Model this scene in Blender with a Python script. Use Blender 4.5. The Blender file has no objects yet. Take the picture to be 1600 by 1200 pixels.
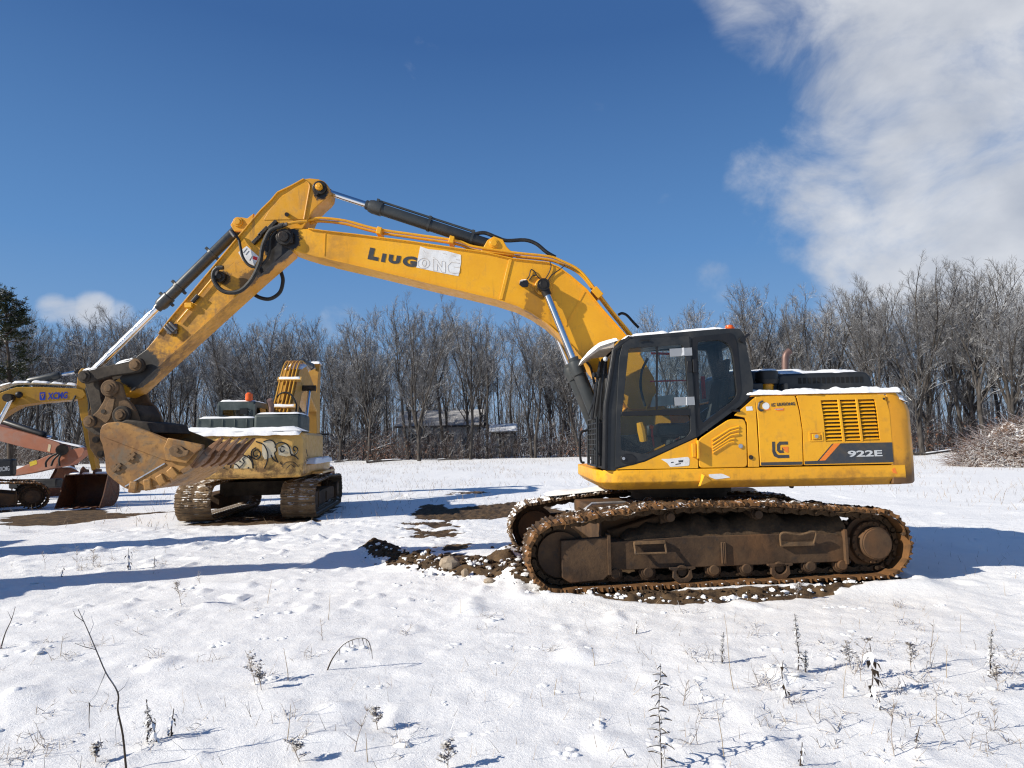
import bpy, bmesh, math, random
import numpy as np
from mathutils import Vector, Matrix
from mathutils.geometry import tessellate_polygon

random.seed(7); RNG = np.random.default_rng(7)
scene = bpy.context.scene
COL = scene.collection
R_ = math.radians

# ------------------------------------------------------------------ camera, world, sun, exposure
CAM_H, FPX, TH, ROLL = 1.69, 1000.0, math.atan(93 / 1000.0), 0.020
cF = Vector((0, math.cos(TH), math.sin(TH)))
cU0 = Vector((0, -math.sin(TH), math.cos(TH)))
cX = Vector((1, 0, 0))
cU = cU0 * math.cos(ROLL) + cX * math.sin(ROLL)
cR = cX * math.cos(ROLL) - cU0 * math.sin(ROLL)
CAM = Vector((0, 0, CAM_H))
cd = bpy.data.cameras.new("camera"); cam = bpy.data.objects.new("camera", cd); COL.objects.link(cam)
cam.matrix_world = Matrix(((cR.x, cU.x, -cF.x, CAM.x), (cR.y, cU.y, -cF.y, CAM.y), (cR.z, cU.z, -cF.z, CAM.z), (0, 0, 0, 1)))
cd.sensor_width = 36; cd.lens = FPX / 1600 * 36; cd.clip_start = 0.05; cd.clip_end = 3000
scene.camera = cam

def ray(px, py): return cF + cR * ((px - 800) / FPX) + cU * ((600 - py) / FPX)
def at(px, py, Y):
    r = ray(px, py); t = Y / r.y
    return Vector((r.x * t, Y, CAM_H + r.z * t))
def xz(px, py, Y):
    p = at(px, py, Y); return (p.x, p.z)
def gat(px, py, z=0.0):
    r = ray(px, py); t = (z - CAM_H) / r.z
    return (r.x * t, r.y * t)

SUN_EL, SUN_SIDE = R_(29), R_(20)      # sun stands left of the camera, a little behind it
sun_from = Vector((-math.cos(SUN_SIDE) * math.cos(SUN_EL), -math.sin(SUN_SIDE) * math.cos(SUN_EL), math.sin(SUN_EL)))
sl = bpy.data.lights.new("sun", 'SUN'); sl.energy = 5.0; sl.angle = R_(0.55); sl.color = (1.0, 0.94, 0.835)
so = bpy.data.objects.new("sun", sl); COL.objects.link(so)
so.rotation_euler = sun_from.to_track_quat('Z', 'Y').to_euler(); so.location = (-20, -8, 30)

world = bpy.data.worlds.new("World"); scene.world = world; world.use_nodes = True
def build_world():
    nt = world.node_tree; nt.nodes.clear(); N = nt.nodes.new; L = nt.links.new
    out = N('ShaderNodeOutputWorld'); bg = N('ShaderNodeBackground'); bg.inputs['Strength'].default_value = 0.062
    sky = N('ShaderNodeTexSky'); sky.sky_type = 'NISHITA'; sky.sun_disc = False
    sky.sun_elevation = SUN_EL
    sky.sun_rotation = math.atan2(sun_from.x, sun_from.y)
    sky.air_density = 1.0; sky.dust_density = 0.15; sky.ozone_density = 2.2; sky.altitude = 300
    tc = N('ShaderNodeTexCoord')
    # clouds: a few soft directions plus noise
    def math_(op, a, b=None, clamp=False):
        m = N('ShaderNodeMath'); m.operation = op; m.use_clamp = clamp
        for i, x in enumerate((a, b)):
            if x is None: continue
            if isinstance(x, (int, float)): m.inputs[i].default_value = x
            else: L(x, m.inputs[i])
        return m.outputs[0]
    total = None
    blobs = [(1520, -20, 14.5, 1.0), (1580, 40, 12, 1.0), (1650, 120, 15.5, 1.0), (1620, 330, 13, 1.0), (1480, 390, 9.5, .95), (1500, 230, 10, .9), (1360, 60, 9, .8), (1225, 290, 6, .50), (1290, 330, 7, .66), (1290, 215, 6, .50), (1400, 180, 8, .7), (1215, 0, 7, .62),
             (1380, 430, 8, .9), (1330, 390, 6, .8), (1560, 430, 9, .95), (1240, 350, 5, .42), (150, 488, 2.3, .78), (82, 482, 1.7, .66), (112, 490, 1.8, .62), (190, 494, 1.9, .66), (535, 498, 3.2, .62), (925, 160, 3.0, .22), (1800, 150, 20, 1.0), (1115, 450, 3.0, .38), (1040, 290, 2.5, .3)]
    for px, py, ang, w in blobs:
        d = ray(px, py).normalized()
        dot = N('ShaderNodeVectorMath'); dot.operation = 'DOT_PRODUCT'; L(tc.outputs['Generated'], dot.inputs[0]); dot.inputs[1].default_value = d
        mr = N('ShaderNodeMapRange'); mr.interpolation_type = 'SMOOTHSTEP'
        mr.inputs['From Min'].default_value = math.cos(R_(ang)); mr.inputs['From Max'].default_value = math.cos(R_(ang * .25))
        mr.inputs['To Max'].default_value = w; L(dot.outputs['Value'], mr.inputs['Value'])
        total = mr.outputs[0] if total is None else math_('MAXIMUM', total, mr.outputs[0])
    mp = N('ShaderNodeMapping'); L(tc.outputs['Generated'], mp.inputs[0]); mp.inputs['Scale'].default_value = (1, 1, 1.5)
    n1 = N('ShaderNodeTexNoise'); n1.inputs['Scale'].default_value = 5.0; n1.inputs['Detail'].default_value = 12; n1.inputs['Roughness'].default_value = .60
    n1.inputs['Distortion'].default_value = .35
    L(mp.outputs[0], n1.inputs['Vector'])
    s = math_('ADD', total, math_('MULTIPLY', math_('SUBTRACT', n1.outputs['Fac'], .53), 1.8))
    mask = N('ShaderNodeMapRange'); mask.interpolation_type = 'SMOOTHSTEP'; L(s, mask.inputs['Value'])
    mask.inputs['From Min'].default_value = .30; mask.inputs['From Max'].default_value = .98
    n2 = N('ShaderNodeTexNoise'); n2.inputs['Scale'].default_value = 7; n2.inputs['Detail'].default_value = 7; L(mp.outputs[0], n2.inputs['Vector'])
    ccol = N('ShaderNodeValToRGB'); L(n2.outputs['Fac'], ccol.inputs[0])
    ccol.color_ramp.elements[0].position = .3; ccol.color_ramp.elements[0].color = (5.6, 6.1, 7.1, 1)
    ccol.color_ramp.elements[1].position = .7; ccol.color_ramp.elements[1].color = (9.8, 10.0, 10.4, 1)
    hs = N('ShaderNodeHueSaturation'); hs.inputs['Saturation'].default_value = 1.0; hs.inputs['Value'].default_value = 1.0
    sx = N('ShaderNodeSeparateXYZ'); L(tc.outputs['Generated'], sx.inputs[0])
    rp = N('ShaderNodeValToRGB'); L(sx.outputs['Z'], rp.inputs[0])
    e = rp.color_ramp.elements; e[0].position = 0.; e[0].color = (3.9, 5.6, 8.2, 1); e[1].position = 1.; e[1].color = (.45, 1.3, 3.7, 1)
    for p_, c_ in ((.12, (2.5, 4.7, 8.2, 1)), (.28, (1.40, 3.5, 7.4, 1)), (.55, (.56, 1.70, 4.6, 1))): k = e.new(p_); k.color = c_
    mb = N('ShaderNodeMix'); mb.data_type = 'RGBA'; mb.inputs['Factor'].default_value = .85; L(sky.outputs[0], mb.inputs['A']); L(rp.outputs[0], mb.inputs['B'])
    L(mb.outputs['Result'], hs.inputs['Color'])
    mix = N('ShaderNodeMix'); mix.data_type = 'RGBA'
    L(math_('MULTIPLY', mask.outputs[0], .92), mix.inputs['Factor']); L(hs.outputs[0], mix.inputs['A']); L(ccol.outputs[0], mix.inputs['B'])
    L(mix.outputs['Result'], bg.inputs['Color']); L(bg.outputs[0], out.inputs[0])
build_world()
scene.view_settings.view_transform = 'Standard'; scene.view_settings.look = 'None'
scene.view_settings.gamma = 1.0; scene.view_settings.use_curve_mapping = False; scene.view_settings.exposure = 0.37
scene.render.engine = 'CYCLES'
scene.cycles.max_bounces = 6; scene.cycles.transparent_max_bounces = 12
scene.cycles.use_denoising = True; scene.cycles.denoising_prefilter = 'NONE'
scene.cycles.sample_clamp_indirect = 1.5; scene.cycles.caustics_reflective = False; scene.cycles.caustics_refractive = False; scene.cycles.blur_glossy = 1.0
scene.cycles.use_adaptive_sampling = False; world.cycles.sampling_method = 'MANUAL'; world.cycles.sample_map_resolution = 1024
scene.cycles.filter_width = 1.2


# ------------------------------------------------------------------ material helpers
class NB:
    """small node builder"""
    def __init__(s, name, rough=.5, metal=0., spec=.4, coat=0.):
        s.m = bpy.data.materials.new(name); s.m.use_nodes = True; s.nt = s.m.node_tree; s.nt.nodes.clear()
        s.out = s.N('ShaderNodeOutputMaterial'); s.b = s.N('ShaderNodeBsdfPrincipled'); s.L(s.b.outputs[0], s.out.inputs[0])
        s.b.inputs['Roughness'].default_value = rough; s.b.inputs['Metallic'].default_value = metal
        s.b.inputs['Specular IOR Level'].default_value = spec; s.b.inputs['Coat Weight'].default_value = coat
        s.tc = s.N('ShaderNodeTexCoord')
    def N(s, t): return s.nt.nodes.new(t)
    def L(s, a, b): s.nt.links.new(a, b)
    def set(s, sock, v):
        if isinstance(v, (int, float)): sock.default_value = v
        elif isinstance(v, (tuple, list, Vector)): sock.default_value = tuple(v) if len(v) == len(sock.default_value) else tuple(v) + (1,)
        else: s.L(v, sock)
    def noise(s, scale, detail=4, rough=.55, dist=0., vec=None, stretch=None, out='Fac'):
        n = s.N('ShaderNodeTexNoise'); n.inputs['Scale'].default_value = scale; n.inputs['Detail'].default_value = detail
        n.inputs['Roughness'].default_value = rough; n.inputs['Distortion'].default_value = dist
        v = vec or s.tc.outputs['Object']
        if stretch:
            mp = s.N('ShaderNodeMapping'); s.L(v, mp.inputs[0]); mp.inputs['Scale'].default_value = stretch; v = mp.outputs[0]
        s.L(v, n.inputs['Vector']); return n.outputs[out]
    def voro(s, scale, feature='F1', out='Distance', vec=None, stretch=None):
        n = s.N('ShaderNodeTexVoronoi'); n.inputs['Scale'].default_value = scale; n.feature = feature
        v = vec or s.tc.outputs['Object']
        if stretch:
            mp = s.N('ShaderNodeMapping'); s.L(v, mp.inputs[0]); mp.inputs['Scale'].default_value = stretch; v = mp.outputs[0]
        s.L(v, n.inputs['Vector']); return n.outputs[out]
    def math(s, op, a, b=0., clamp=False):
        m = s.N('ShaderNodeMath'); m.operation = op; m.use_clamp = clamp; s.set(m.inputs[0], a); s.set(m.inputs[1], b); return m.outputs[0]
    def rng(s, v, a, b, c=0., d=1., smooth=True):
        m = s.N('ShaderNodeMapRange'); m.interpolation_type = 'SMOOTHSTEP' if smooth else 'LINEAR'
        s.set(m.inputs['Value'], v); m.inputs['From Min'].default_value = a; m.inputs['From Max'].default_value = b
        m.inputs['To Min'].default_value = c; m.inputs['To Max'].default_value = d; return m.outputs[0]
    def mix(s, f, a, b, mode='MIX'):
        m = s.N('ShaderNodeMix'); m.data_type = 'RGBA'; m.blend_type = mode
        s.set(m.inputs['Factor'], f); s.set(m.inputs['A'], a); s.set(m.inputs['B'], b); return m.outputs['Result']
    def bump(s, h, strength=.3, dist=.01):
        b = s.N('ShaderNodeBump'); b.inputs['Strength'].default_value = strength; b.inputs['Distance'].default_value = dist
        s.L(h, b.inputs['Height']); s.L(b.outputs[0], s.b.inputs['Normal'])
    def color(s, c): s.set(s.b.inputs['Base Color'], c)
    def rough(s, v): s.set(s.b.inputs['Roughness'], v)
    def sep(s, v):
        n = s.N('ShaderNodeSeparateXYZ'); s.L(v, n.inputs[0]); return n.outputs
    def sphere(s, c, r0, r1, stretch=(1, 1, 1)):
        """1 inside r0 of point c (object space), 0 beyond r1"""
        mp = s.N('ShaderNodeVectorMath'); mp.operation = 'SUBTRACT'; s.L(s.tc.outputs['Object'], mp.inputs[0]); mp.inputs[1].default_value = c
        ml = s.N('ShaderNodeVectorMath'); ml.operation = 'MULTIPLY'; s.L(mp.outputs[0], ml.inputs[0]); ml.inputs[1].default_value = stretch
        ln = s.N('ShaderNodeVectorMath'); ln.operation = 'LENGTH'; s.L(ml.outputs[0], ln.inputs[0])
        return s.rng(ln.outputs['Value'], r0, r1, 1., 0.)

# ------------------------------------------------------------------ mesh builder
BASE = {}
class MB:
    def __init__(s): s.v = []; s.f = []; s.mi = []
    def add(s, vs, fs, mi=0):
        o = len(s.v); s.v += [tuple(p) for p in vs]; s.f += [tuple(i + o for i in f) for f in fs]; s.mi += [mi] * len(fs); return s
    def box(s, x0, x1, y0, y1, z0, z1, mi=0):
        return s.add([(x0, y0, z0), (x1, y0, z0), (x1, y1, z0), (x0, y1, z0), (x0, y0, z1), (x1, y0, z1), (x1, y1, z1), (x0, y1, z1)],
                     [(0, 3, 2, 1), (4, 5, 6, 7), (0, 1, 5, 4), (1, 2, 6, 5), (2, 3, 7, 6), (3, 0, 4, 7)], mi)
    def obox(s, c, a, b, d, mi=0):
        c, a, b, d = Vector(c), Vector(a), Vector(b), Vector(d)
        vs = [c + a * i + b * j + d * k for k in (-1, 1) for (i, j) in ((-1, -1), (1, -1), (1, 1), (-1, 1))]
        return s.add(vs, [(0, 3, 2, 1), (4, 5, 6, 7), (0, 1, 5, 4), (1, 2, 6, 5), (2, 3, 7, 6), (3, 0, 4, 7)], mi)
    def bar(s, p0, p1, w, h, up=(0, 0, 1), mi=0):
        p0, p1 = Vector(p0), Vector(p1); d = p1 - p0; x = d.cross(Vector(up)).normalized(); u = x.cross(d).normalized()
        return s.obox((p0 + p1) / 2, d / 2, x * (w / 2), u * (h / 2), mi)
    def prism(s, poly, y0, y1, holes=(), mi=0):
        """poly in (x,z), from y0 (near) to y1, with optional holes"""
        loops = [list(poly)] + [list(h) for h in holes]
        def area(l): return sum(l[i][0] * l[(i + 1) % len(l)][1] - l[(i + 1) % len(l)][0] * l[i][1] for i in range(len(l)))
        loops = [l if (area(l) > 0) == (i == 0) else l[::-1] for i, l in enumerate(loops)]
        flat = [p for l in loops for p in l]; n = len(flat)
        if holes: tris = tessellate_polygon([[Vector((p[0], p[1], 0)) for p in l] for l in loops])
        else: tris = [tuple(range(n))]
        vs = [(p[0], y0, p[1]) for p in flat] + [(p[0], y1, p[1]) for p in flat]
        fs = []
        for t in tris:
            a = sum(flat[t[i]][0] * flat[t[(i + 1) % len(t)]][1] - flat[t[(i + 1) % len(t)]][0] * flat[t[i]][1] for i in range(len(t)))
            t = tuple(t) if a > 0 else tuple(t)[::-1]
            fs.append(t); fs.append(tuple(i + n for i in t[::-1]))
        o = 0
        for l in loops:
            k = len(l)
            for i in range(k):
                a, b = o + i, o + (i + 1) % k; fs.append((b, a, a + n, b + n))
            o += k
        return s.add(vs, fs, mi)
    def loft(s, rings, cap=True, mi=0, closed=True):
        n = len(rings[0]); vs = [p for r in rings for p in r]; fs = []
        for j in range(len(rings) - 1):
            for i in range(n if closed else n - 1):
                a, b = j * n + i, j * n + (i + 1) % n; fs.append((a, b, b + n, a + n))
        if cap and closed: fs.append(tuple(range(n))[::-1]); fs.append(tuple(range((len(rings) - 1) * n, len(rings) * n)))
        return s.add(vs, fs, mi)
    def tube(s, pts, r, n=8, caps=True, mi=0):
        pts = [Vector(p) for p in pts]; m = len(pts); rs = r if isinstance(r, (list, tuple)) else [r] * m
        rings = []; ref = None
        for i, p in enumerate(pts):
            t = (pts[min(i + 1, m - 1)] - pts[max(i - 1, 0)])
            if t.length < 1e-9: t = Vector((0, 0, 1))
            t.normalize()
            if ref is None: ref = t.orthogonal().normalized()
            else: ref = (ref - t * ref.dot(t)); ref = ref.normalized() if ref.length > 1e-6 else t.orthogonal().normalized()
            b = t.cross(ref)
            rings.append([p + (ref * math.cos(2 * math.pi * k / n) + b * math.sin(2 * math.pi * k / n)) * rs[i] for k in range(n)])
        return s.loft(rings, caps, mi)
    def cyl(s, p0, p1, r, n=20, r1=None, mi=0): return s.tube([p0, p1], [r, r if r1 is None else r1], n, True, mi)
    def ycyl(s, x, z, y0, y1, r, n=24, mi=0):
        rings = [[(x + r * math.cos(2 * math.pi * k / n), y, z + r * math.sin(2 * math.pi * k / n)) for k in range(n)] for y in (y0, y1)]
        return s.loft(rings, True, mi)
    def lathe(s, p0, axis, prof, n=20, mi=0):
        """prof: (distance along axis, radius)"""
        a = Vector(axis).normalized(); p0 = Vector(p0)
        pts = [p0 + a * t for t, _ in prof]
        ref = a.orthogonal().normalized(); b = a.cross(ref)
        rings = [[pts[i] + (ref * math.cos(2 * math.pi * k / n) + b * math.sin(2 * math.pi * k / n)) * max(prof[i][1], 1e-4) for k in range(n)] for i in range(len(prof))]
        return s.loft(rings, True, mi)
    def ball(s, c, r, n=10, m=7, sx=1, sy=1, sz=1, jit=0.):
        rings = []
        for j in range(m + 1):
            th = math.pi * j / m; rr = max(math.sin(th), .02)
            rings.append([(c[0] + sx * r * rr * math.cos(2 * math.pi * k / n) * (1 + jit * random.uniform(-1, 1)), c[1] + sy * r * rr * math.sin(2 * math.pi * k / n) * (1 + jit * random.uniform(-1, 1)), c[2] - sz * r * math.cos(th) * (1 + jit * .5 * random.uniform(-1, 1))) for k in range(n)])
        return s.loft(rings)
    def xform(s, M):
        s.v = [tuple(M @ Vector(p)) for p in s.v]; return s
    def build(s, name, mat, parent=None, bevel=0., seg=2, smooth=True, angle=35, label=None, kind=None):
        b = BASE.get(parent.name, Vector((0, 0, 0))) if parent else Vector((0, 0, 0))
        me = bpy.data.meshes.new(name)
        me.from_pydata([(p[0] - b[0], p[1] - b[1], p[2] - b[2]) for p in s.v], [], s.f)
        mats = mat if isinstance(mat, (list, tuple)) else [mat]
        for m in mats: me.materials.append(m)
        if len(mats) > 1: me.polygons.foreach_set('material_index', s.mi)
        me.update()
        bm = bmesh.new(); bm.from_mesh(me); bmesh.ops.recalc_face_normals(bm, faces=bm.faces); bm.to_mesh(me); bm.free()
        o = bpy.data.objects.new(name, me); COL.objects.link(o)
        if smooth:
            me.polygons.foreach_set('use_smooth', [True] * len(me.polygons)); me.set_sharp_from_angle(angle=R_(angle))
        if parent: o.parent = parent; BASE[o.name] = b
        if bevel:
            md = o.modifiers.new("bevel", 'BEVEL'); md.width = bevel; md.segments = seg; md.limit_method = 'ANGLE'; md.angle_limit = R_(30)
            md.harden_normals = False
        if label: o['label'] = label
        if kind: o['kind'] = kind
        return o
def thing(name, loc, label, cat, group=None, rotz=0., local=False):
    o = bpy.data.objects.new(name, None); COL.objects.link(o); o.location = loc; o.rotation_euler = (0, 0, rotz); o.empty_display_size = .3
    o['label'] = label; o['category'] = cat
    if group: o['group'] = group
    BASE[o.name] = Vector((0, 0, 0)) if local else Vector(loc)
    return o
def tag(o, label, cat, group=None, kind=None):
    o['label'] = label; o['category'] = cat
    if group: o['group'] = group
    if kind: o['kind'] = kind
    return o
def inst(name, me, parent, M):
    o = bpy.data.objects.new(name, me); COL.objects.link(o); o.parent = parent; o.matrix_local = M
    return o
def mesh_only(mb, name, mat, smooth=True, angle=35):
    o = mb.build(name, mat, None, smooth=smooth, angle=angle); me = o.data; bpy.data.objects.remove(o); return me

def smoothpath(pts, n=6):
    """Catmull-Rom through points"""
    P = [Vector(p) for p in pts]; P = [P[0] * 2 - P[1]] + P + [P[-1] * 2 - P[-2]]; out = []
    for i in range(1, len(P) - 2):
        for k in range(n):
            t = k / n; a, b, c, d = P[i - 1], P[i], P[i + 1], P[i + 2]
            out.append(.5 * ((2 * b) + (c - a) * t + (2 * a - 5 * b + 4 * c - d) * t * t + (3 * b - a - 3 * c + d) * t ** 3))
    out.append(P[-2]); return out

# vectorised value noise
_perm = RNG.permutation(4096)
def vnoise(x, y, seed=0):
    xi = np.floor(x).astype(np.int64); yi = np.floor(y).astype(np.int64); xf = x - xi; yf = y - yi
    u = xf * xf * (3 - 2 * xf); v = yf * yf * (3 - 2 * yf)
    def h(a, b): return (_perm[(_perm[(a + seed * 131) & 4095] + b) & 4095]) / 4095.0
    return (h(xi, yi) * (1 - u) + h(xi + 1, yi) * u) * (1 - v) + (h(xi, yi + 1) * (1 - u) + h(xi + 1, yi + 1) * u) * v
def fbm(x, y, f, oct=4, seed=0, gain=.5):
    r = 0; a = 1; t = 0
    for i in range(oct):
        r = r + a * vnoise(x * f, y * f, seed + i); t += a; a *= gain; f *= 2.03
    return r / t
def text_mesh(s, size, bold=0., extrude=.002, font_shear=0., spacing=1.0):
    cu = bpy.data.curves.new("txt", 'FONT'); cu.body = s; cu.size = size; cu.offset = bold; cu.extrude = extrude; cu.shear = font_shear; cu.space_character = spacing
    cu.resolution_u = 4
    o = bpy.data.objects.new("txt", cu); COL.objects.link(o)
    bpy.context.view_layer.update()
    dg = bpy.context.evaluated_depsgraph_get(); me = bpy.data.meshes.new_from_object(o.evaluated_get(dg))
    bpy.data.objects.remove(o); bpy.data.curves.remove(cu); return me
def lettering(s, p0, p1, y, height, mat, parent, bold=0., name='lettering', facing=-1, sx=1.0, upvec=None, shear=0., label=None):
    """text whose baseline runs from p0 to p1 (x,z points of a vertical plane at y); fitted to that length"""
    me = text_mesh(s, 1.0, bold, .002 / max(height, .01), shear)
    xs = [v.co.x for v in me.vertices]; ys = [v.co.y for v in me.vertices]
    x0, x1 = min(xs), max(xs); y0, y1 = min(ys), max(ys)
    p0 = Vector((p0[0], 0, p0[1])); p1 = Vector((p1[0], 0, p1[1])); d = p1 - p0; L = d.length; ex = d.normalized(); ez = Vector((0, 1, 0)).cross(ex) * -1
    if ez.z < 0: ez = -ez
    b = BASE[parent.name]
    for v in me.vertices:
        a = (v.co.x - x0) / (x1 - x0) * L; h = (v.co.y - y0) / (y1 - y0) * height
        q = p0 + ex * a + ez * h; v.co = (q.x - b.x, y - v.co.z * height - b.y, q.z - b.z)
    me.materials.clear(); me.materials.append(mat); me.update()
    bm = bmesh.new(); bm.from_mesh(me); bmesh.ops.recalc_face_normals(bm, faces=bm.faces); bm.to_mesh(me); bm.free()
    o = bpy.data.objects.new(name, me); COL.objects.link(o); o.parent = parent; BASE[o.name] = b
    if label: o['label'] = label
    return o
# ------------------------------------------------------------------ ground: one sheet of snow with bare-earth patches
def seg_dist(x, y, pts):
    d = np.full(x.shape, 1e9)
    for (ax, ay), (bx, by) in zip(pts[:-1], pts[1:]):
        vx, vy = bx - ax, by - ay; t = np.clip(((x - ax) * vx + (y - ay) * vy) / (vx * vx + vy * vy), 0, 1); d = np.minimum(d, np.hypot(x - ax - t * vx, y - ay - t * vy))
    return d
def in_poly(x, y, P):
    c = np.zeros(x.shape, bool); n = len(P)
    for i in range(n):
        (ax, ay), (bx, by) = P[i], P[(i + 1) % n]; c ^= ((ay > y) != (by > y)) & (x < (bx - ax) * (y - ay) / ((by - ay) if by != ay else 1e-9) + ax)
    return c
def sdf(x, y, P):
    d = seg_dist(x, y, list(P) + [P[0]]); return np.where(in_poly(x, y, P), -d, d)
def sm(t): t = np.clip(t, 0, 1); return t * t * (3 - 2 * t)
RIDGE = [gat(588, 858), gat(610, 872), gat(650, 888), gat(700, 893), gat(760, 897), gat(815, 905), gat(860, 912)]
RIDGE2 = [gat(790, 880), gat(820, 862), gat(850, 868)]
DIRT = [([gat(*p) for p in q], a) for q, a in (
    ([(653, 790), (697, 787), (702, 795), (790, 786), (830, 783), (900, 800), (818, 805), (700, 811), (646, 811)], 1.0),
    ([(648, 826), (690, 823), (718, 830), (690, 840), (640, 836)], .80),
    ([(640, 812), (712, 812), (716, 822), (642, 826)], .70),
    ([(655, 860), (700, 848), (740, 852), (700, 866), (660, 876)], .8),
    ([(620, 862), (720, 868), (800, 880), (850, 905), (690, 900), (630, 885)], .9),
    ([(0, 811), (130, 797), (160, 795), (172, 801), (200, 801), (285, 796), (210, 805), (90, 822), (0, 824)], 1.0),
    ([(285, 818), (335, 812), (445, 808), (500, 808), (500, 813), (430, 817), (330, 820)], .95),
    ([(330, 812), (338, 790), (520, 782), (532, 790), (500, 812)], .6),
    ([(862, 908), (960, 921), (1080, 926), (1240, 917), (1340, 903), (1405, 885), (1400, 892), (1335, 918), (1220, 937), (1080, 944), (960, 940), (870, 930)], 1.0),
    ([(700, 771), (740, 768), (760, 770), (720, 773)], .8), ([(0, 770), (60, 760), (100, 770), (60, 785), (0, 790)], .5))]
TRACKP = [tuple((Vector((2.27, 8.97)) + Vector((a * math.cos(R_(5)) - w * math.sin(R_(5)), a * math.sin(R_(5)) + w * math.cos(R_(5)))))[:]) for a, w in ((-2.2, -1.52), (2.2, -1.52), (2.2, 1.52), (-2.2, 1.52))]
def ground_fields(x, y):
    dist = np.hypot(x, y)
    z = (fbm(x, y, .22, 3, 1) - .5) * .16 * sm((dist - 3) / 6) + (fbm(x, y, 1.3, 4, 4) - .5) * .048
    fine = sm((45 - dist) / 30)
    z += (fbm(x, y, 6.5, 4, 9, .6) - .5) * .026 * fine
    # drifts, little hummocks over buried grass
    h = vnoise(x * 2.1, y * 2.1, 21); z += sm((h - .80) / .2) * .035 * fine
    h = vnoise(x * 5.1 + 3, y * 4.6, 25); z += sm((h - .78) / .2) * .034 * fine * sm((fbm(x, y, .4, 2, 30) - .42) / .2)
    # churned snow: wheel and track marks crossing the yard
    for (a, b), w in (((gat(0, 835), gat(560, 815)), .8), ((gat(0, 868), gat(520, 838)), .5), ((gat(380, 845), gat(640, 770)), .6)):
        d = seg_dist(x, y, [a, b]); rut = sm(1 - d / w); z += rut * ((fbm(x, y, 3.5, 3, 33) - .5) * .22 - .01)
    far = sm((dist - 35) / 40); z = z * (1 - far * .3) + far * (fbm(x, y, .03, 2, 40) - .5) * .7
    z *= 1 - sm((80 - 0 * dist - np.abs(y - 9)) / 1e9) * 0
    # the machine stands level: flatten under it
    d = sdf(x, y, TRACKP); flat = sm(1 - d / .6); z = z * (1 - flat) + .026 * flat
    edge = np.exp(-((d - .16) / .10) ** 2) * (y < 9.3); z += edge * .035 * (.4 + 1.2 * fbm(x, y, 6, 3, 50))
    d2 = np.hypot(x + 6.6, y - 17.5); flat = sm((4.2 - d2) / 1.5); z = z * (1 - flat) - .02 * flat
    # dirt masks
    dirt = np.zeros_like(x)
    rag = (fbm(x, y, 3.2, 4, 60) - .5); rag2 = fbm(x, y, 9, 3, 66) - .5
    for P, a in DIRT:
        d = sdf(x, y, P); big = (np.mean([p[1] for p in P])) / 9.
        dirt = np.maximum(dirt, a * sm(.5 - (d + (rag * .55 + rag2 * .2) * (.5 if a > .9 else 1.6) * big) / (.22 * big)))
    dirt = np.maximum(dirt, .9 * sm(.5 - (sdf(x, y, TRACKP) + .02 + rag * .3) / .2))
    r = seg_dist(x, y, RIDGE); h = sm(1 - r / .42); z += h * (.06 + .20 * fbm(x, y, 3.2, 5, 70, .6)) ; dirt = np.maximum(dirt, (h > 0) * sm((h + rag * .9 + rag2 * .6 - .26) / .22))
    r = seg_dist(x, y, RIDGE2); h = sm(1 - r / .45); z += h * (.08 + .16 * fbm(x, y, 4, 4, 75))
    z -= dirt * .03 * (1 - h); z += dirt * (rag2 * .09 + (fbm(x, y, 15, 3, 80) - .5) * .07) * fine
    return z, dirt
def gz(x, y):
    z, _ = ground_fields(np.array([float(x)]), np.array([float(y)])); return float(z[0])
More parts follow.
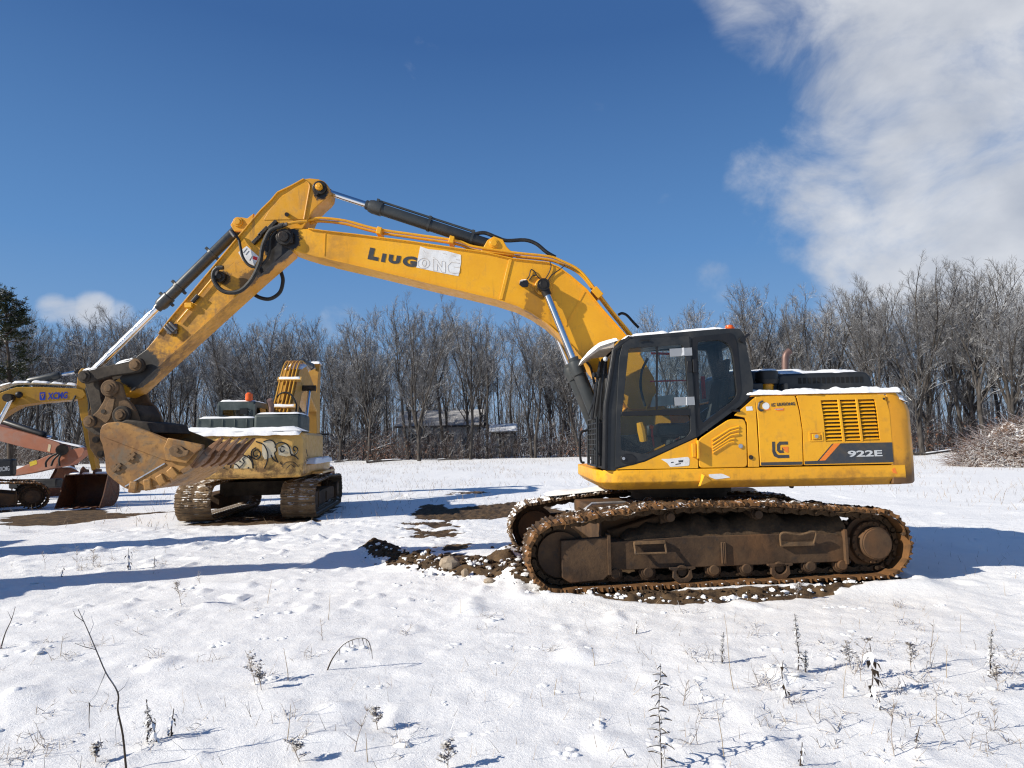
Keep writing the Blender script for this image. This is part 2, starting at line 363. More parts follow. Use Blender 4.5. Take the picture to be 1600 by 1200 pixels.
def build_ground():
    def axis(core0, core1, step, lo, hi, g):
        a = list(np.arange(core0, core1, step)); s = step
        while a[-1] < hi: s *= g; a.append(a[-1] + s)
        s = step; b = []
        c = core0
        while c > lo: s *= g; c -= s; b.append(c)
        return np.array(b[::-1] + a)
    xs = axis(-8.0, 8.5, .040, -520, 520, 1.055); ys = axis(1.9, 12.5, .036, -70, 640, 1.035)
    X, Y = np.meshgrid(xs, ys); nx, ny = len(xs), len(ys)
    Z, D = ground_fields(X.ravel(), Y.ravel())
    co = np.stack([X.ravel(), Y.ravel(), Z], 1).astype(np.float32)
    idx = np.arange(nx * ny).reshape(ny, nx)
    q = np.stack([idx[:-1, :-1], idx[:-1, 1:], idx[1:, 1:], idx[1:, :-1]], -1).reshape(-1, 4)
    me = bpy.data.meshes.new('ground'); me.vertices.add(len(co)); me.vertices.foreach_set('co', co.ravel())
    me.loops.add(q.size); me.loops.foreach_set('vertex_index', q.ravel().astype(np.int32)); me.polygons.add(len(q)); me.polygons.foreach_set('loop_start', np.arange(0, q.size, 4, dtype=np.int32))
    me.polygons.foreach_set('use_smooth', np.ones(len(q), bool)); me.update(calc_edges=True)
    at_ = me.attributes.new('bare_earth', 'FLOAT', 'POINT'); at_.data.foreach_set('value', D.astype(np.float32))
    o = bpy.data.objects.new('snowy_ground', me); COL.objects.link(o); o['kind'] = 'structure'; o['label'] = 'snow covered field with patches of bare churned earth'
    b = NB('snow_field', .55, 0, .3)
    a = b.N('ShaderNodeAttribute'); a.attribute_name = 'bare_earth'
    n1 = b.noise(22, 8, .72); n2 = b.noise(120, 4, .7); n3 = b.noise(420, 2, .6)
    brk = b.math('ADD', a.outputs['Fac'], b.math('MULTIPLY', b.math('SUBTRACT', b.noise(14, 8, .75, .6), .5), .9))
    m = b.rng(brk, .42, .58); m = b.math('MULTIPLY', m, b.rng(a.outputs['Fac'], .02, .15))
    snow = b.mix(b.noise(1.6, 5, .6), (.86, .855, .84), (.91, .90, .885))
    snow = b.mix(b.rng(n3, .62, .72), snow, (.95, .945, .935))
    # thin cover: brown stubble showing through here and there
    thin = b.math('MULTIPLY', b.rng(b.noise(.35, 5, .65), .50, .72), b.rng(b.noise(7, 8, .8, .4), .60, .68))
    snow = b.mix(b.math('MULTIPLY', thin, .16), snow, (.36, .30, .23))
    earth = b.mix(b.rng(b.noise(5, 8, .75), .35, .65), (.038, .024, .014), (.125, .076, .036)); earth = b.mix(b.rng(b.noise(30, 6, .75), .55, .75), earth, (.20, .14, .08))
    b.color(b.mix(m, snow, earth)); b.rough(b.rng(m, 0, 1, .55, .9))
    b.bump(b.math('ADD', b.math('ADD', n1, b.math('MULTIPLY', n2, .45)), b.math('MULTIPLY', n3, .12)), .42, .035)
    me.materials.append(b.m); return o
build_ground()
# ------------------------------------------------------------------ materials
def mat_yellow(name, base=(.80, .385, .010), grease=(), mud=(), dirt=.5, scratch=.5, mudline=None, rough=.42):
    b = NB(name, rough=rough, spec=.4, coat=.15); b.b.inputs['Coat Roughness'].default_value = .25
    big = b.noise(.9, 5, .6); fine = b.noise(9, 6, .65); vf = b.noise(45, 3, .6)
    c = b.mix(b.rng(big, .35, .7), base, tuple(x * k for x, k in zip(base, (.86, .80, .9))))
    c = b.mix(b.math('MULTIPLY', b.rng(fine, .52, .72), .35 * dirt), c, (.30, .17, .05))
    streak = b.noise(6, 5, .6, vec=b.tc.outputs['Object'], stretch=(2.2, 2.2, .25))
    c = b.mix(b.math('MULTIPLY', b.rng(streak, .58, .74), .45 * dirt), c, (.22, .12, .04))
    speck = b.rng(b.noise(22, 8, .75, 1.2), .66, .70)
    c = b.mix(b.math('MULTIPLY', speck, .9 * dirt), c, (.035, .022, .012))
    sc = b.voro(5.5, 'DISTANCE_TO_EDGE', vec=None, stretch=(1, 1, .35)); scm = b.math('MULTIPLY', b.rng(sc, .0, .006, 1, 0), b.rng(b.noise(2.4, 2), .60, .66))
    c = b.mix(b.math('MULTIPLY', scm, scratch), c, (.05, .03, .015))
    r = b.rng(fine, .3, .8, rough - .08, rough + .25)
    if mudline:
        z = b.sep(b.tc.outputs['Object'])[2]
        m = b.rng(b.math('ADD', z, b.math('MULTIPLY', b.math('SUBTRACT', fine, .5), .5)), mudline[0], mudline[1], 1, 0)
        c = b.mix(b.math('MULTIPLY', m, mudline[2]), c, (.11, .055, .022)); r = b.math('ADD', r, b.math('MULTIPLY', m, .3), True)
    for p, r0, r1, st, amt in mud:
        m = b.math('MULTIPLY', b.sphere(p, r0, r1, st), b.rng(b.noise(4, 7, .7), .40, .60)); m = b.math('MULTIPLY', m, amt)
        c = b.mix(m, c, (.10, .052, .022)); r = b.math('ADD', r, b.math('MULTIPLY', m, .3), True)
    for p, r0, r1, st, amt in grease:
        m = b.math('ADD', b.sphere(p, r0, r1, st), b.math('MULTIPLY', b.math('SUBTRACT', b.noise(11, 7, .75), .5), 1.5))
        m = b.math('MULTIPLY', b.math('MULTIPLY', b.rng(m, .45, .7), b.sphere(p, r1 * .8, r1 * 1.5, st)), amt)
        c = b.mix(m, c, (.014, .011, .009))
    b.color(c); b.rough(r); b.bump(b.math('ADD', b.math('MULTIPLY', fine, .6), vf), .12, .004); return b.m

def mat_plain(name, col, rough=.5, metal=0., var=.25, nscale=6, bump=.1, dust=None, spec=.4, coat=0.):
    b = NB(name, rough, metal, spec, coat); n = b.noise(nscale, 6, .65); n2 = b.noise(nscale * 7, 4, .6)
    c = b.mix(n, tuple(x * (1 - var) for x in col), tuple(min(1, x * (1 + var)) for x in col))
    if dust: c = b.mix(b.math('MULTIPLY', b.rng(b.noise(nscale * .6, 7, .7), .45, .7), dust[1]), c, dust[0])
    b.color(c); b.rough(b.rng(n, .3, .7, max(rough - .1, .02), min(rough + .12, 1)))
    if bump: b.bump(b.math('ADD', n, n2), bump, .006)
    return b.m
def mat_snow(name, col=(.90, .895, .88), bscale=30, bump=.35):
    b = NB(name, .6, 0, .25)
    b.b.inputs['Subsurface Weight'].default_value = 0.0
    n = b.noise(bscale, 8, .7); n2 = b.noise(bscale * 6, 3, .7)
    b.color(b.mix(b.noise(3, 4), tuple(x * .97 for x in col), col)); b.bump(b.math('ADD', n, b.math('MULTIPLY', n2, .4)), bump, .02); return b.m
def mat_glass(name, tint=(.80, .85, .85), dark=.0):
    m = bpy.data.materials.new(name); m.use_nodes = True; nt = m.node_tree; nt.nodes.clear(); N = nt.nodes.new; L = nt.links.new
    o = N('ShaderNodeOutputMaterial'); t = N('ShaderNodeBsdfTransparent'); t.inputs[0].default_value = tint + (1,)
    g = N('ShaderNodeBsdfGlossy'); g.inputs['Roughness'].default_value = .03
    f = N('ShaderNodeFresnel'); f.inputs[0].default_value = 1.5
    mx = N('ShaderNodeMixShader'); L(f.outputs[0], mx.inputs[0]); L(t.outputs[0], mx.inputs[1]); L(g.outputs[0], mx.inputs[2])
    d = N('ShaderNodeBsdfDiffuse'); d.inputs[0].default_value = (.35, .33, .30, 1)
    n = N('ShaderNodeTexNoise'); n.inputs['Scale'].default_value = 5; n.inputs['Detail'].default_value = 6
    tc = N('ShaderNodeTexCoord'); L(tc.outputs['Object'], n.inputs['Vector'])
    mr = N('ShaderNodeMapRange'); L(n.outputs[0], mr.inputs[0]); mr.inputs['From Min'].default_value = .4; mr.inputs['From Max'].default_value = .8; mr.inputs['To Max'].default_value = .035
    m2 = N('ShaderNodeMixShader'); L(mr.outputs[0], m2.inputs[0]); L(mx.outputs[0], m2.inputs[1]); L(d.outputs[0], m2.inputs[2]); L(m2.outputs[0], o.inputs[0]); return m
def mat_mudsteel(name, col=(.085, .05, .028), col2=(.16, .092, .042), steel=(.06, .055, .05), bscale=14, orange=None, bump=.6, rough=.85, snow=0.):
    b = NB(name, rough, 0, .25); n = b.noise(bscale * .4, 7, .65); f = b.noise(bscale * 2, 6, .7)
    c = b.mix(b.rng(n, .35, .65), col, col2); c = b.mix(b.math('MULTIPLY', b.rng(f, .5, .7), .6), c, steel)
    if orange: c = b.mix(b.rng(b.noise(bscale * .25, 5, .6), .48, .66), c, orange)
    if snow:
        g = b.N('ShaderNodeNewGeometry'); nz = b.sep(g.outputs['Normal'])[2]
        c = b.mix(b.math('MULTIPLY', b.rng(nz, .5, .8), b.rng(b.noise(7, 5, .7), .60 - snow * .3, .66 - snow * .3)), c, (.88, .88, .87))
    b.color(c); b.bump(b.math('ADD', n, f), bump, .015); return b.m
def mat_rust(name, c1=(.20, .098, .036), c2=(.36, .185, .052), c3=(.15, .11, .07), streak=(1, 1, 1)):
    b = NB(name, .62, .15, .35); n = b.noise(2.2, 7, .62, .3, stretch=streak); f = b.noise(16, 7, .7, stretch=streak)
    c = b.mix(b.rng(n, .38, .62), c1, c2); c = b.mix(b.rng(b.noise(3.7, 6, .65, .4), .5, .68), c, c3)
    c = b.mix(b.math('MULTIPLY', b.rng(f, .52, .72), .55), c, (.05, .028, .015))
    b.color(c); b.rough(b.rng(f, .3, .7, .45, .8)); b.bump(f, .25, .006); return b.m
def mat_bark(name, c1, c2, snow=.5):
    b = NB(name, .9, 0, .1); n = b.noise(5, 5, .6, stretch=(1, 1, .3))
    c = b.mix(b.rng(n, .3, .7), c1, c2)
    if snow:
        g = b.N('ShaderNodeNewGeometry'); nz = b.sep(g.outputs['Normal'])[2]
        m = b.math('MULTIPLY', b.rng(nz, .25, .7), b.rng(b.noise(.9, 3, .6), .55 - snow * .35, .62 - snow * .2))
        c = b.mix(m, c, (.82, .82, .82))
    b.color(c); return b.m

ZR = Vector((2.27, 8.97, 0))     # base of the main machine: its slew centre on the ground
def rel(px, py, Y): return tuple(at(px, py, Y) - ZR)
M_yellow = mat_yellow('yellow_paint', dirt=.75, scratch=.55)
M_skirt = mat_yellow('yellow_paint_scuffed', dirt=.7, scratch=.9, mudline=(1.12, 1.32, .55))
M_cwt = mat_yellow('yellow_paint_counterweight', base=(.74, .33, .012), dirt=.7, scratch=1., mudline=(1.18, 1.55, .95), mud=[((2.75, -.9, 1.25), .2, .55, (1, 1, 1), .9)])
M_boom = mat_yellow('yellow_paint_boom', dirt=.75, scratch=.5, grease=[(rel(446, 372, 8.7), .10, .34, (1, 1, 1), 1.), (rel(835, 478, 8.7), .05, .42, (1.6, 1, .8), .55)],
                    mud=[(rel(510, 385, 8.7), .1, .6, (1, 1, 1), .35)])
M_arm = mat_yellow('yellow_paint_arm', base=(.64, .30, .012), dirt=1.3, scratch=.9, grease=[(rel(438, 384, 8.7), .16, .42, (1, 1, 1), 1.), (rel(418, 420, 8.7), .10, .36, (1, 1, 1), 1.), (rel(498, 298, 8.7), .07, .22, (1, 1, 1), 1.),
                    (rel(345, 432, 8.7), .06, .22, (1, 1, 1), .9), (rel(385, 435, 8.7), .06, .30, (1, 1, 1), .75), (rel(210, 575, 8.7), .22, .42, (1, 1, 1), 1.), (rel(270, 516, 8.7), .03, .2, (1, 1, 1), .8)],
                    mud=[(rel(250, 550, 8.7), .1, .9, (1, 1, 1), .9), (rel(330, 470, 8.7), .1, .8, (1, 1, 1), .5)])
M_grey = mat_plain('dark_grey_paint', (.017, .019, .021), .45, 0, .25, 5, .06, dust=((.10, .09, .075), .22))
M_cylgrey = mat_plain('cylinder_grey_paint', (.035, .040, .042), .42, 0, .2, 5, .05, dust=((.09, .08, .07), .3))
M_black = mat_plain('black_plastic', (.010, .010, .011), .45, 0, .2, 8, .05)
M_dark = mat_plain('painted_gap_dark', (.006, .006, .006), .8, 0, .2, 8, 0)  # near-black colour standing in for the shade inside gaps, slots and pipe mouth
M_hose = mat_plain('black_hose_rubber', (.012, .012, .012), .55, 0, .3, 20, .1, dust=((.08, .07, .055), .35))
M_chrome = mat_plain('chrome_rod', (.72, .73, .75), .14, 1., .05, 4, 0)
M_steel = mat_plain('worn_steel', (.20, .19, .18), .42, .8, .3, 9, .15, dust=((.10, .06, .035), .5))
M_grease = mat_plain('greasy_black_steel', (.020, .017, .014), .38, .2, .5, 10, .5, dust=((.09, .055, .03), .5))
M_mudlink = mat_mudsteel('muddy_linkage_steel', (.10, .062, .034), (.20, .12, .06), (.07, .06, .05), 9, bump=.35)
M_darklink = mat_mudsteel('dark_linkage_steel', (.035, .028, .022), (.075, .06, .045), (.03, .028, .026), 9, bump=.4)
M_rustb = mat_rust('rusty_bucket_steel')
M_rustlip = mat_rust('rubbed_bucket_edge', (.15, .070, .032), (.24, .115, .046), (.13, .10, .08), streak=(.25, 1, 1))
M_rustred = mat_rust('dark_red_rust', (.085, .033, .018), (.13, .052, .024), (.06, .04, .03))
M_mud = mat_mudsteel('mud_caked_steel', (.05, .032, .018), (.10, .06, .03), (.04, .035, .03), bump=.8)
M_shoe = mat_mudsteel('muddy_track_shoe', (.040, .024, .013), (.098, .053, .023), (.030, .024, .019), 7, orange=(.17, .080, .028), bump=.8, snow=.05)
M_mudtop = mat_mudsteel('wet_mud_crust', (.034, .020, .011), (.095, .053, .024), (.026, .019, .014), 8, orange=(.13, .068, .026), bump=1., snow=.12)
M_shoesnow = mat_mudsteel('snowy_track_shoe', (.08, .05, .028), (.15, .09, .042), (.06, .05, .045), 9, bump=.8, snow=.5)
M_frame = mat_mudsteel('muddy_track_frame', (.052, .032, .020), (.105, .062, .033), (.033, .030, .028), 6, orange=(.13, .066, .030), bump=.5)
M_snow = mat_snow('settled_snow')
M_snowdirty = mat_snow('thin_dirty_snow', (.62, .52, .42))
M_glass = mat_glass('cab_glass')
M_tape = mat_plain('grey_tape', (.30, .31, .32), .5, .2, .1, 10, .1)
M_red = mat_plain('red_strap', (.62, .03, .03), .5, 0, .1, 8, 0)
M_amber = mat_plain('amber_lens', (.75, .12, .02), .25, 0, .1, 8, 0)
M_decal = mat_plain('grey_decal', (.040, .044, .050), .45, 0, .15, 12, .05, dust=((.14, .10, .05), .30))
M_decalw = mat_plain('pale_decal', (.52, .53, .53), .5, 0, .1, 10, .05)
M_orange = mat_plain('orange_decal', (.78, .20, .025), .45, 0, .1, 10, .03)
M_white = mat_plain('white_patch', (.70, .70, .69), .6, 0, .1, 8, .15, dust=((.34, .26, .18), .35))
M_exh = mat_plain('rusty_exhaust', (.16, .10, .085), .5, .5, .3, 10, .2)
M_seat = mat_plain('grey_seat_cloth', (.04, .042, .045), .9, 0, .2, 20, .2)
M_blue = mat_plain('blue_lettering', (.02, .05, .38), .5, 0, .1, 10, 0)
M_bare = mat_plain('bare_metal', (.45, .45, .46), .35, .7, .2, 10, .1)
# ------------------------------------------------------------------ crawler track builder (shared by all machines)
def hull_path(ui, zi, ri, us, zs, rs, tops, n=14):
    """closed outline of a track: idler arc at u=ui, sprocket arc at us, tops = carrier points on the upper run"""
    pts = []
    for k in range(n + 1):
        a = math.radians(270 - 180 * k / n); pts.append((ui + ri * math.cos(a), zi + ri * math.sin(a)))
    pts += tops
    for k in range(n + 1):
        a = math.radians(90 - 180 * k / n); pts.append((us + rs * math.cos(a), zs + rs * math.sin(a)))
    P = pts + [pts[0]]; out = []
    seg = [math.dist(P[i], P[i + 1]) for i in range(len(P) - 1)]; tot = sum(seg); return P, seg, tot
def along(P, seg, tot, s):
    s %= tot
    for i, l in enumerate(seg):
        if s <= l: t = s / l; return (P[i][0] + (P[i + 1][0] - P[i][0]) * t, P[i][1] + (P[i + 1][1] - P[i][1]) * t)
        s -= l
    return P[-1]
_shoecache = {}
def shoe_meshes(width, pitch, mat, key):
    if key in _shoecache: return _shoecache[key]
    res = []
    for k in range(5):
        m = MB(); nx, ny = 9, 14
        prof = []       # cross-section of a triple grouser plate: local x along travel, z outward
        for i in range(nx + 1):
            x = -pitch * .47 + pitch * .94 * i / nx
            z = .012 + (.022 if i in (1, 8) else .015 if i in (4, 5) else 0)
            prof.append((x, z))
        top = []
        for j in range(ny + 1):
            y = -width / 2 + width * j / ny; row = []
            for i, (x, z) in enumerate(prof):
                lump = max(0, random.gauss(.006, .009)) if 0 < j < ny else 0
                if i in (2, 3, 6, 7): lump += .010 * (k % 2)
                row.append((x, y + (random.gauss(0, .010) if j in (0, ny) else 0), z + lump * (1.6 if k % 2 else .8)))
            top.append(row)
        vs = [p for r in top for p in r]; w = nx + 1; fs = []
        for j in range(ny):
            for i in range(nx): fs.append((j * w + i, j * w + i + 1, (j + 1) * w + i + 1, (j + 1) * w + i))
        m.add(vs, fs)
        b0 = [(x, -width / 2, -.012) for x, _ in prof]; b1 = [(x, width / 2, -.012) for x, _ in prof]
        m.add([top[0][i] for i in range(w)] + b0, [(i, i + w, i + w + 1, i + 1) for i in range(nx)])
        m.add([top[ny][i] for i in range(w)] + b1, [(i, i + 1, i + w + 1, i + w) for i in range(nx)])
        m.add([top[j][0] for j in range(ny + 1)] + [b0[0], b1[0]], [tuple(range(ny + 1)) + (ny + 2, ny + 1)])
        m.add([top[j][nx] for j in range(ny + 1)] + [b0[-1], b1[-1]], [tuple(range(ny + 1))[::-1] + (ny + 1, ny + 2)])
        m.add([b0[0], b0[-1], b1[-1], b1[0]], [(0, 1, 2, 3)])
        res.append(mesh_only(m, 'track_shoe', mat, angle=28))
    m = MB()                        # chain link pair under a shoe
    for s in (-1, 1):
        ring = []
        for (x, z) in [(-.10, -.03), (-.11, -.065), (-.085, -.10), (-.05, -.095), (0, -.075), (.05, -.095), (.085, -.10), (.11, -.065), (.10, -.03)]:
            ring.append((x, z))
        m.prism(ring, s * .085 - .022, s * .085 + .022)
    m.cyl((-.085, -.13, -.068), (-.085, .13, -.068), .024, 10)
    link = mesh_only(m, 'track_link', M_mud)
    _shoecache[key] = (res, link); return _shoecache[key]

def crawler_track(root, T, wc, ui, us, zi, zs, ri, rs, tops, side, width=.6, pitch=.19, detail=True, shoe_mat=None, key='main', frame_mat=None):
    """T: machine-local matrix of the undercarriage; wc: lateral centre; side: -1 if the outside faces -w"""
    shoe_mat = shoe_mat or M_shoe; frame_mat = frame_mat or M_frame
    wo = wc + side * (width / 2 - .10); wi = wc - side * (width / 2 - .10)     # outer and inner face of the frame
    def B(m, name, mat, parent, **k): m.xform(Matrix.Translation(BASE.get(parent.name, Vector((0, 0, 0)))) @ T); return m.build(name, mat, parent, **k)
    # frame beam with sloping top, guard box round the idler
    m = MB(); y0, y1 = sorted((wo + side * -.02, wi))
    zt = .56; poly = [(ui + .55, .22), (us - .35, .22), (us - .30, .50), (us - .75, .57), (ui + 1.35, .57), (ui + .55, .54)]
    m.prism(poly, y0, y1)
    for k in range(3): m.box(us - 1.9 + k * .02, us - 1.88 + k * .02, *sorted((wo - side * .02, wo + side * .008)), .25, .50)
    fr = B(m, 'track_frame', frame_mat, root, bevel=.015)
    BASE[fr.name] = Vector((0, 0, 0))
    if detail:
        m = MB(); ua, ub = ui + .75, us - .34; rr2 = random.Random(3); rings = []
        for k in range(25):
            u = ua + (ub - ua) * k / 24; e = max(math.sin(math.pi * k / 24) ** .4 if 0 < k < 24 else .05, .95 if k > 12 else 0); h1, h2 = .62 + .03 * rr2.random(), .70 + .10 * rr2.random()
            rings.append([(u, wo + side * -.03, .52), (u, wo - side * .05, .56 + (h1 - .56) * e), (u, wc, .56 + (h2 - .56) * e), (u, wi, .56 + (h2 + .04 - .56) * e), (u, wi, .50)])
        m.loft(rings); B(m, 'packed_mud', M_mud, fr, angle=60)
    m = MB(); y0, y1 = sorted((wo - side * .10, wo + side * .012))
    m.prism([(ui + .0, .17), (ui + .10, .10), (ui + .48, .12), (ui + .56, .19), (ui + .56, .60), (ui + .0, .58)], y0, y1)
    B(m, 'idler_guard', frame_mat, fr, bevel=.012)
    for ua, ub, za, zb in ((ui + .535, ui + .57, .18, .63), (us - .40, us - .37, .20, .60)):
        m = MB(); m.box(ua, ub, *sorted((wo - side * .1, wo + side * .03)), za, zb); B(m, 'flange_plate', frame_mat, fr)
    for u, z, r, nm in ((ui, zi, ri - .085, 'idler_wheel'), (us, zs, rs - .10, 'sprocket')):
        m = MB(); m.ycyl(u, z, wc - .06, wc + .06, r, 36); m.ycyl(u, z, wc - .13, wc + .13, r * .80, 32)
        y0, y1 = sorted((wc, wo - side * .06))
        if nm == 'sprocket':
            y0, y1 = sorted((wc, wo + side * .02)); m.ycyl(u, z, y0, y1, r * .62, 32); y0, y1 = sorted((wc, wo + side * .035)); m.ycyl(u, z, y0, y1, r * .57, 32)
            for k in range(21):
                a = 2 * math.pi * k / 21; c = (u + math.cos(a) * (r + .02), wc, z + math.sin(a) * (r + .02))
                m.obox(c, (math.cos(a) * .03, 0, math.sin(a) * .03), (0, .035, 0), (-math.sin(a) * .02, 0, math.cos(a) * .02))
            for k in range(18):
                a = 2 * math.pi * k / 18; x, zz = u + math.cos(a) * r * .75, z + math.sin(a) * r * .75
                y0, y1 = sorted((wc + side * .12, wc + side * .15)); m.ycyl(x, zz, y0, y1, .014, 6)
        B(m, nm, frame_mat, fr, bevel=.006)
    if detail:
        L = us - ui; y0, y1 = sorted((wo - side * .30, wo + side * .0))
        for k in range(8):
            u = ui + .62 + k * (L - 1.05) / 7; m = MB()
            m.ycyl(u, .185, *sorted((wi + side * .02, wo - side * .03)), .075, 20); m.ycyl(u, .185, *sorted((wo - side * .09, wo - side * .05)), .098, 24); m.ycyl(u, .185, *sorted((wo - side * .05, wo + side * .005)), .055, 16)
            B(m, 'track_roller', frame_mat, fr, bevel=.004)
        for u in (ui + .62 + 2 * (L - 1.05) / 7, ui + .62 + 5 * (L - 1.05) / 7):
            m = MB(); out = [(u + dx, z) for dx, z in ((-.15, .235), (-.15, .215), (-.105, .20), (-.115, .12), (-.06, .065), (.06, .065), (.115, .12), (.105, .20), (.15, .215), (.15, .235))]
            hole = [(u + .075 * math.cos(a), .185 + .072 * math.sin(a)) for a in [math.radians(x) for x in range(0, 360, 24)]]
            m.prism(out, *sorted((wo - side * .01, wo + side * .035)), holes=[hole]); B(m, 'chain_guide', frame_mat, fr, bevel=.005)
        for u in (ui + 1.30, ui + 2.36):
            m = MB(); m.ycyl(u, .80, *sorted((wc - side * .02, wo - side * .06)), .062, 18); m.ycyl(u, .80, *sorted((wo - side * .06, wo + side * .0)), .05, 18); m.box(u - .06, u + .06, *sorted((wi, wc - side * .02)), .55, .82)
            B(m, 'carrier_roller', frame_mat, fr, bevel=.006)
        # steps bolted on the frame
        for u, z, w, up in ((ui + 1.03, .46, .36, 0), (us - .98, .50, .40, 1)):
            m = MB(); yy = wo + side * .055
            if up:
                m.tube(smoothpath([(u - w / 2, yy - side * .04, z - .06), (u - w / 2 - .02, yy, z + .07), (u - w / 2 + .05, yy, z + .09), (u, yy, z + .06), (u + w / 2 - .04, yy, z + .09), (u + w / 2 + .01, yy, z + .07), (u + w / 2 - .01, yy - side * .04, z - .06)], 4), .014, 7)
                m.box(u - w / 2, u + w / 2, *sorted((wo - side * .01, wo + side * .03)), z - .07, z - .02)
            else:
                m.tube([(u - w / 2, yy, z - .05), (u + w / 2, yy, z - .05)], .013, 7); m.tube([(u - w / 2, yy - side * .05, z + .07), (u - w / 2, yy, z - .05)], .012, 6); m.tube([(u + w / 2, yy - side * .05, z + .08), (u + w / 2, yy, z - .05)], .012, 6)
                m.box(u - w / 2, u + w / 2, *sorted((wo - side * .03, wo + side * .03)), z + .05, z + .08)
            B(m, 'step', M_mudlink, fr)
    # shoes and chain links, one object each
    P, seg, tot = hull_path(ui, zi, ri, us, zs, rs, tops); n = int(round(tot / pitch)); meshes, link = shoe_meshes(width, tot / n, shoe_mat, key)
    for k in range(n):
        s = (k + .5) * tot / n; a = along(P, seg, tot, s - .05); b = along(P, seg, tot, s + .05); c = along(P, seg, tot, s)
        d = Vector((b[0] - a[0], 0, b[1] - a[1])).normalized(); nrm = Vector((-d.z, 0, d.x))     # outward for clockwise run
        ctr = Vector((sum(p[0] for p in P) / len(P), 0, .45))
        if nrm.dot(Vector((c[0], 0, c[1])) - ctr) < 0: nrm = -nrm
        y = nrm.cross(d)
        pos = Vector((c[0], wc, c[1])) - nrm * .042
        M = T @ Matrix(((d.x, y.x, nrm.x, pos.x), (d.y, y.y, nrm.y, pos.y), (d.z, y.z, nrm.z, pos.z), (0, 0, 0, 1)))
        inst('track_shoe', random.choice(meshes), fr, M)
        if detail: inst('track_link', link, fr, M)
    return fr

def crust_ribbon(T, path, s0, s1, w0, w1, th, seed, ns=150, nw=16, droop=.03, cover=.45):
    """caked mud lying on the upper run of a track"""
    P, seg, tot = path; m = MB(); S = np.linspace(s0, s1, ns); Wd = np.linspace(w0, w1, nw); SS, WW = np.meshgrid(S, Wd); h = fbm(SS, WW, 5, 4, seed, .6); h2 = fbm(SS, WW, 16, 3, seed + 4, .6)
    rows = []
    for j in range(nw):
        row = []
        for i in range(ns):
            a = along(P, seg, tot, S[i]); b = along(P, seg, tot, S[i] + .04); d = Vector((b[0] - a[0], 0, b[1] - a[1])).normalized(); n = Vector((-d.z, 0, d.x)); n = n if n.z > 0 else -n
            t = th * (h[j, i] - cover) * 4 + (h2[j, i] - .5) * th * 1.6; e = min(j, nw - 1 - j); t -= droop * (1.6 if e == 0 else .5 if e == 1 else 0) * (.4 + 1.2 * h2[j, i])
            if i in (0, ns - 1): t -= .05
            q = Vector((a[0], Wd[j], a[1])) + n * (t - .012) + d * (h2[j, i] - .5) * .02; q.y += (h2[j, i] - .5) * .03 if e == 0 else 0
            row.append(tuple(q))
        rows.append(row)
    m.add([p for r in rows for p in r], [(j * ns + i, j * ns + i + 1, (j + 1) * ns + i + 1, (j + 1) * ns + i) for j in range(nw - 1) for i in range(ns - 1)])
    m.xform(T); return m
def snow_sheet(x0, x1, y0, y1, zf, th, nx=40, ny=10, seed=0, rag=.02, lump=.5, edge=.12):
    """lumpy settled snow on a surface z=zf(x,y); thickness th tapering to the edges, ragged edges"""
    m = MB(); rows = []
    for j in range(ny + 1):
        row = []
        for i in range(nx + 1):
            u, v = i / nx, j / ny
            x = x0 + (x1 - x0) * u; y = y0 + (y1 - y0) * v
            if j in (0, ny): y += (fbm(np.array([x + 3.1 * seed]), np.array([y]), 5, 3, seed)[0] - .5) * rag * 2
            if i in (0, nx): x += (fbm(np.array([x]), np.array([y + 2.7 * seed]), 5, 3, seed)[0] - .5) * rag * 2
            e = min(u * (x1 - x0), (1 - u) * (x1 - x0), v * (y1 - y0), (1 - v) * (y1 - y0)); f = min(1, max(0, e) / max(edge * min(1, (y1 - y0)), 1e-3)); f = math.sqrt(f * (2 - f))
            t = th * f * (1 - lump + 2 * lump * fbm(np.array([x * 1.0 + seed]), np.array([y * 1.0]), 4.5, 4, seed + 5)[0])
            row.append((x, y, zf(x, y) + t))
        rows.append(row)
    w = nx + 1
    m.add([p for r in rows for p in r], [(j * w + i, j * w + i + 1, (j + 1) * w + i + 1, (j + 1) * w + i) for j in range(ny) for i in range(nx)])
    lo = [(p[0], p[1], zf(p[0], p[1]) - .004) for r in (rows[0], rows[-1]) for p in r]
    m.add(rows[0] + lo[:w], [(i, i + w, i + w + 1, i + 1) for i in range(nx)]); m.add(rows[-1] + lo[w:], [(i, i + 1, i + w + 1, i + w) for i in range(nx)])
    return m

# ------------------------------------------------------------------ the main excavator
EX = thing('excavator', ZR, 'large yellow crawler excavator in the foreground with a white patch over its boom lettering', 'excavator')
YN, YF = 7.61, 10.33
YB0, YB1 = 8.75, 9.19            # boom faces
YA0, YA1 = 8.79, 9.13            # arm faces
def pz(pts, Y): return [xz(a, b, Y) for a, b in pts]
def C1(pts, Y): return [xz(880 + a / 4, 480 + b / 4, Y) for a, b in pts]
def C2(pts, Y): return [xz(1130 + a / 4.617, 520 + b / 4.617, Y) for a, b in pts]
def C5(pts, Y): return [xz(420 + a / 5.333, 260 + b / 5.333, Y) for a, b in pts]
def C6(pts, Y): return [xz(680 + a / 5, 340 + b / 5, Y) for a, b in pts]
def C7(pts, Y): return [xz(220 + a / 5, 260 + b / 5, Y) for a, b in pts]
def C8(pts, Y): return [xz(100 + a / 4, 480 + b / 4, Y) for a, b in pts]
def p3(pts, Y): return [(x, Y, z) for x, z in pts]
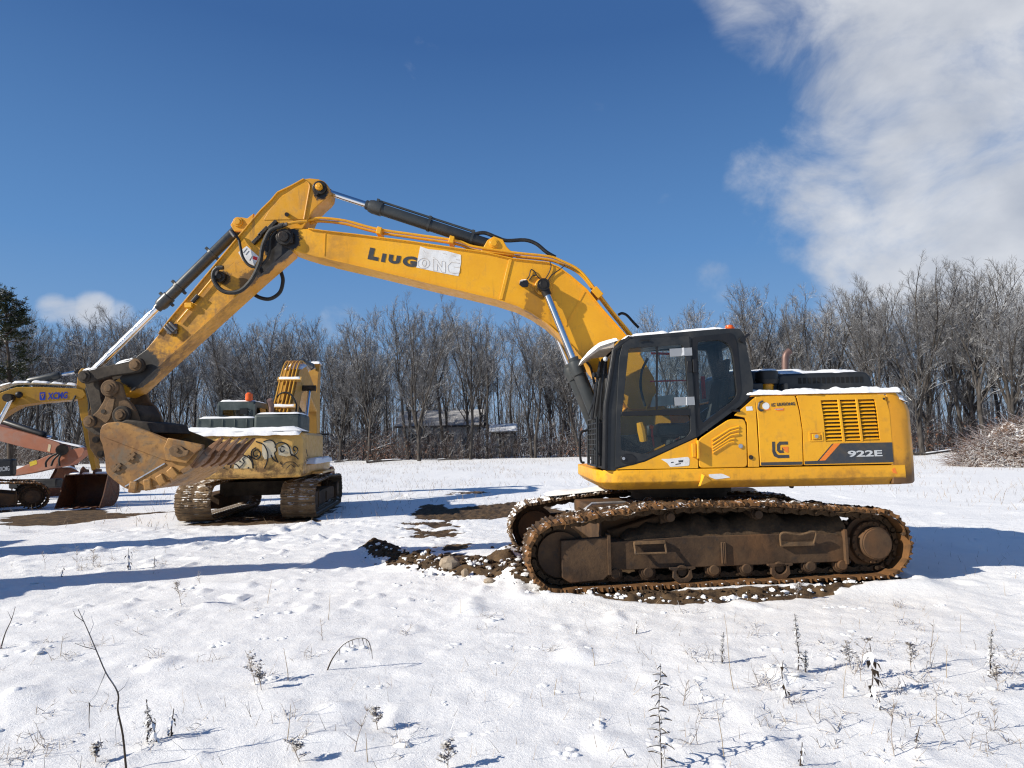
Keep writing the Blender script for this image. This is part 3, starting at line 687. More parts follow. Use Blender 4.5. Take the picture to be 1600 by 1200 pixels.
def roundpoly(pts, r, n=4):
    out = []; N = len(pts)
    for i in range(N):
        p = Vector((pts[i][0], pts[i][1])); a = Vector(pts[i - 1][:2]) - p; b = Vector(pts[(i + 1) % N][:2]) - p
        ra = min(r, a.length * .45, b.length * .45); p0 = p + a.normalized() * ra; p1 = p + b.normalized() * ra
        for k in range(n + 1):
            t = k / n; q = p0 * (1 - t) ** 2 + p * 2 * t * (1 - t) + p1 * t * t; out.append((q.x, q.y))
    return out

# undercarriage, turned 5 degrees
T5 = Matrix.Rotation(R_(5), 4, 'Z')
tops = [(-1.45, .885), (-.85, .955), (-.55, .970), (.50, .965), (1.0, .915), (1.5, .875)]
nt_ = crawler_track(EX, T5, -1.19, -1.88, 1.90, .41, .425, .41, .41, tops, -1)
_pth = hull_path(-1.88, .41, .41, 1.90, .425, .41, tops)
m = crust_ribbon(T5, _pth, 1.30, 4.55, -1.50, -.88, .030, 5, cover=.40); m.build('mud_crust', M_mudtop, nt_, kind='stuff', angle=70)
m = crust_ribbon(T5, _pth, 4.3, 5.6, -1.50, -.88, .022, 8, ns=70, cover=.52); m.build('mud_crust', M_mudtop, nt_, kind='stuff', angle=70)
m = MB(); rr3 = random.Random(8)
for k in range(21):
    a = -1.75 + k * .19; L = rr3.uniform(.04, .13) * (.5 if a < -.2 else 1.2)
    for j in range(4): m.ball((a + .03 * j + rr3.uniform(-.015, .015), -1.485 + L * j / 3, .052), rr3.uniform(.008, .018) * (.7 if a < -.2 else 1.1), 6, 4, 1.4, 1.2, .6, .2)
m.xform(T5); m.build('snow_cover', M_snow, nt_, kind='stuff', angle=80)
crawler_track(EX, T5, 1.19, -1.88, 1.90, .41, .425, .41, .41, tops, 1, shoe_mat=M_shoesnow, key='snowy')
m = MB(); m.box(-1.0, 1.0, -.55, .55, .45, .82)
for sx in (-1, 1):
    for sy in (-1, 1): m.prism([(sx * .35, .45), (sx * 1.05, .35), (sx * 1.25, .62), (sx * .55, .82)], sy * .5, sy * 1.1)
m.box(-1.3, 1.5, -.92, .92, .40, .84); m.xform(T5); cf = m.build('carbody', M_frame, EX, bevel=.03); 
for v in cf.data.vertices: v.co += ZR
cf.data.update()
m = MB(); m.lathe((2.27, 8.97, .80), (0, 0, 1), [(0, .70), (.10, .70), (.10, .64), (.20, .64), (.20, .70), (.345, .70)], 40); m.build('slew_ring', M_darklink, EX)
m = snow_sheet(-1.7, 1.6, .92, 1.45, lambda x, y: .86 + .11 * max(0, 1 - abs(x + .2) / 1.4) , .03, 60, 8, 3, .03, .9); m.xform(T5)
m.v = [(a + 2.27, b + 8.97, c + .035) for a, b, c in m.v]; m.build('snow_cover', M_snow, EX, kind='stuff')
m = MB()         # pale curved step plate seen between the tracks
m.tube(p3([xz(910, 799, 8.3), xz(925, 787, 8.3), xz(960, 785.5, 8.3), xz(1000, 784, 8.3)], 8.3), .02, 6); m.build('brace_plate', M_bare, EX)

# revolving frame skirt: plan outline at three levels
def plan_ring(off, z, xa, xb):
    out = []; r = .30
    def arc(cx, cy, a0, a1, rr, n=6): return [(cx + rr * math.cos(math.radians(a0 + (a1 - a0) * k / n)), cy + rr * math.sin(math.radians(a0 + (a1 - a0) * k / n)), z) for k in range(n + 1)]
    out += arc(xa + r, YN + r, 180, 270, r - off); out += [(xb, YN + off, z), (xb, YF - off, z)]; out += arc(xa + r, YF - r, 90, 180, r - off); return out
z_b, z_f, z_t = 1.115, 1.205, 1.350
XA, XB = 1.00, 4.62
m = MB(); m.loft([plan_ring(.10, z_b, XA, XB), plan_ring(.0, z_f, XA, XB), plan_ring(0, z_t, XA, XB)]); sk = m.build('side_skirt', M_skirt, EX, bevel=.008)
m = MB(); q = pz([(1096, 740), (1111, 751), (1092, 760)], YN); m.loft([[(q[0][0], YN - .001, q[0][1]), (q[1][0], YN - .012, q[1][1]), (q[2][0], YN + .02, q[2][1])], [(q[0][0] + .02, YN - .05, q[0][1] - .02), (q[1][0], YN - .02, q[1][1]), (q[2][0] + .01, YN - .03, q[2][1] + .01)]]); m.build('step_bracket', M_yellow, sk)
m = MB(); m.prism(roundpoly(pz([(1107, 741), (1128, 740), (1142, 746), (1118, 749), (1108, 745)], YN), .02), YN - .003, YN - .0005); m.build('scuff_patch', M_white, sk)
m = MB(); m.ycyl(*xz(1238, 760.5, YN + .2), YN + .2, YN + .25, .02, 8); m.build('drain_plug', M_black, sk)

# house shell
hz0, hz1 = 1.352, 2.20
hx0 = xz(1160, 700, YN)[0]; hx1 = xz(1390, 680, YN)[0]
m = MB(); m.box(hx0, hx1, YN + .03, YF, hz0, hz1 - .01); m.box(1.3, hx0, 9.35, YF, hz0, 2.15); hs = m.build('engine_housing', M_dark, EX, bevel=.02)
m = MB(); m.box(hx0 - .02, hx1 + .1, YN + .03, YF + .01, hz1 - .012, hz1 + .012); m.build('top_plate', M_yellow, hs, bevel=.006)
m = MB(); m.box(1.28, hx0, 9.34, YF + .012, hz0, 2.16); m.build('fuel_tank', M_yellow, EX, bevel=.04, seg=3)
yp0, yp1 = YN, YN + .035
def panel(name, poly, r=.03, holes=(), mat=None, parent=hs, y0=None, bevel=.008, **k):
    m = MB(); m.prism(roundpoly(poly, r) if r else poly, yp0 if y0 is None else y0, yp1, holes=holes); return m.build(name, mat or M_yellow, parent, bevel=bevel, **k)
panel('lower_panel', pz([(962, 733.5), (1008, 721.5), (1089, 684), (1091.0, 731.5)], YN), .01)
pd = panel('side_door', pz([(1092.3, 731.3), (1091, 687), (1140, 654.5), (1163, 655), (1166, 664), (1168, 730)], YN), .05)
panel('pillar_panel', pz([(1169.3, 729.8), (1167.5, 660), (1164, 652.5), (1148, 649), (1180, 621), (1186.5, 729.4)], YN), .01)
p2 = panel('side_door', C2([(228, 458), (520, 455), (548, 560), (570, 700), (577, 957), (268, 962), (250, 620)], YN), .02)
# slotted radiator door
hole = C2([(703, 487), (1093, 478), (1110, 560), (1133, 775), (740, 785), (722, 600)], YN)
p3_ = panel('radiator_door', roundpoly(C2([(530, 452), (1163, 443), (1200, 570), (1230, 943), (584, 955), (575, 700), (556, 565)], YN), .02), 0, holes=[hole])
hole2 = C2([(690, 476), (1100, 467), (1122, 560), (1147, 787), (728, 797), (708, 600)], YN)
lx = lambda t, v: hole[0][0] + 0  # placeholder
def hpt(u, v):    # bilinear inside the opening
    A, B_, C_, D = C2([(703, 487)], YN)[0], C2([(1093, 478)], YN)[0], C2([(1133, 775)], YN)[0], C2([(740, 785)], YN)[0]
    x = (A[0] * (1 - u) + B_[0] * u) * (1 - v) + (D[0] * (1 - u) + C_[0] * u) * v; z = (A[1] * (1 - u) + B_[1] * u) * (1 - v) + (D[1] * (1 - u) + C_[1] * u) * v; return x, z
for i in range(11):
    for k in range(3):
        u0, u1 = k / 3 + .014, (k + 1) / 3 - .014; v = (i + .55) / 11.2
        a, b = hpt(u0, v), hpt(u1, v); m = MB()
        m.add([(a[0], YN + .004, a[1] - .012), (b[0], YN + .004, b[1] - .012), (b[0], YN + .028, b[1] + .012), (a[0], YN + .028, a[1] + .012),
               (a[0], YN + .004, a[1] - .018), (b[0], YN + .004, b[1] - .018), (b[0], YN + .028, b[1] + .006), (a[0], YN + .028, a[1] + .006)],
              [(0, 1, 2, 3), (4, 7, 6, 5), (0, 4, 5, 1), (1, 5, 6, 2), (2, 6, 7, 3), (3, 7, 4, 0)])
        m.build('louvre_slat', M_yellow, p3_, smooth=False)
for k in (1, 2):
    m = MB(); a, b = hpt(k / 3, -.02), hpt(k / 3, 1.02); m.bar((a[0], YN + .006, a[1]), (b[0], YN + .006, b[1]), .028, .018, (0, 1, 0)); m.build('mullion', M_yellow, p3_, bevel=.003)
# door grooves (two nested raised ribs)
for pts in ([(930, 832), (1040, 763), (1099, 747)], [(931, 857), (1043, 782), (1098, 766)], [(932, 880), (1046, 802), (1098, 792)], [(933, 895), (1040, 828), (1070, 822)], [(935, 912), (1036, 847), (1068, 845)]):
    m = MB(); q = p3(C1(pts, YN - .002), YN - .002); m.tube(q, .016, 6); m.build('pressed_rib', M_yellow, pd)
for pts, par in (([(1108, 868)], pd), ([(1172, 938)], pd)):
    m = MB(); x, z = C1(pts, YN)[0]; m.ycyl(x, z, YN - .012, YN + .01, .026, 18); m.ycyl(x, z, YN - .016, YN, .014, 12); m.build('door_lock', M_grease if par is pd and pts[0][0] > 1150 else M_bare, par)
m = MB()
for y0, y1 in ((850, 930),): pass
m.prism(pz([(1080, 693), (1086, 692), (1086.5, 714), (1081, 714)], YN), YN - .03, YN + .01); m.prism(pz([(1087.5, 688), (1090.5, 688), (1091, 716.5), (1088, 716.5)], YN), YN - .06, YN + .01); m.build('door_hinge', M_yellow, pd, bevel=.004)
m = MB(); m.prism(roundpoly(C2([(616, 712), (716, 708), (722, 780), (620, 786)], YN), .015), YN - .006, YN + .01, holes=[C2([(628, 724), (705, 720), (710, 770), (632, 774)], YN)]); m.prism(C2([(640, 730), (692, 728), (695, 765), (643, 768)], YN), YN - .016, YN + .005); m.build('door_latch', M_yellow, p3_, bevel=.004)
m = MB(); m.ycyl(*C2([(668, 747)], YN)[0], YN - .022, YN, .022, 14); m.build('latch_lock', M_bare, p3_)
# decals on the house
def decal(name, poly, mat, parent, proud=.0025, Y=YN, **k):
    m = MB(); m.prism(poly, Y - proud, Y - .0004); return m.build(name, mat, parent, smooth=False, **k)
decal('stripe_decal', C2([(272, 935), (568, 929), (570, 950), (274, 958)], YN), M_decal, p2)
decal('stripe_decal', C2([(848, 797), (1218, 790), (1228, 933), (588, 948), (586, 927), (690, 923), (738, 920)], YN), M_decal, p3_, label='dark grey band carrying pale numerals')
decal('orange_stripe', C2([(798, 799), (845, 797), (735, 921), (694, 923)], YN), M_orange, p3_)
decal('thin_stripe', C2([(786, 800), (795, 799), (690, 924), (680, 924)], YN), M_decal, p3_)
lettering('922E', C2([(900, 897)], YN)[0], C2([(1148, 891)], YN)[0], YN - .0032, .075, M_decalw, p3_, .028)
# maker emblem on the door
lc = []
decal('emblem', C2([(352, 786), (373, 785), (374, 850), (385, 872), (400, 882), (474, 880), (476, 902), (395, 904), (366, 890), (354, 860)], YN), M_decal, p2, label='dark grey angular emblem on the side door')
decal('emblem', C2([(387, 805), (405, 785), (466, 784), (467, 806), (416, 807), (409, 815), (409, 842), (416, 848), (430, 847), (440, 865), (405, 867), (388, 850)], YN), M_decal, p2)
decal('emblem', C2([(424, 824), (470, 821), (470, 865), (455, 862), (440, 848)], YN), M_orange, p2)
decal('emblem', C2([(424, 826), (440, 848), (430, 848), (424, 842)], YN), M_decal, p2)
lettering('LIUGONG', C2([(388, 527)], YN)[0], C2([(516, 522)], YN)[0], YN - .003, .036, M_decal, p2, .022)
for a in ([(347, 510), (353, 510), (353, 526), (375, 527), (375, 532), (347, 531)], [(357, 508), (376, 508), (376, 513), (362, 513), (362, 520), (376, 520), (376, 524), (357, 523)]): decal('emblem', C2(a, YN), M_decal, p2)
decal('orange_tag', C2([(364, 545), (438, 543), (437, 562), (392, 564)], YN), M_orange, p2)
lettering('WARRANTY', C2([(372, 556)], YN)[0], C2([(432, 554)], YN)[0], YN - .0034, .012, M_decalw, p2, .01)
m = MB(); ring = []
for k in range(22):
    a = math.radians(70 + 250 * k / 21); ring.append((268 + 20 * math.cos(a) - (0 if k else 0), 535 - 26 * math.sin(a)))
q = C2([(284, 492)] + [(262 - 8 * math.sin(t), 505 + 20 * t) for t in (0, .5, 1)] + [(254, 545), (268, 560), (288, 556)], YN); m.tube(smoothpath([(x, YN - .003, z) for x, z in q], 5), [.012] * 31, 6)
m.build('number_six', M_decal, p2)
m = MB(); m.ycyl(*C2([(308, 528)], YN)[0], YN - .003, YN - .0004, .042, 20); m.build('badge', M_white, p2)
decal('badge_tag', C2([(296, 562), (322, 540), (340, 545), (338, 555)], YN), M_orange, p2)
decal('worn_label', C2([(163, 533), (208, 530), (214, 560), (168, 563)], YN), M_white, hs)
decal('torn_label', roundpoly(C1([(655, 948), (780, 935), (790, 948), (788, 990), (668, 1000), (652, 975), (608, 948)], YN), .02), M_white, hs, label='torn white sticker below the cab')
for a in ([(672, 968), (690, 966), (690, 972), (674, 974)], [(718, 958), (750, 955), (748, 968), (722, 970)], [(700, 980), (735, 974), (735, 980), (702, 986)]): decal('worn_print', C1(a, YN), M_decal, hs, .0035)
m = MB(); m.ycyl(*C2([(1158, 476)], YN)[0], YN - .012, YN, .012, 8); m.build('latch_hole', M_black, hs)

# counterweight: plan rings at several heights
def cw_ring(z, ins, rear=0.):
    base = [(4.46, YN + .002), (4.60, YN + .004), (4.70, YN + .025), (4.775, YN + .09), (4.84, YN + .22), (4.93, YN + .55), (4.985, YN + .95), (5.0, 8.97)]
    full = base + [(x, 2 * 8.97 - y) for x, y in base[::-1][1:]]
    return [(4.46 + (x - 4.46) * (1 - ins) - 0 * rear, 8.97 + (y - 8.97) * (1 - ins * .04), z) for x, y in full]
m = MB(); m.loft([cw_ring(1.125, .10), cw_ring(1.15, .02), cw_ring(1.45, 0), cw_ring(1.98, .02), cw_ring(2.05, .08), cw_ring(2.20, .42), cw_ring(2.215, .50)])
cw = m.build('counterweight', M_cwt, EX, bevel=.012, angle=40)
decal('orange_patch', C2([(1218, 985), (1236, 972), (1256, 1018), (1225, 1010)], YN), M_orange, sk)
m = snow_sheet(hx0 + .1, 4.66, YN + .0, 8.2, lambda x, y: hz1 + .012, .060, 150, 14, 11, .03, .85, .10); m.build('snow_cover', M_snow, hs, kind='stuff', label='lumpy snow on the edge of the housing')
m = snow_sheet(4.36, 4.72, YN + .03, 8.6, lambda x, y: 2.19 - max(0, x - 4.5) * .45, .10, 16, 20, 12, .02, .5, .3); m.build('snow_cover', M_snow, hs, kind='stuff')

# engine hood
YH0, YH1 = 7.95, 9.80
hp = pz([(1214, 615), (1216, 588), (1222, 583.8), (1345, 580.2), (1353, 581), (1360, 587), (1366, 606), (1366, 612)], YH0)
m = MB(); m.prism(hp, YH0, YH1); hd = m.build('engine_hood', M_grey, EX, bevel=.05, seg=4)
for k in range(14):
    x = 540 + k * 34.2; m = MB(); m.prism(C2([(x, 326 - k * .75), (x + 22, 325.5 - k * .75), (x + 25, 367 - k * .75), (x + 3, 367.5 - k * .75)], YH0), YH0 - .004, YH0 + .03); m.build('slot_shade_plate', M_dark, hd, smooth=False)  # black plates proud of the hood stand in for the slots' shaded depth
m = snow_sheet(hp[1][0] + .02, hp[4][0] - .04, YH0 + .03, YH1 - .1, lambda x, y: hp[2][1] + (hp[4][1] - hp[2][1]) * (x - hp[2][0]) / (hp[4][0] - hp[2][0]), .045, 60, 14, 21, .03, .6, .05); m.build('snow_cover', M_snow, hd, kind='stuff')
m = MB(); m.box(2.95, 4.1, 8.75, 10.1, 2.2, 2.62); h2 = m.build('rear_hood', M_grey, EX, bevel=.06, seg=3)
m = snow_sheet(3.0, 4.05, 8.8, 10.0, lambda x, y: 2.62, .03, 24, 12, 22, .03, .9, .1); m.build('snow_cover', M_snow, h2, kind='stuff')
ex = [at(1227, 580, 9.3), at(1227, 560, 9.3), at(1229, 553, 9.3), at(1234, 548, 9.3)]
m = MB(); m.tube(smoothpath(ex, 5), .05, 14, caps=True); m.build('exhaust_pipe', M_exh, EX)
m = MB(); m.cyl(ex[3] - Vector((.02, 0, .02)), ex[3] + Vector((.004, 0, .004)), .045, 12); m.build('exhaust_mouth', M_dark, EX)
Yc = 7.92
pc = at(1198, 600, Yc)
m = MB(); m.lathe((pc.x, Yc, pc.z - .005), (0, 0, 1), [(0, .10), (.0, .135), (.05, .14), (.05, .148), (.06, .148), (.06, .14), (.15, .14), (.16, .13), (.165, .05)], 24); pcl = m.build('air_precleaner', M_black, EX)
m = MB(); m.cyl((pc.x, Yc, 2.2), (pc.x, Yc, pc.z), .075, 16); m.cyl((pc.x, Yc, pc.z - .03), (pc.x, Yc, pc.z - .015), .082, 16); m.build('intake_pipe', M_yellow, pcl)
m = snow_sheet(pc.x - .1, pc.x + .1, Yc - .1, Yc + .1, lambda x, y: pc.z + .16, .03, 10, 10, 23, .02, .4, .5); m.build('snow_cover', M_snow, pcl, kind='stuff')
m = MB(); m.box(2.92, 3.05, 7.75, 8.3, 2.2, 2.36); m.box(3.32, 3.38, 7.8, 8.1, 2.2, 2.36); m.build('bracket_box', M_grey, EX, bevel=.01)

# ---- cab
YC0, YC1 = 7.625, 8.60
outer = roundpoly(pz([(942, 733.5), (960, 735), (1008, 722), (1090, 683), (1157, 634), (1176, 615), (1177, 597), (1163, 522), (1156, 513.5), (1132, 513), (985, 525.5), (968, 532), (960, 547), (948, 640)], YC0), .015)
door_o = pz([(960.5, 731), (963, 640), (967, 560), (972, 540), (980, 531), (990, 529.5), (1076, 525.5), (1082, 600), (1087, 682.5), (1008, 718.5)], YC0)
def shrink(poly, d):
    c = Vector((sum(p[0] for p in poly) / len(poly), sum(p[1] for p in poly) / len(poly)))
    return [(c.x + (p[0] - c.x) * (1 - d), c.y + (p[1] - c.y) * (1 - d)) for p in poly]
rw = roundpoly(C1([(838, 214), (992, 204), (1045, 240), (1062, 300), (1088, 540), (1062, 585), (872, 722), (856, 700)], YC0), .05)
m = MB(); m.prism(outer, YC0, YC0 + .06, holes=[shrink(door_o, .06), rw]); cab = m.build('cab', M_grey, EX, bevel=.012)
uw = roundpoly(C1([(408, 258), (740, 234), (760, 285), (784, 640), (366, 662)], YC0), .03)
lw = roundpoly(C1([(356, 674), (790, 672), (794, 775), (765, 815), (520, 920), (360, 892)], YC0), .03)
m = MB(); m.prism(door_o, YC0 - .022, YC0 + .02, holes=[uw, lw]); dr = m.build('cab_door', M_grey, cab, bevel=.010)
def pane(name, poly, y, par=cab, mat=None):
    m = MB(); m.prism(poly, y, y + .006); return m.build(name, mat or M_glass, par, smooth=False)
pane('window_pane', shrink(uw, -.03), YC0 + .0); pane('window_pane', shrink(lw, -.03), YC0 + .0); pane('window_pane', shrink(rw, -.03), YC0 + .03)
m = MB(); m.prism(roundpoly(C1([(800, 190), (1062, 160), (1085, 220), (1112, 520), (1095, 580), (838, 775)], YC0), .05), YC0 - .006, YC0 + .01, holes=[rw]); m.build('window_surround', M_black, cab, bevel=.003)
m = MB(); m.bar(*p3(C1([(586, 246), (584, 640)], YC0 - .006), YC0 - .006), .022, .02, (0, 1, 0)); m.build('sliding_bar', M_black, cab)
m = MB(); m.prism(C1([(362, 655), (786, 632), (790, 676), (358, 680)], YC0), YC0 - .028, YC0 - .0225); m.build('door_rail', M_black, cab, bevel=.002)
lettering('STARGLASS', C1([(553, 664)], YC0)[0], C1([(596, 662)], YC0)[0], YC0 - .031, .012, M_tape, cab, .01) if False else None
for poly in ([(662, 262), (800, 254), (803, 303), (664, 312)], [(690, 564), (815, 560), (820, 612), (694, 616)]):
    m = MB(); m.prism(C1(poly, YC0), YC0 - .027, YC0 - .0225); m.build('tape_strip', M_tape, cab, smooth=False)
m = MB(); m.prism(C1([(738, 256), (752, 255), (754, 302), (734, 305), (742, 280)], YC0), YC0 - .030, YC0 - .0275); m.prism(C1([(764, 562), (771, 562), (771, 613), (764, 613)], YC0), YC0 - .030, YC0 - .0275); m.build('tape_highlight', M_white, cab, smooth=False)
m = MB(); m.prism(roundpoly(C1([(805, 328), (828, 326), (832, 408), (808, 410)], YC0), .01), YC0 - .035, YC0); m.prism(C1([(772, 340), (800, 338), (804, 405), (775, 407)], YC0), YC0 - .03, YC0 - .0225); m.build('door_handle', M_black, cab, bevel=.004)
m = MB(); m.prism(roundpoly(C1([(356, 935), (385, 915), (435, 920), (455, 945), (440, 968), (395, 980), (360, 968)], YC0), .02), YC0 - .032, YC0 - .02); m.build('speaker_cover', M_black, cab, bevel=.004)
m = MB(); m.ycyl(*C1([(374, 945)], YC0)[0], YC0 - .045, YC0 - .03, .018, 12); m.build('door_knob', M_bare, cab)
m = MB(); m.tube(smoothpath(p3(C1([(475, 215), (490, 207), (540, 205), (535, 212)], YC0 - .035), YC0 - .035), 4), .006, 6); m.build('grab_handle', M_black, cab)
m = MB(); m.tube(p3(C1([(1060, 645), (1105, 648)], YC0 - .03), YC0 - .03), .014, 8); m.build('door_stop', M_black, cab)
m = MB(); q = C1([(1115, 205), (1145, 180), (1158, 172)], YC0); m.tube(p3(q, YC0 - .03), .018, 8); m.ycyl(*q[0], YC0 - .05, YC0 + .02, .035, 12); m.build('roof_hook', M_black, cab)
# far side wall, rear wall, roof, floor
m = MB(); m.prism(outer, YC1 - .05, YC1, holes=[roundpoly(pz([(962, 640), (972, 545), (990, 534), (1075, 530), (1140, 530), (1158, 600), (1150, 625), (1085, 672), (970, 680)], YC0), .03)]); m.build('far_wall', M_grey, cab)
xr0, zr0 = xz(1163, 520, YC0); xr1, zr1 = xz(1176, 610, YC0)
m = MB(); m.add([(xr0 - .05, YC0 + .06, zr0), (xr0 - .05, YC1 - .05, zr0), (xr1 - .05, YC1 - .05, zr1), (xr1 - .05, YC0 + .06, zr1), (xr0, YC0 + .06, zr0), (xr0, YC1 - .05, zr0), (xr1, YC1 - .05, zr1), (xr1, YC0 + .06, zr1)], [(0, 1, 2, 3), (7, 6, 5, 4), (0, 4, 5, 1), (1, 5, 6, 2), (2, 6, 7, 3), (3, 7, 4, 0)]) if False else None
for (ya, yb) in ((YC0 + .06, YC0 + .14), (YC1 - .13, YC1 - .05)): m.bar((xr0 - .03, (ya + yb) / 2, zr0 - .02), (xr1 - .03, (ya + yb) / 2, zr1), .08, .05, (1, 0, 0))
m.bar((xr1 - .03, YC0 + .06, zr1 + .1), (xr1 - .03, YC1 - .05, zr1 + .1), .05, .3); m.bar((xr0 - .03, YC0 + .06, zr0 - .04), (xr0 - .03, YC1 - .05, zr0 - .04), .05, .12); m.build('rear_wall', M_grey, cab)
zroof = lambda x: xz(985, 525.5, YC0)[1] + (xz(1132, 513, YC0)[1] - xz(985, 525.5, YC0)[1]) * (x - xz(985, 525.5, YC0)[0]) / (xz(1132, 513, YC0)[0] - xz(985, 525.5, YC0)[0])
xa, xb = xz(985, 525, YC0)[0], xz(1156, 513, YC0)[0]
m = MB(); m.add([(xa - .1, YC0 + .06, zroof(xa) - .09), (xb, YC0 + .06, zroof(xb) - .07), (xb, YC1 - .05, zroof(xb) - .07), (xa - .1, YC1 - .05, zroof(xa) - .09), (xa - .08, YC0 + .06, zroof(xa) - .02), (xb, YC0 + .06, zroof(xb) - .015), (xb, YC1 - .05, zroof(xb) - .015), (xa - .08, YC1 - .05, zroof(xa) - .02)], [(0, 3, 2, 1), (4, 5, 6, 7), (0, 1, 5, 4), (1, 2, 6, 5), (2, 3, 7, 6), (3, 0, 4, 7)]); m.build('cab_roof', M_grey, cab)
m = snow_sheet(xa + .02, xa + .48, YC0 + .01, YC1, lambda x, y: zroof(x) + .0, .042, 30, 14, 31, .03, .6, .12); m.build('snow_cover', M_snow, cab, kind='stuff')
m = snow_sheet(xa + .47, xb - .17, YC0 + .01, YC1, lambda x, y: zroof(x) + .0, .032, 50, 14, 32, .03, .65, .10); m.build('snow_cover', M_snow, cab, kind='stuff')
m = snow_sheet(xa - .13, xa + .05, YC0 + .03, YC1, lambda x, y: zroof(xa) - max(0, xa - .0 - x) * .55, .04, 12, 12, 33, .012, .4, .12); m.build('snow_cover', M_snow, cab, kind='stuff')
m = MB(); m.box(1.15, 2.6, YC0 + .06, YC1 - .05, 1.36, 1.42); m.build('cab_floor', M_black, cab)
# front: pillars, windscreen, lower glass and grid guard
fA = xz(942, 733, YC0); fB = xz(960, 547, YC0); fC = xz(985, 525, YC0)
m = MB()
for y in (YC0 + .01, YC1 - .03): m.tube([(fA[0] + .02, y, fA[1]), (fA[0] + .06, y, fA[1] + .75), (fB[0], y, fB[1]), (fC[0], y, fC[1] - .02)], .035, 8)
m.bar((fA[0] + .03, YC0, fA[1] + .06), (fA[0] + .03, YC1, fA[1] + .06), .06, .12); m.bar((fA[0] + .05, YC0, 1.92), (fA[0] + .05, YC1, 1.92), .05, .05); m.build('front_frame', M_black, cab, bevel=.005)
m = MB(); m.add([(fA[0] + .035, YC0 + .03, 1.4), (fA[0] + .035, YC1 - .03, 1.4), (fB[0] + .01, YC1 - .03, fB[1]), (fB[0] + .01, YC0 + .03, fB[1])], [(0, 1, 2, 3)]); m.build('windscreen', M_glass, cab, smooth=False)
m = MB()
gx = lambda z: fA[0] - .04 + .0 * z
g0, g1, gz0, gz1 = YC0 + .08, YC1 - .02, 1.40, 1.98
xg = fA[0] - .06
m.tube([(xg, g0, gz0), (xg + .02, g0, gz1), (xg + .02, g1, gz1), (xg, g1, gz0), (xg, g0, gz0)], .016, 6)
for k in range(1, 9): z = gz0 + (gz1 - gz0) * k / 9; m.tube([(xg + .01, g0, z), (xg + .01, g1, z)], .007, 5)
for k in range(1, 5): y = g0 + (g1 - g0) * k / 5; m.tube([(xg, y, gz0), (xg + .02, y, gz1)], .006, 5)
m.build('front_grille', M_grey, cab)
m = MB(); m.box(fA[0] - .02, fA[0] + .02, YC0 + .1, YC1 - .05, 1.40, 1.92); m.build('lower_front_glass', M_black, cab)
m = MB(); q = [(fA[0] - .12, YC1 - .12, 1.42), (fA[0] - .17, YC1 - .12, 1.46), (fA[0] - .17, YC1 - .12, 1.78), (fA[0] - .10, YC1 - .12, 1.84), (fA[0] - .02, YC1 - .12, 1.84)]; m.tube(smoothpath(q, 4), .016, 7); m.build('grab_rail', M_black, cab)
for pts, r in (([(925, 655), (931, 610), (938, 565)], .018), ([(936, 700), (939, 620), (946, 560)], .012), ([(919, 650), (928, 625), (933, 600)], .01)):
    m = MB(); m.tube([at(a, b, YC0 + .22) for a, b in pts], r, 6); m.build('wiper_arm', M_black, cab)
m = MB(); c = at(934, 586, YC0 + .2); m.ball(c, .045, 10, 7); m.cyl(c, c + Vector((-.06, -.03, 0)), .03, 10); m.build('front_lamp', M_black, cab)
m = MB(); m.ball(at(946, 561, YC0 + .06), .03, 8, 6); m.build('lamp_glass', M_decalw, cab)
m = MB(); m.bar(at(928, 700, YC0 + .1), at(945, 722, YC0 + .1), .03, .02); m.build('foot_plate', M_black, cab)
# visor with snow
v0, v1, v2 = at(914, 556, 7.85), at(935, 541, 7.85), at(958, 534, 7.85)
m = MB(); ya, yb = 7.76, 8.58
m.loft([[(v0.x, y, v0.z - .03), (v1.x, y, v1.z - .015), (v2.x, y, v2.z - .01), (v2.x, y, v2.z - .09), (v1.x, y, v1.z - .06), (v0.x, y, v0.z - .05)] for y in (ya, yb)]); vis = m.build('sun_visor', M_snowdirty, cab, bevel=.006)
m = snow_sheet(v0.x - .01, v2.x + .06, ya - .01, yb, lambda x, y: (v0.z - .03 + (v1.z - v0.z + .015) * (x - v0.x) / (v1.x - v0.x)) if x < v1.x else (v1.z - .015 + (v2.z - v1.z + .005) * (x - v1.x) / (v2.x - v1.x)), .045, 20, 14, 35, .015, .4, .08); m.build('snow_cover', M_snow, cab, kind='stuff')
bc = at(1142, 512, 7.9)
m = MB(); m.lathe((bc.x, 7.95, bc.z - .02), (0, 0, 1), [(0, .06), (.03, .06), (.035, .05), (.055, .045), (.065, .02)], 16); m.build('roof_beacon', M_amber, cab)
# inside
m = MB(); m.box(2.15, 2.62, 7.9, 8.35, 1.55, 1.80); m.obox((2.60, 8.12, 2.12), (.07, 0, .02), (0, .23, 0), (.07, 0, .34)); m.obox((2.70, 8.12, 2.58), (.05, 0, .01), (0, .14, 0), (.02, 0, .12)); m.build('driver_seat', M_seat, cab, bevel=.05, seg=3)
m = MB()
for y in (7.84, 8.42): m.box(1.75, 2.35, y - .06, y + .06, 1.74, 1.90)
m.build('control_console', M_grey, cab, bevel=.03)
m = MB(); m.box(2.0, 2.4, 7.78, 8.5, 1.42, 1.7); m.build('seat_base', M_seat, cab, bevel=.03)
for k, (a, b) in enumerate((((930 / 1, 745), 0),) if False else ()): pass
m = MB(); m.tube([at(1006, 690, 7.95), at(1003, 672, 7.95), at(1000, 660, 7.95)], [.05, .06, .045], 10); m.build('lever_boot', M_yellow, cab)
m = MB(); m.tube([at(1022, 698, 7.85), at(1019, 680, 7.85), at(1018, 667, 7.85)], .014, 7); m.build('safety_lever', M_red, cab)
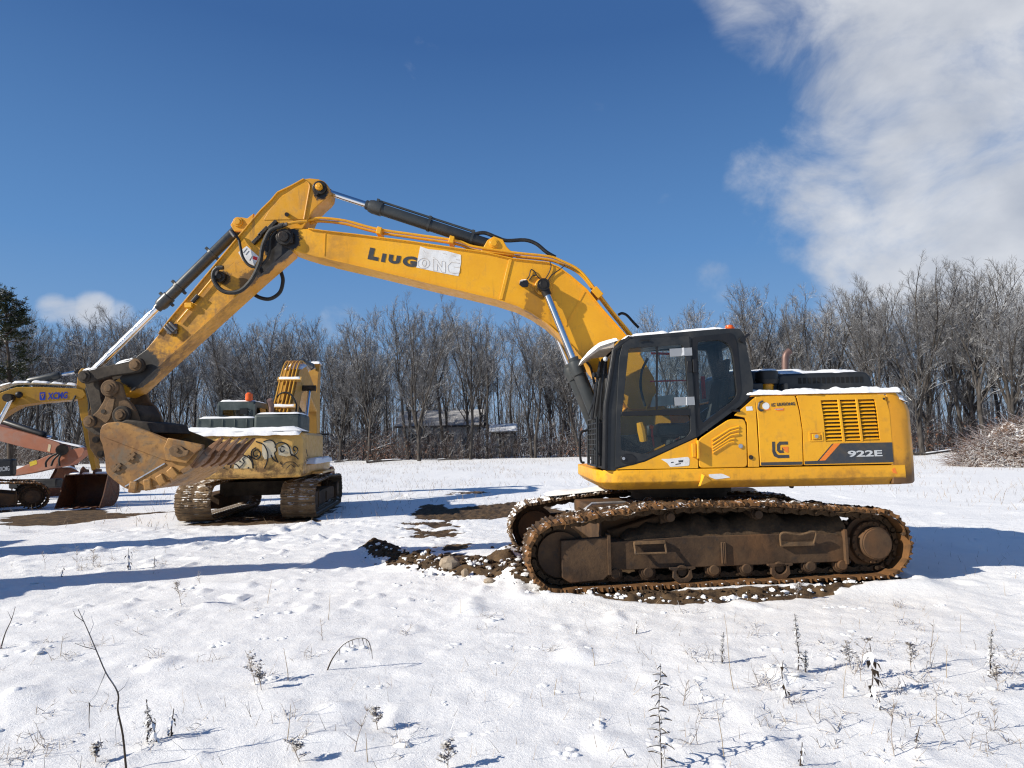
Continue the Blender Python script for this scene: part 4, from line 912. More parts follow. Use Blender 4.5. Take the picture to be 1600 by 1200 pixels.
m = MB(); m.ball(at(1018, 667, 7.85), .03, 8, 6); m.build('lever_knob', M_amber, cab)
m = MB(); m.bar(at(1016, 596, 8.5), at(1083, 594, 8.5), .012, .02); m.bar(at(1017, 552, 8.5), at(1046, 553, 8.5), .012, .03); m.build('red_bar', M_red, cab)
m = MB(); m.bar(at(1098, 588, 8.3), at(1100, 623, 8.3), .05, .01, (0, 1, 0)); m.build('seat_belt', M_red, cab)
m = MB(); m.prism(pz([(1020, 620), (1055, 616), (1058, 632), (1016, 636)], 8.5), 8.50, 8.504); m.build('notice_sheet', M_white, cab)
m = MB(); m.tube(smoothpath([at(1012, 560, 8.45), at(1003, 580, 8.45), at(1001, 605, 8.45), at(1008, 635, 8.45)], 5), .018, 7); m.build('hose_loop', M_hose, cab)

# ---- boom
near_top = [(446, 359), (462, 356), (482, 357.5), (508, 361), (562, 367), (589, 370.6), (640, 377), (690, 384.5), (756, 394), (800, 404), (856, 410), (872, 417), (890, 430), (916, 452), (940, 482), (972, 518), (1000, 552), (1022, 590), (1026, 612)]
near_bot = [(1010, 640), (985, 640), (962, 618), (935, 590), (910, 558), (890, 538), (876, 524), (856, 506), (832, 490), (808, 478), (776, 468), (720, 454.5), (680, 445.5), (581, 421), (510, 404.5), (495, 402), (468, 394), (446, 386), (435, 380), (432, 372), (436, 364)]
bpoly = pz(near_top + near_bot, YB0)
m = MB(); m.prism(bpoly, YB0, YB1); boom = m.build('boom', M_boom, EX, bevel=.010)
# flange edges of top and bottom plate
def flange(pts, t, y0, y1, name, mat, par, Y=YB0):
    q = pz(pts, Y); m = MB(); rings = []
    for i, (x, z) in enumerate(q):
        a = Vector(q[max(i - 1, 0)]); b = Vector(q[min(i + 1, len(q) - 1)]); d = (b - a).normalized(); n = Vector((-d.y, d.x))
        rings.append([(x, y0, z), (x + n.x * t, y0, z + n.y * t), (x + n.x * t, y1, z + n.y * t), (x, y1, z)])
    m.loft(rings); return m.build(name, mat, par, bevel=.004)
flange([(482, 358.5)] + [(x, y + 1.2) for x, y in near_top[3:17]], .016, YB0 - .025, YB1 + .025, 'top_flange', M_boom, boom)
flange([(x, y - 1.2) for x, y in near_bot[3:15]], .016, YB0 - .025, YB1 + .025, 'bottom_flange', M_boom, boom)
m = MB(); m.bar(*p3(C6([(590, 322), (512, 640)], YB0 - .006), YB0 - .006), .045, .014, (0, 1, 0)); m.build('weld_strip', M_boom, boom, bevel=.004)
m = MB(); m.bar(*p3(C6([(1168, 575), (1018, 848)], YB0 - .003), YB0 - .003), .02, .008, (0, 1, 0)); m.build('weld_seam', M_boom, boom)
m = MB(); m.bar(*p3(C5([(470, 540), (462, 745)], YB0 - .002), YB0 - .002), .016, .008, (0, 1, 0)); m.build('weld_seam', M_boom, boom)
m = MB(); m.ycyl(*xz(446, 372, YB0), YB0 - .07, YB0 + .01, .115, 28); m.ycyl(*xz(446, 372, YB0), YB0 - .10, YB0, .075, 22); m.box(*sorted((xz(452, 372, YB0)[0], xz(460, 372, YB0)[0])), YB0 - .06, YB0, *sorted((xz(455, 381, YB0)[1], xz(455, 365, YB0)[1]))); m.build('boom_tip_pin', M_grease, boom, bevel=.01)
# maker's name and the white patch painted over its end
for s, a, b, h in (('L', (823, 772), (910, 789), .168), ('I', (934, 794), (966, 800), .122), ('U', (992, 803), (1090, 818), .122), ('G', (1112, 832), (1232, 842), .150)):
    A, Bq = C5([a, b], YB0); ln = lettering(s, A, Bq, YB0 - .003, h, M_decal, boom, .06 if s == 'G' else .085)
wp = C5([(1262, 667), (1330, 690), (1480, 705), (1600, 738), (1602, 800), (1580, 915), (1400, 880), (1228, 842)], YB0)
m = MB(); m.prism(wp, YB0 - .004, YB0 - .001); pw = m.build('white_patch', M_white, boom, smooth=False)
M_scr = mat_plain('scratched_outline', (.55, .49, .42), .6)
def stroke(pts, Y, w, mat, par, name='scratch_line'):
    m = MB(); q = C5(pts, Y)
    m.tube([(x, Y, z) for x, z in q], w, 4); return m.build(name, mat, par)
o_ = [(1290 + 50 * math.cos(t * .35), 808 + 42 * math.sin(t * .35)) for t in range(19)]
for pts in (o_, [(1295 + 18 * math.cos(t * .5), 806 + 26 * math.sin(t * .5)) for t in range(14)], [(1372, 868), (1372, 770), (1400, 778), (1440, 840), (1440, 790), (1470, 795), (1470, 885), (1440, 880), (1402, 815), (1400, 872), (1372, 868)],
            [(1590, 808), (1520, 798), (1490, 830), (1500, 880), (1540, 893), (1590, 885), (1592, 845), (1545, 838)], [(1285, 700), (1300, 715)], [(1450, 722), (1480, 732)], [(1530, 742), (1555, 748)], [(1365, 755), (1385, 765)], [(1560, 775), (1590, 780)]):
    stroke(pts, YB0 - .0045, .0035, M_scr, boom)
# pipes over the boom
def px_tube(name, pts, Y, r, mat, par, sm=4, n=8):
    m = MB(); q = [at(a, b, Y if not isinstance(Y, (list, tuple)) else Y[i]) for i, (a, b) in enumerate(pts)]; m.tube(smoothpath(q, sm) if sm > 1 else q, r, n); return m.build(name, mat, par)
pipe_a = [(470, 346), (485, 344), (500, 340.8), (540, 345), (587, 357.5), (650, 367), (712, 376), (735, 384), (756, 388), (804, 395), (856, 400.5), (878, 408), (906, 423), (930, 452), (958, 488), (984, 520), (1000, 545)]
px_tube('hydraulic_pipe', pipe_a, YB0 + .08, .020, M_boom, boom); px_tube('hydraulic_pipe', [(a, b + 5) for a, b in pipe_a[1:]], YB0 + .17, .020, M_boom, boom)
px_tube('hydraulic_pipe', [(a + 2, b + 6) for a, b in pipe_a[9:]], YB1 - .08, .020, M_boom, boom)
for a, b in ((594, 366), (706, 380), (930, 461)):
    m = MB(); c = at(a, b, YB0 + .12); d = Vector((.02, 0, -.005)) if a < 800 else Vector((.03, 0, -.035)); n = Vector((d.z, 0, -d.x)).normalized()
    if n.z < 0: n = -n
    m.obox(c + n * .02, d * 1.6, Vector((0, .12, 0)), n * .05); m.build('pipe_clamp', M_boom, boom, bevel=.005)
px_tube('pipe_stub', [(468, 346), (466, 352), (467, 358)], YB0 + .1, .02, M_boom, boom)
# arm cylinder
def cyl_unit(root, name, p0, p1, joint, r_rod, r_bar, eye0=.07, eye1=.08, mat=None, width=.12, tube=True):
    """p0: rod end pin, p1: barrel end pin, joint: share of the length that is rod"""
    mat = mat or M_cylgrey; p0, p1 = Vector(p0), Vector(p1); d = (p1 - p0); L = d.length; u = d.normalized()
    m = MB(); m.lathe(p0 + u * L * joint, u, [(0, r_bar * .82), (.05, r_bar * .82), (.05, r_bar * 1.02), (.10, r_bar * 1.18), (.24, r_bar * 1.18), (.25, r_bar), (L * (1 - joint) - .10, r_bar), (L * (1 - joint) - .05, r_bar * .7)], 24)
    m.cyl(p1 + Vector((0, -width / 2, 0)), p1 + Vector((0, width / 2, 0)), eye1, 20)
    b = m.build(name, mat, root, bevel=.0)
    m = MB(); m.cyl(p0 + u * .03, p0 + u * (L * joint + .1), r_rod, 20); m.build('piston_rod', M_chrome, b)
    m = MB(); m.cyl(p0 + Vector((0, -width / 2, 0)), p0 + Vector((0, width / 2, 0)), eye0, 20); m.cyl(p0, p0 + u * eye0 * 1.8, eye0 * .75, 14); m.build('rod_eye', M_grease, b)
    if tube:
        w = Vector((0, -1, 0)).cross(u).normalized(); w = w if w.z > 0 else -w
        q0 = p0 + u * (L * joint + .15) + w * (r_bar + .03); q1 = p1 - u * .35 + w * (r_bar + .03)
        m = MB(); m.tube([q0 - w * .03, q0 + u * .04, q1, q1 + u * .04 - w * .03], .018, 8)
        for t in (0., .55, 1.): c = q0.lerp(q1, t); m.lathe(p0 + u * ((c - p0).dot(u)), u, [(0, r_bar + .012), (.035, r_bar + .012)], 22); m.obox(c - w * .01, u * .02, Vector((0, .03, 0)), w * .03)
        m.build('cylinder_pipe', mat, b)
    return b
YM = (YB0 + YB1) / 2
ac0, ac1 = at(502, 297, YM), at(772, 385, YM)
cyl_unit(EX, 'arm_cylinder', ac0, ac1, .262, .046, .083, .075, .085)
m = MB(); m.prism(pz([(752, 398), (762, 380), (772, 374), (786, 379), (792, 390), (806, 404)], YM), YM - .14, YM - .085); m.prism(pz([(752, 398), (762, 380), (772, 374), (786, 379), (792, 390), (806, 404)], YM), YM + .085, YM + .14); lug = m.build('cylinder_lug', M_boom, boom, bevel=.008)
m = MB(); m.ycyl(ac1.x, ac1.z, YM - .17, YM + .17, .048, 18); m.ycyl(ac1.x, ac1.z, YM - .155, YM - .14, .07, 20); m.build('cylinder_pin', M_boom, boom, bevel=.006)
px_tube('hydraulic_hose', [(738, 367), (750, 364), (760, 364.5), (776, 371), (792, 376), (820, 375), (838, 381), (854, 394), (868, 402)], YM - .02, .028, M_hose, boom)
px_tube('hydraulic_hose', [(966, 492), (972, 489.5), (980, 493), (990, 504), (998, 512)], YB1 + .05, .020, M_hose, boom)
# work lamp on the boom side
lp = C6([(690, 525)], YB0)[0]
m = MB(); m.loft([[(lp[0] + s * .055, YB0 - .10 + .0, lp[1] + .045), (lp[0] + s * .075, YB0 - .10, lp[1]), (lp[0] + s * .06, YB0 - .10, lp[1] - .055), (lp[0] - s * .02, YB0 - .10, lp[1] - .06), (lp[0] - s * .065, YB0 - .10, lp[1] - .02), (lp[0] - s * .05, YB0 - .10, lp[1] + .04)] for s in (1,)] + [[(lp[0] + .04, YB0 - .01, lp[1] + .03), (lp[0] + .05, YB0 - .01, lp[1]), (lp[0] + .04, YB0 - .01, lp[1] - .04), (lp[0] - .01, YB0 - .01, lp[1] - .04), (lp[0] - .05, YB0 - .01, lp[1] - .01), (lp[0] - .04, YB0 - .01, lp[1] + .03)]]); wl = m.build('work_lamp', M_black, boom, bevel=.008)
m = snow_sheet(lp[0] - .05, lp[0] + .05, YB0 - .10, YB0 - .0, lambda x, y: lp[1] + .03, .03, 8, 8, 41, .01, .4, .5); m.build('snow_cover', M_snow, boom, kind='stuff')
for pts in ([(716, 482), (735, 455), (743, 420), (752, 405)], [(752, 405), (775, 420), (800, 460), (830, 490)], [(735, 490), (760, 455), (790, 450)], [(860, 480), (890, 430), (905, 380), (895, 345)], [(880, 490), (910, 450), (980, 400), (1015, 368)]):
    m = MB(); m.tube(smoothpath([at(680 + a / 5, 340 + b / 5, YB0 - .02) for a, b in pts], 4), .008, 5); m.build('lamp_wire', M_hose, boom)
# boom cylinders, both sides
bp = at(849, 446, YB0 - .12)
m = MB(); m.ycyl(bp.x, bp.z, YB0 - .05, YB0 + .01, .12, 26); m.build('cylinder_boss', M_boom, boom, bevel=.012)
m = MB(); m.ycyl(bp.x, bp.z, YB0 - .20, YB1 + .20, .055, 18); m.build('boom_cylinder_pin', M_grease, boom, bevel=.006)
foot = at(948, 690, YB0 - .12)
for y in (YB0 - .12, YB1 + .12):
    cyl_unit(EX, 'boom_cylinder', (bp.x, y, bp.z), (foot.x, y, foot.z), .47, .048, .088, .085, .09, tube=False, width=.14)
px_tube('hydraulic_hose', [(914, 563), (922, 572), (926, 586), (929, 600)], YB0 - .1, .016, M_hose, boom)
for y0 in (8.80, 9.06):
    m = MB(); m.prism(pz([(925, 730), (965, 650), (1000, 612), (1040, 640), (1060, 735)], YM), y0, y0 + .05); m.build('boom_foot_bracket', M_yellow, EX, bevel=.008)
# ------------------------------------------------------------------ arm, bucket linkage and bucket of the main excavator
arm_poly = C7([(1470, 185), (1455, 140), (1430, 115), (1385, 98), (1320, 92), (1275, 97), (1180, 150), (1070, 202), (1020, 262), (940, 340), (855, 440), (600, 745), (230, 1190)], YA0) + \
    pz([(248, 522), (228, 546), (214, 556), (204, 567), (198, 580), (184, 592), (172, 600), (171, 610), (178, 618), (190, 620), (203, 614), (275, 549), (340, 490), (400, 436), (440, 401), (456, 387), (462, 372), (470, 362)], YA0) + C7([(1300, 430), (1315, 395), (1350, 340), (1400, 290), (1440, 255), (1462, 225)], YA0)
m = MB(); m.prism(arm_poly, YA0, YA1); arm = m.build('arm', M_arm, EX, bevel=.010)
# raised side plate on the upper arm, ribs, bosses
m = MB(); m.prism(C7([(1320, 130), (1300, 115), (1200, 170), (1090, 245), (1000, 350), (960, 420), (1270, 415), (1322, 165)], YA0), YA0 - .008, YA0 + .002); m.build('side_plate', M_arm, arm, bevel=.004)
m = MB(); m.tube(smoothpath(p3(C7([(1275, 415), (1290, 330), (1310, 220), (1320, 160), (1312, 132), (1290, 118)], YA0 - .006), YA0 - .006), 4), .014, 6); m.build('weld_bead', M_arm, arm)
def arm_flange(pts, name):
    q = C7(pts, YA0); m = MB(); rings = []
    for i, (x, z) in enumerate(q):
        a = Vector(q[max(i - 1, 0)]); b = Vector(q[min(i + 1, len(q) - 1)]); d = (b - a).normalized(); n = Vector((-d.y, d.x)); n = n if n.y > 0 else -n
        rings.append([(x - n.x * .014, YA0 - .022, z - n.y * .014), (x + n.x * .004, YA0 - .022, z + n.y * .004), (x + n.x * .004, YA1 + .022, z + n.y * .004), (x - n.x * .014, YA1 + .022, z - n.y * .014)])
    m.loft(rings); return m.build(name, M_arm, arm, bevel=.003)
arm_flange([(1275, 97), (1180, 150), (1070, 202), (1020, 262), (940, 340), (855, 440), (600, 745), (230, 1190), (140, 1310)], 'top_flange')
m = MB(); q = pz([(452, 391), (400, 436), (340, 490), (275, 549), (205, 613)], YA0)
rings = []
for (x, z) in q: rings.append([(x - .011, YA0 - .02, z + .012), (x, YA0 - .02, z - .002), (x, YA1 + .02, z - .002), (x - .011, YA1 + .02, z + .012)])
m.loft(rings); m.build('bottom_flange', M_arm, arm)
pt = xz(500, 294, YA0)
m = MB(); m.ycyl(*pt, YA0 - .035, YA0 + .01, .10, 26); m.build('pin_boss', M_grease, arm, bevel=.01)
m = MB(); m.ycyl(*pt, YA0 - .075, YA0, .052, 20); m.ycyl(*pt, YA0 - .085, YA0 - .07, .030, 16); m.build('pin_head', M_yellow, arm, bevel=.006)
m = MB(); m.ycyl(*C7([(1382, 222)], YA0)[0], YA0 - .05, YA0, .022, 10); m.build('pin_bolt', M_grease, arm)
# bucket cylinder and its bracket
bc1 = at(378, 352, YM); bc0 = at(137, 589, YM)
m = MB()
for y in (YM - .13, YM + .08): m.prism(pz([(366, 356), (372, 346), (382, 344), (392, 346), (402, 338), (400, 352), (386, 366), (372, 366)], YM), y, y + .05)
m.build('cylinder_lug', M_arm, arm, bevel=.008)
m = MB(); m.ycyl(bc1.x, bc1.z, YM - .17, YM + .17, .045, 18); m.ycyl(bc1.x, bc1.z, YM - .15, YM - .13, .07, 20); m.build('cylinder_pin', M_arm, arm, bevel=.006)
bcy = cyl_unit(EX, 'bucket_cylinder', bc0, bc1, .445, .045, .076, .075, .075, tube=False)
u = (bc1 - bc0).normalized()
for t in (.50, .58, .80):
    c = bc0.lerp(bc1, t); m = MB(); m.lathe(c, u, [(0, .088), (.04, .088)], 22); w = Vector((0, 1, 0)).cross(u).normalized(); m.obox(c + u * .02, u * .02, Vector((0, .02, 0)), w * .135); m.build('hose_clamp', M_cylgrey, bcy)
# snow lying on the rod
m = MB(); w = Vector((u.z, 0, -u.x)); w = w if w.z > 0 else -w
rings = []
for k in range(26):
    t = .02 + .40 * k / 25; c = bc0.lerp(bc1, t); s = .5 + .9 * random.random(); th = (.012 * s if 0 < k < 25 else 0.001)
    rings.append([c + w * (.046 + th * math.sin(a)) * 1 + w * 0 + Vector((0, .036 * math.cos(a), 0)) - w * .014 * abs(math.cos(a)) for a in [math.pi * j / 6 for j in range(7)]])
m.loft(rings, closed=False, cap=False); m.build('snow_cover', M_snow, bcy, kind='stuff')
# hoses on the arm
def c7(pts): return [(220 + a / 5, 260 + b / 5) for a, b in pts]
px_tube('hydraulic_hose', c7([(1110, 462), (1050, 480), (1005, 510), (965, 590), (945, 660), (930, 750), (870, 880), (780, 970), (680, 985), (610, 950), (568, 880), (570, 825), (600, 795), (645, 790)]), YA0 - .11, .030, M_hose, arm, 5, 10)
px_tube('hydraulic_hose', c7([(1060, 500), (1015, 560), (1008, 650), (980, 735), (920, 785), (850, 775), (800, 715), (780, 640), (768, 580), (740, 535), (715, 505)]), YA0 - .07, .020, M_hose, arm, 5, 8)
px_tube('hydraulic_hose', c7([(1075, 780), (1100, 840), (1110, 900), (1085, 985), (1010, 1035), (930, 1025), (875, 990), (850, 960)]), YA1 + .12, .028, M_hose, arm, 5, 10)
for pts, r in (([(1080, 465), (1120, 455)], .032), ([(1110, 458), (1145, 450)], .025), ([(700, 505), (735, 550)], .026), ([(575, 850), (600, 790)], .036)):
    q = [at(a, b, YA0 - .09) for a, b in c7(pts)]; m = MB(); m.cyl(q[0], q[1], r, 12); m.build('hose_fitting', M_steel, arm)
px_tube('hydraulic_pipe', c7([(1145, 450), (1200, 438), (1260, 430), (1300, 428)]), YA0 - .07, .022, M_arm, arm, 3)
for a, b in ((1030, 460), (960, 510), (910, 570)):
    m = MB(); c = at(220 + a / 5, 260 + b / 5, YA0 - .04); m.obox(c, (.06, 0, .06), (0, .03, 0), (-.018, 0, .018)); m.build('hose_bracket', M_grease, arm, bevel=.006)
m = MB(); m.cyl(at(448, 335, YA0 - .01), at(448, 335, YA0 - .07), .03, 10); m.build('grease_block', M_grease, arm)
c = C7([(630, 870)], YA0)[0]; m = MB(); m.ycyl(*c, YA0 - .07, YA0 + .01, .08, 18); m.ycyl(*c, YA0 - .10, YA0, .045, 12); m.build('hose_port', M_grease, arm, bevel=.01)
px_tube('hydraulic_pipe', c7([(560, 880), (480, 975), (435, 1030)]), YA0 - .03, .014, M_yellow, arm, 1); px_tube('hydraulic_pipe', c7([(420, 1050), (370, 1120), (290, 1215)]), YA0 - .03, .014, M_yellow, arm, 1)
m = MB(); c = C7([(430, 1045)], YA0)[0]; m.cyl((c[0] + .05, YA0 - .035, c[1] + .06), (c[0] - .03, YA0 - .035, c[1] - .035), .03, 10); m.build('pipe_sleeve', M_black, arm); m = MB(); c = C7([(385, 1090)], YA0)[0]; m.obox((c[0], YA0 - .03, c[1]), (.05, 0, 0), (0, .03, 0), (0, 0, .035)); m.build('pipe_block', M_yellow, arm, bevel=.008)
c = xz(270, 514, YA0); m = MB()
for k in (-1, 0, 1): m.cyl((c[0] + k * .035 - .05, YA0 - .05, c[1] + k * .03 + .05), (c[0] + k * .035 + .05, YA0 - .05, c[1] + k * .03 - .05), .028, 8)
m.box(c[0] - .07, c[0] + .07, YA0 - .03, YA0 + .01, c[1] - .07, c[1] + .07); m.build('valve_block', M_steel, arm, bevel=.006)
m = MB(); m.prism(C7([(762, 672), (828, 622), (925, 708), (890, 778), (800, 740)], YA0), YA0 - .004, YA0 - .001); wl2 = m.build('warning_label', M_white, arm, smooth=False)
m = MB(); m.prism(C7([(880, 700), (915, 712), (908, 735), (875, 725)], YA0), YA0 - .006, YA0 - .0045); m.build('red_mark', M_red, arm, smooth=False)
for a in ([(820, 690), (845, 660)], [(850, 735), (870, 700)], [(800, 675), (830, 640)]):
    m = MB(); m.tube(p3(C7(a, YA0 - .005), YA0 - .005), .004, 4); m.build('label_print', M_decal, arm)
# linkage ---------------------------------------------------------------
def bone(name, a, b, ra, rb, wid, y0, y1, mat, par=EX, waist=.8):
    """flat link plate between two pin eyes (x,z)"""
    a, b = Vector((a[0], a[1])), Vector((b[0], b[1])); d = (b - a).normalized(); n = Vector((-d.y, d.x)); pts = []
    th = math.atan2(n.y, n.x)
    for k in range(9): t = th + math.pi * k / 8; pts.append((a.x + ra * math.cos(t), a.y + ra * math.sin(t)))
    mid = (a + b) / 2; pts.append(tuple(mid - n * wid))
    for k in range(9): t = th + math.pi + math.pi * k / 8; pts.append((b.x + rb * math.cos(t), b.y + rb * math.sin(t)))
    pts.append(tuple(mid + n * wid)); m = MB(); m.prism(pts, y0, y1); return m.build(name, mat, par, bevel=.012)
A1 = xz(216, 571, YA0 - .06); A2 = xz(137, 589, YA0 - .06); A3 = xz(151, 659, YA0 - .06)
for y0, y1 in ((YA0 - .12, YA0 - .045), (YA1 + .045, YA1 + .12)):
    r1 = bone('guide_link', A1, A2, .105, .095, .075, y0, y1, M_darklink)
    if y0 < YA0:
        for c, mm in ((A1, M_mudlink), (A2, M_darklink)):
            m = MB(); m.ycyl(*c, y0 - .05, y0, .055, 18); m.ycyl(*c, y0 - .02, y0, .085, 20); m.build('link_pin', mm, r1, bevel=.006)
        top = [(Vector((A2[0], A2[1])).lerp(Vector((A1[0], A1[1])), t)) for t in (0, 1)]
        m = MB(); rings = []
        for t0, t1, hh in ((-.04, .26, .04), (.62, .98, .055)):
            rings = []
            for k in range(13):
                t = t0 + (t1 - t0) * k / 12; c = top[0].lerp(top[1], t); half = .085 + (.0 if k else 0)
                e = math.sin(math.pi * k / 12) ** .5 if 0 < k < 12 else .05
                dz = .088 if (t < .1 or t > .9) else .076
                rings.append([(c.x - .015, y0 - .004, c.y + dz - .01), (c.x - .015, y0 + .01, c.y + dz + hh * .6 * e), (c.x - .015, y1 - .01, c.y + dz + hh * .6 * e), (c.x - .015, y1 + .004, c.y + dz - .01)])
            m.loft(rings)
        m.build('snow_cover', M_snow, r1, kind='stuff')
hl = bone('bucket_link', A2, A3, .10, .09, .085, YA0 + .0, YA1 - .0, M_darklink)
# quick coupler plates
tip = xz(181, 608, YA0 - .06); pr = xz(199.5, 649, YA0 - .06); pl_ = A3
def coup_poly(Y):
    return roundpoly(pz([(174, 598), (184, 595.5), (193, 600), (196, 612), (199, 622), (210, 632), (217, 645), (222, 662), (206, 668), (180, 668), (165, 668), (148, 668), (143, 660), (146, 652), (157, 642), (167, 626), (171, 612)], Y), .03)
for y0, y1 in ((YA0 - .17, YA0 - .10), (YA1 + .06, YA1 + .13)):
    m = MB(); m.prism(coup_poly(YA0 - .1), y0, y1); cp = m.build('coupler_plate', M_mudlink, EX, bevel=.018, seg=3)
    if y0 < YA0:
        for c, r, mm in ((tip, .118, M_mudlink), (pr, .125, M_darklink), (pl_, .085, M_darklink)):
            m = MB(); m.ycyl(*c, y0 - .045, y0 + .01, r, 26); m.build('pin_boss', mm, cp, bevel=.018)
            m = MB(); m.ycyl(*c, y0 - .075, y0, .05, 18); m.ycyl(*c, y0 - .058, y0, .078, 22); m.build('pin_head', M_mudlink, cp, bevel=.008)
        m = MB(); q = pz([(176, 625), (186, 622), (183, 640), (178, 655), (172, 662), (163, 655), (170, 640)], YA0 - .1); m.prism(roundpoly(q, .02), y0 - .02, y0 + .01); m.build('cast_rib', M_mudlink, cp, bevel=.012)
        m = MB(); m.ycyl(*xz(163, 643, YA0 - .17), y0 - .03, y0, .03, 12); m.ycyl(*xz(175, 618, YA0 - .17), y0 - .03, y0, .026, 10); m.build('bolt_head', M_darklink, cp)
m = MB(); m.prism(pz([(186, 640), (218, 632), (228, 648), (224, 662), (190, 664)], YA0), YA0 - .09, YA1 + .05); m.build('coupler_body', M_darklink, EX, bevel=.02)
# bucket ---------------------------------------------------------------
BY0, BY1 = 8.35, 9.57
top_edge = [(156.5, 672), (160, 664.5), (168, 660.5), (184, 659), (201, 662), (240, 677), (266, 687.5), (292, 690.5), (318, 695)]
side = top_edge + [(318, 700), (305, 708), (292, 723), (262, 722), (230, 741), (195, 760), (184, 753), (172, 744), (165.5, 736), (164, 715), (160, 695), (156, 684)]
shell_line = [(160, 666), (156, 684), (160, 695), (164, 715), (165.5, 736), (172, 745), (184, 755), (196, 763), (212, 767), (232, 764), (258, 752), (285, 733), (300, 724)]
def offset_poly(q, t, inward=1):
    out = []
    for i, (x, z) in enumerate(q):
        a = Vector(q[max(i - 1, 0)]); b = Vector(q[min(i + 1, len(q) - 1)]); d = (b - a).normalized(); n = Vector((-d.y, d.x)); out.append((x + n.x * t * inward, z + n.y * t * inward))
    return out
sl_ = pz(shell_line, BY0); rs_ = [tuple(v) for v in [(p.x, p.z) for p in smoothpath([(x, 0, z) for x, z in sl_], 3)]]
inn = offset_poly(rs_, .03)
m = MB(); m.prism(rs_ + inn[::-1], BY0 + .001, BY1 - .001); bk = m.build('bucket', M_rustb, EX, bevel=.004, angle=50)
sp = pz(side[:9] + [(318, 700), (300, 724), (285, 733), (258, 752), (232, 764), (212, 767), (196, 763)] + side[-7:], BY0)
for y in (BY0, BY1 - .035):
    m = MB(); m.prism(sp, y, y + .035); m.build('side_plate', M_rustb, bk, bevel=.006)
# doubling plate on the near side, and heel edge
m = MB(); m.prism(roundpoly(pz([(157, 680), (166, 684), (258, 719), (292, 722), (262, 688), (240, 677.5), (201, 662.5), (184, 660), (168, 661.5), (160, 667)], BY0), .02), BY0 - .016, BY0 + .002); m.build('wear_plate', M_rustb, bk, bevel=.006)
m = MB(); m.prism(pz([(265, 684), (319, 694.5), (318, 700), (306, 709), (293, 724), (262, 719), (258, 700)], BY0), BY0 - .045, BY0 - .012); m.build('side_cutter', M_rustb, bk, bevel=.01)
m = MB(); m.prism(roundpoly(pz([(267, 702), (276, 695), (288, 697), (294, 704), (300, 703), (296, 712), (284, 715), (272, 712)], BY0), .03), BY0 - .075, BY0 - .04); m.ycyl(*xz(281, 703, BY0), BY0 - .095, BY0 - .07, .03, 12); m.build('side_tooth', M_mudlink, bk, bevel=.01)
for a, b in ((206, 714), (184, 731)):
    c = xz(a, b, BY0); m = MB(); m.obox((c[0], BY0 - .01, c[1]), (.05, 0, .05), (0, .015, 0), (-.015, 0, .015)); m.obox((c[0], BY0 - .012, c[1]), (-.035, 0, .035), (0, .012, 0), (.015, 0, .015)); m.build('weld_lug', M_mudlink, bk, bevel=.006)
# heel shrouds
for a, b, ang in ((209, 761, 8), (232, 757, -8), (253, 750, -30), (271, 739, -42)):
    c = xz(a, b, BY0); t = math.radians(-ang); m = MB(); dx, dz = math.cos(t), math.sin(t)
    m.obox((c[0], BY0 + .03, c[1]), (dx * .052, 0, dz * .052), (0, .065, 0), (-dz * .075, 0, dx * .075)); m.build('heel_shroud', M_rustb, bk, bevel=.018, seg=3)
m = MB(); m.bar(*[(x, BY0 - .006, z) for x, z in pz([(196, 760), (258, 724)], BY0)], .016, .014, (0, 1, 0)); m.build('lit_edge_bar', M_bare, bk)  # pale metal bar painting the lit edge of the near side plate
# lip plate and teeth, across the bucket's width
l0 = Vector(xz(296, 727, BY0)); l1 = Vector(xz(318, 702, BY0)); dl = (l1 - l0).normalized(); nl = Vector((-dl.y, dl.x))
m = MB(); m.prism([tuple(l0 - nl * .03), tuple(l1 - nl * .012), tuple(l1 + nl * .012), tuple(l0 + nl * .035)], BY0 + .002, BY1 - .002); m.build('lip_plate', M_rustlip, bk, bevel=.006)
d2 = Vector((math.cos(math.radians(44)), math.sin(math.radians(44)))); n2 = Vector((-d2.y, d2.x))
tp = Vector(xz(343, 684, BY0)); 
for k in range(5):
    y = BY0 + .09 + k * (BY1 - BY0 - .18) / 4
    base = l0 + dl * .02; w0 = .075
    rings = []
    for t, h0, h1, w in ((-.04, -.05, .05, .062), (.12, -.075, .06, .075), (.26, -.06, .05, .07), (.27, -.05, .04, .058), (.47, -.028, .024, .05), (.62, -.010, .010, .040)):
        c = base.lerp(tp, 0) + (tp - base).normalized() * (t * (tp - base).length / .62)
        q = (tp - base).normalized(); nn = Vector((-q.y, q.x))
        a = c + nn * h0; b = c + nn * h1
        rings.append([(a.x, y - w, a.y), (a.x, y + w, a.y), (b.x, y + w * .85, b.y), (b.x, y - w * .85, b.y)])
    m = MB(); m.loft(rings); m.build('tooth', M_rustlip, bk, bevel=.007)
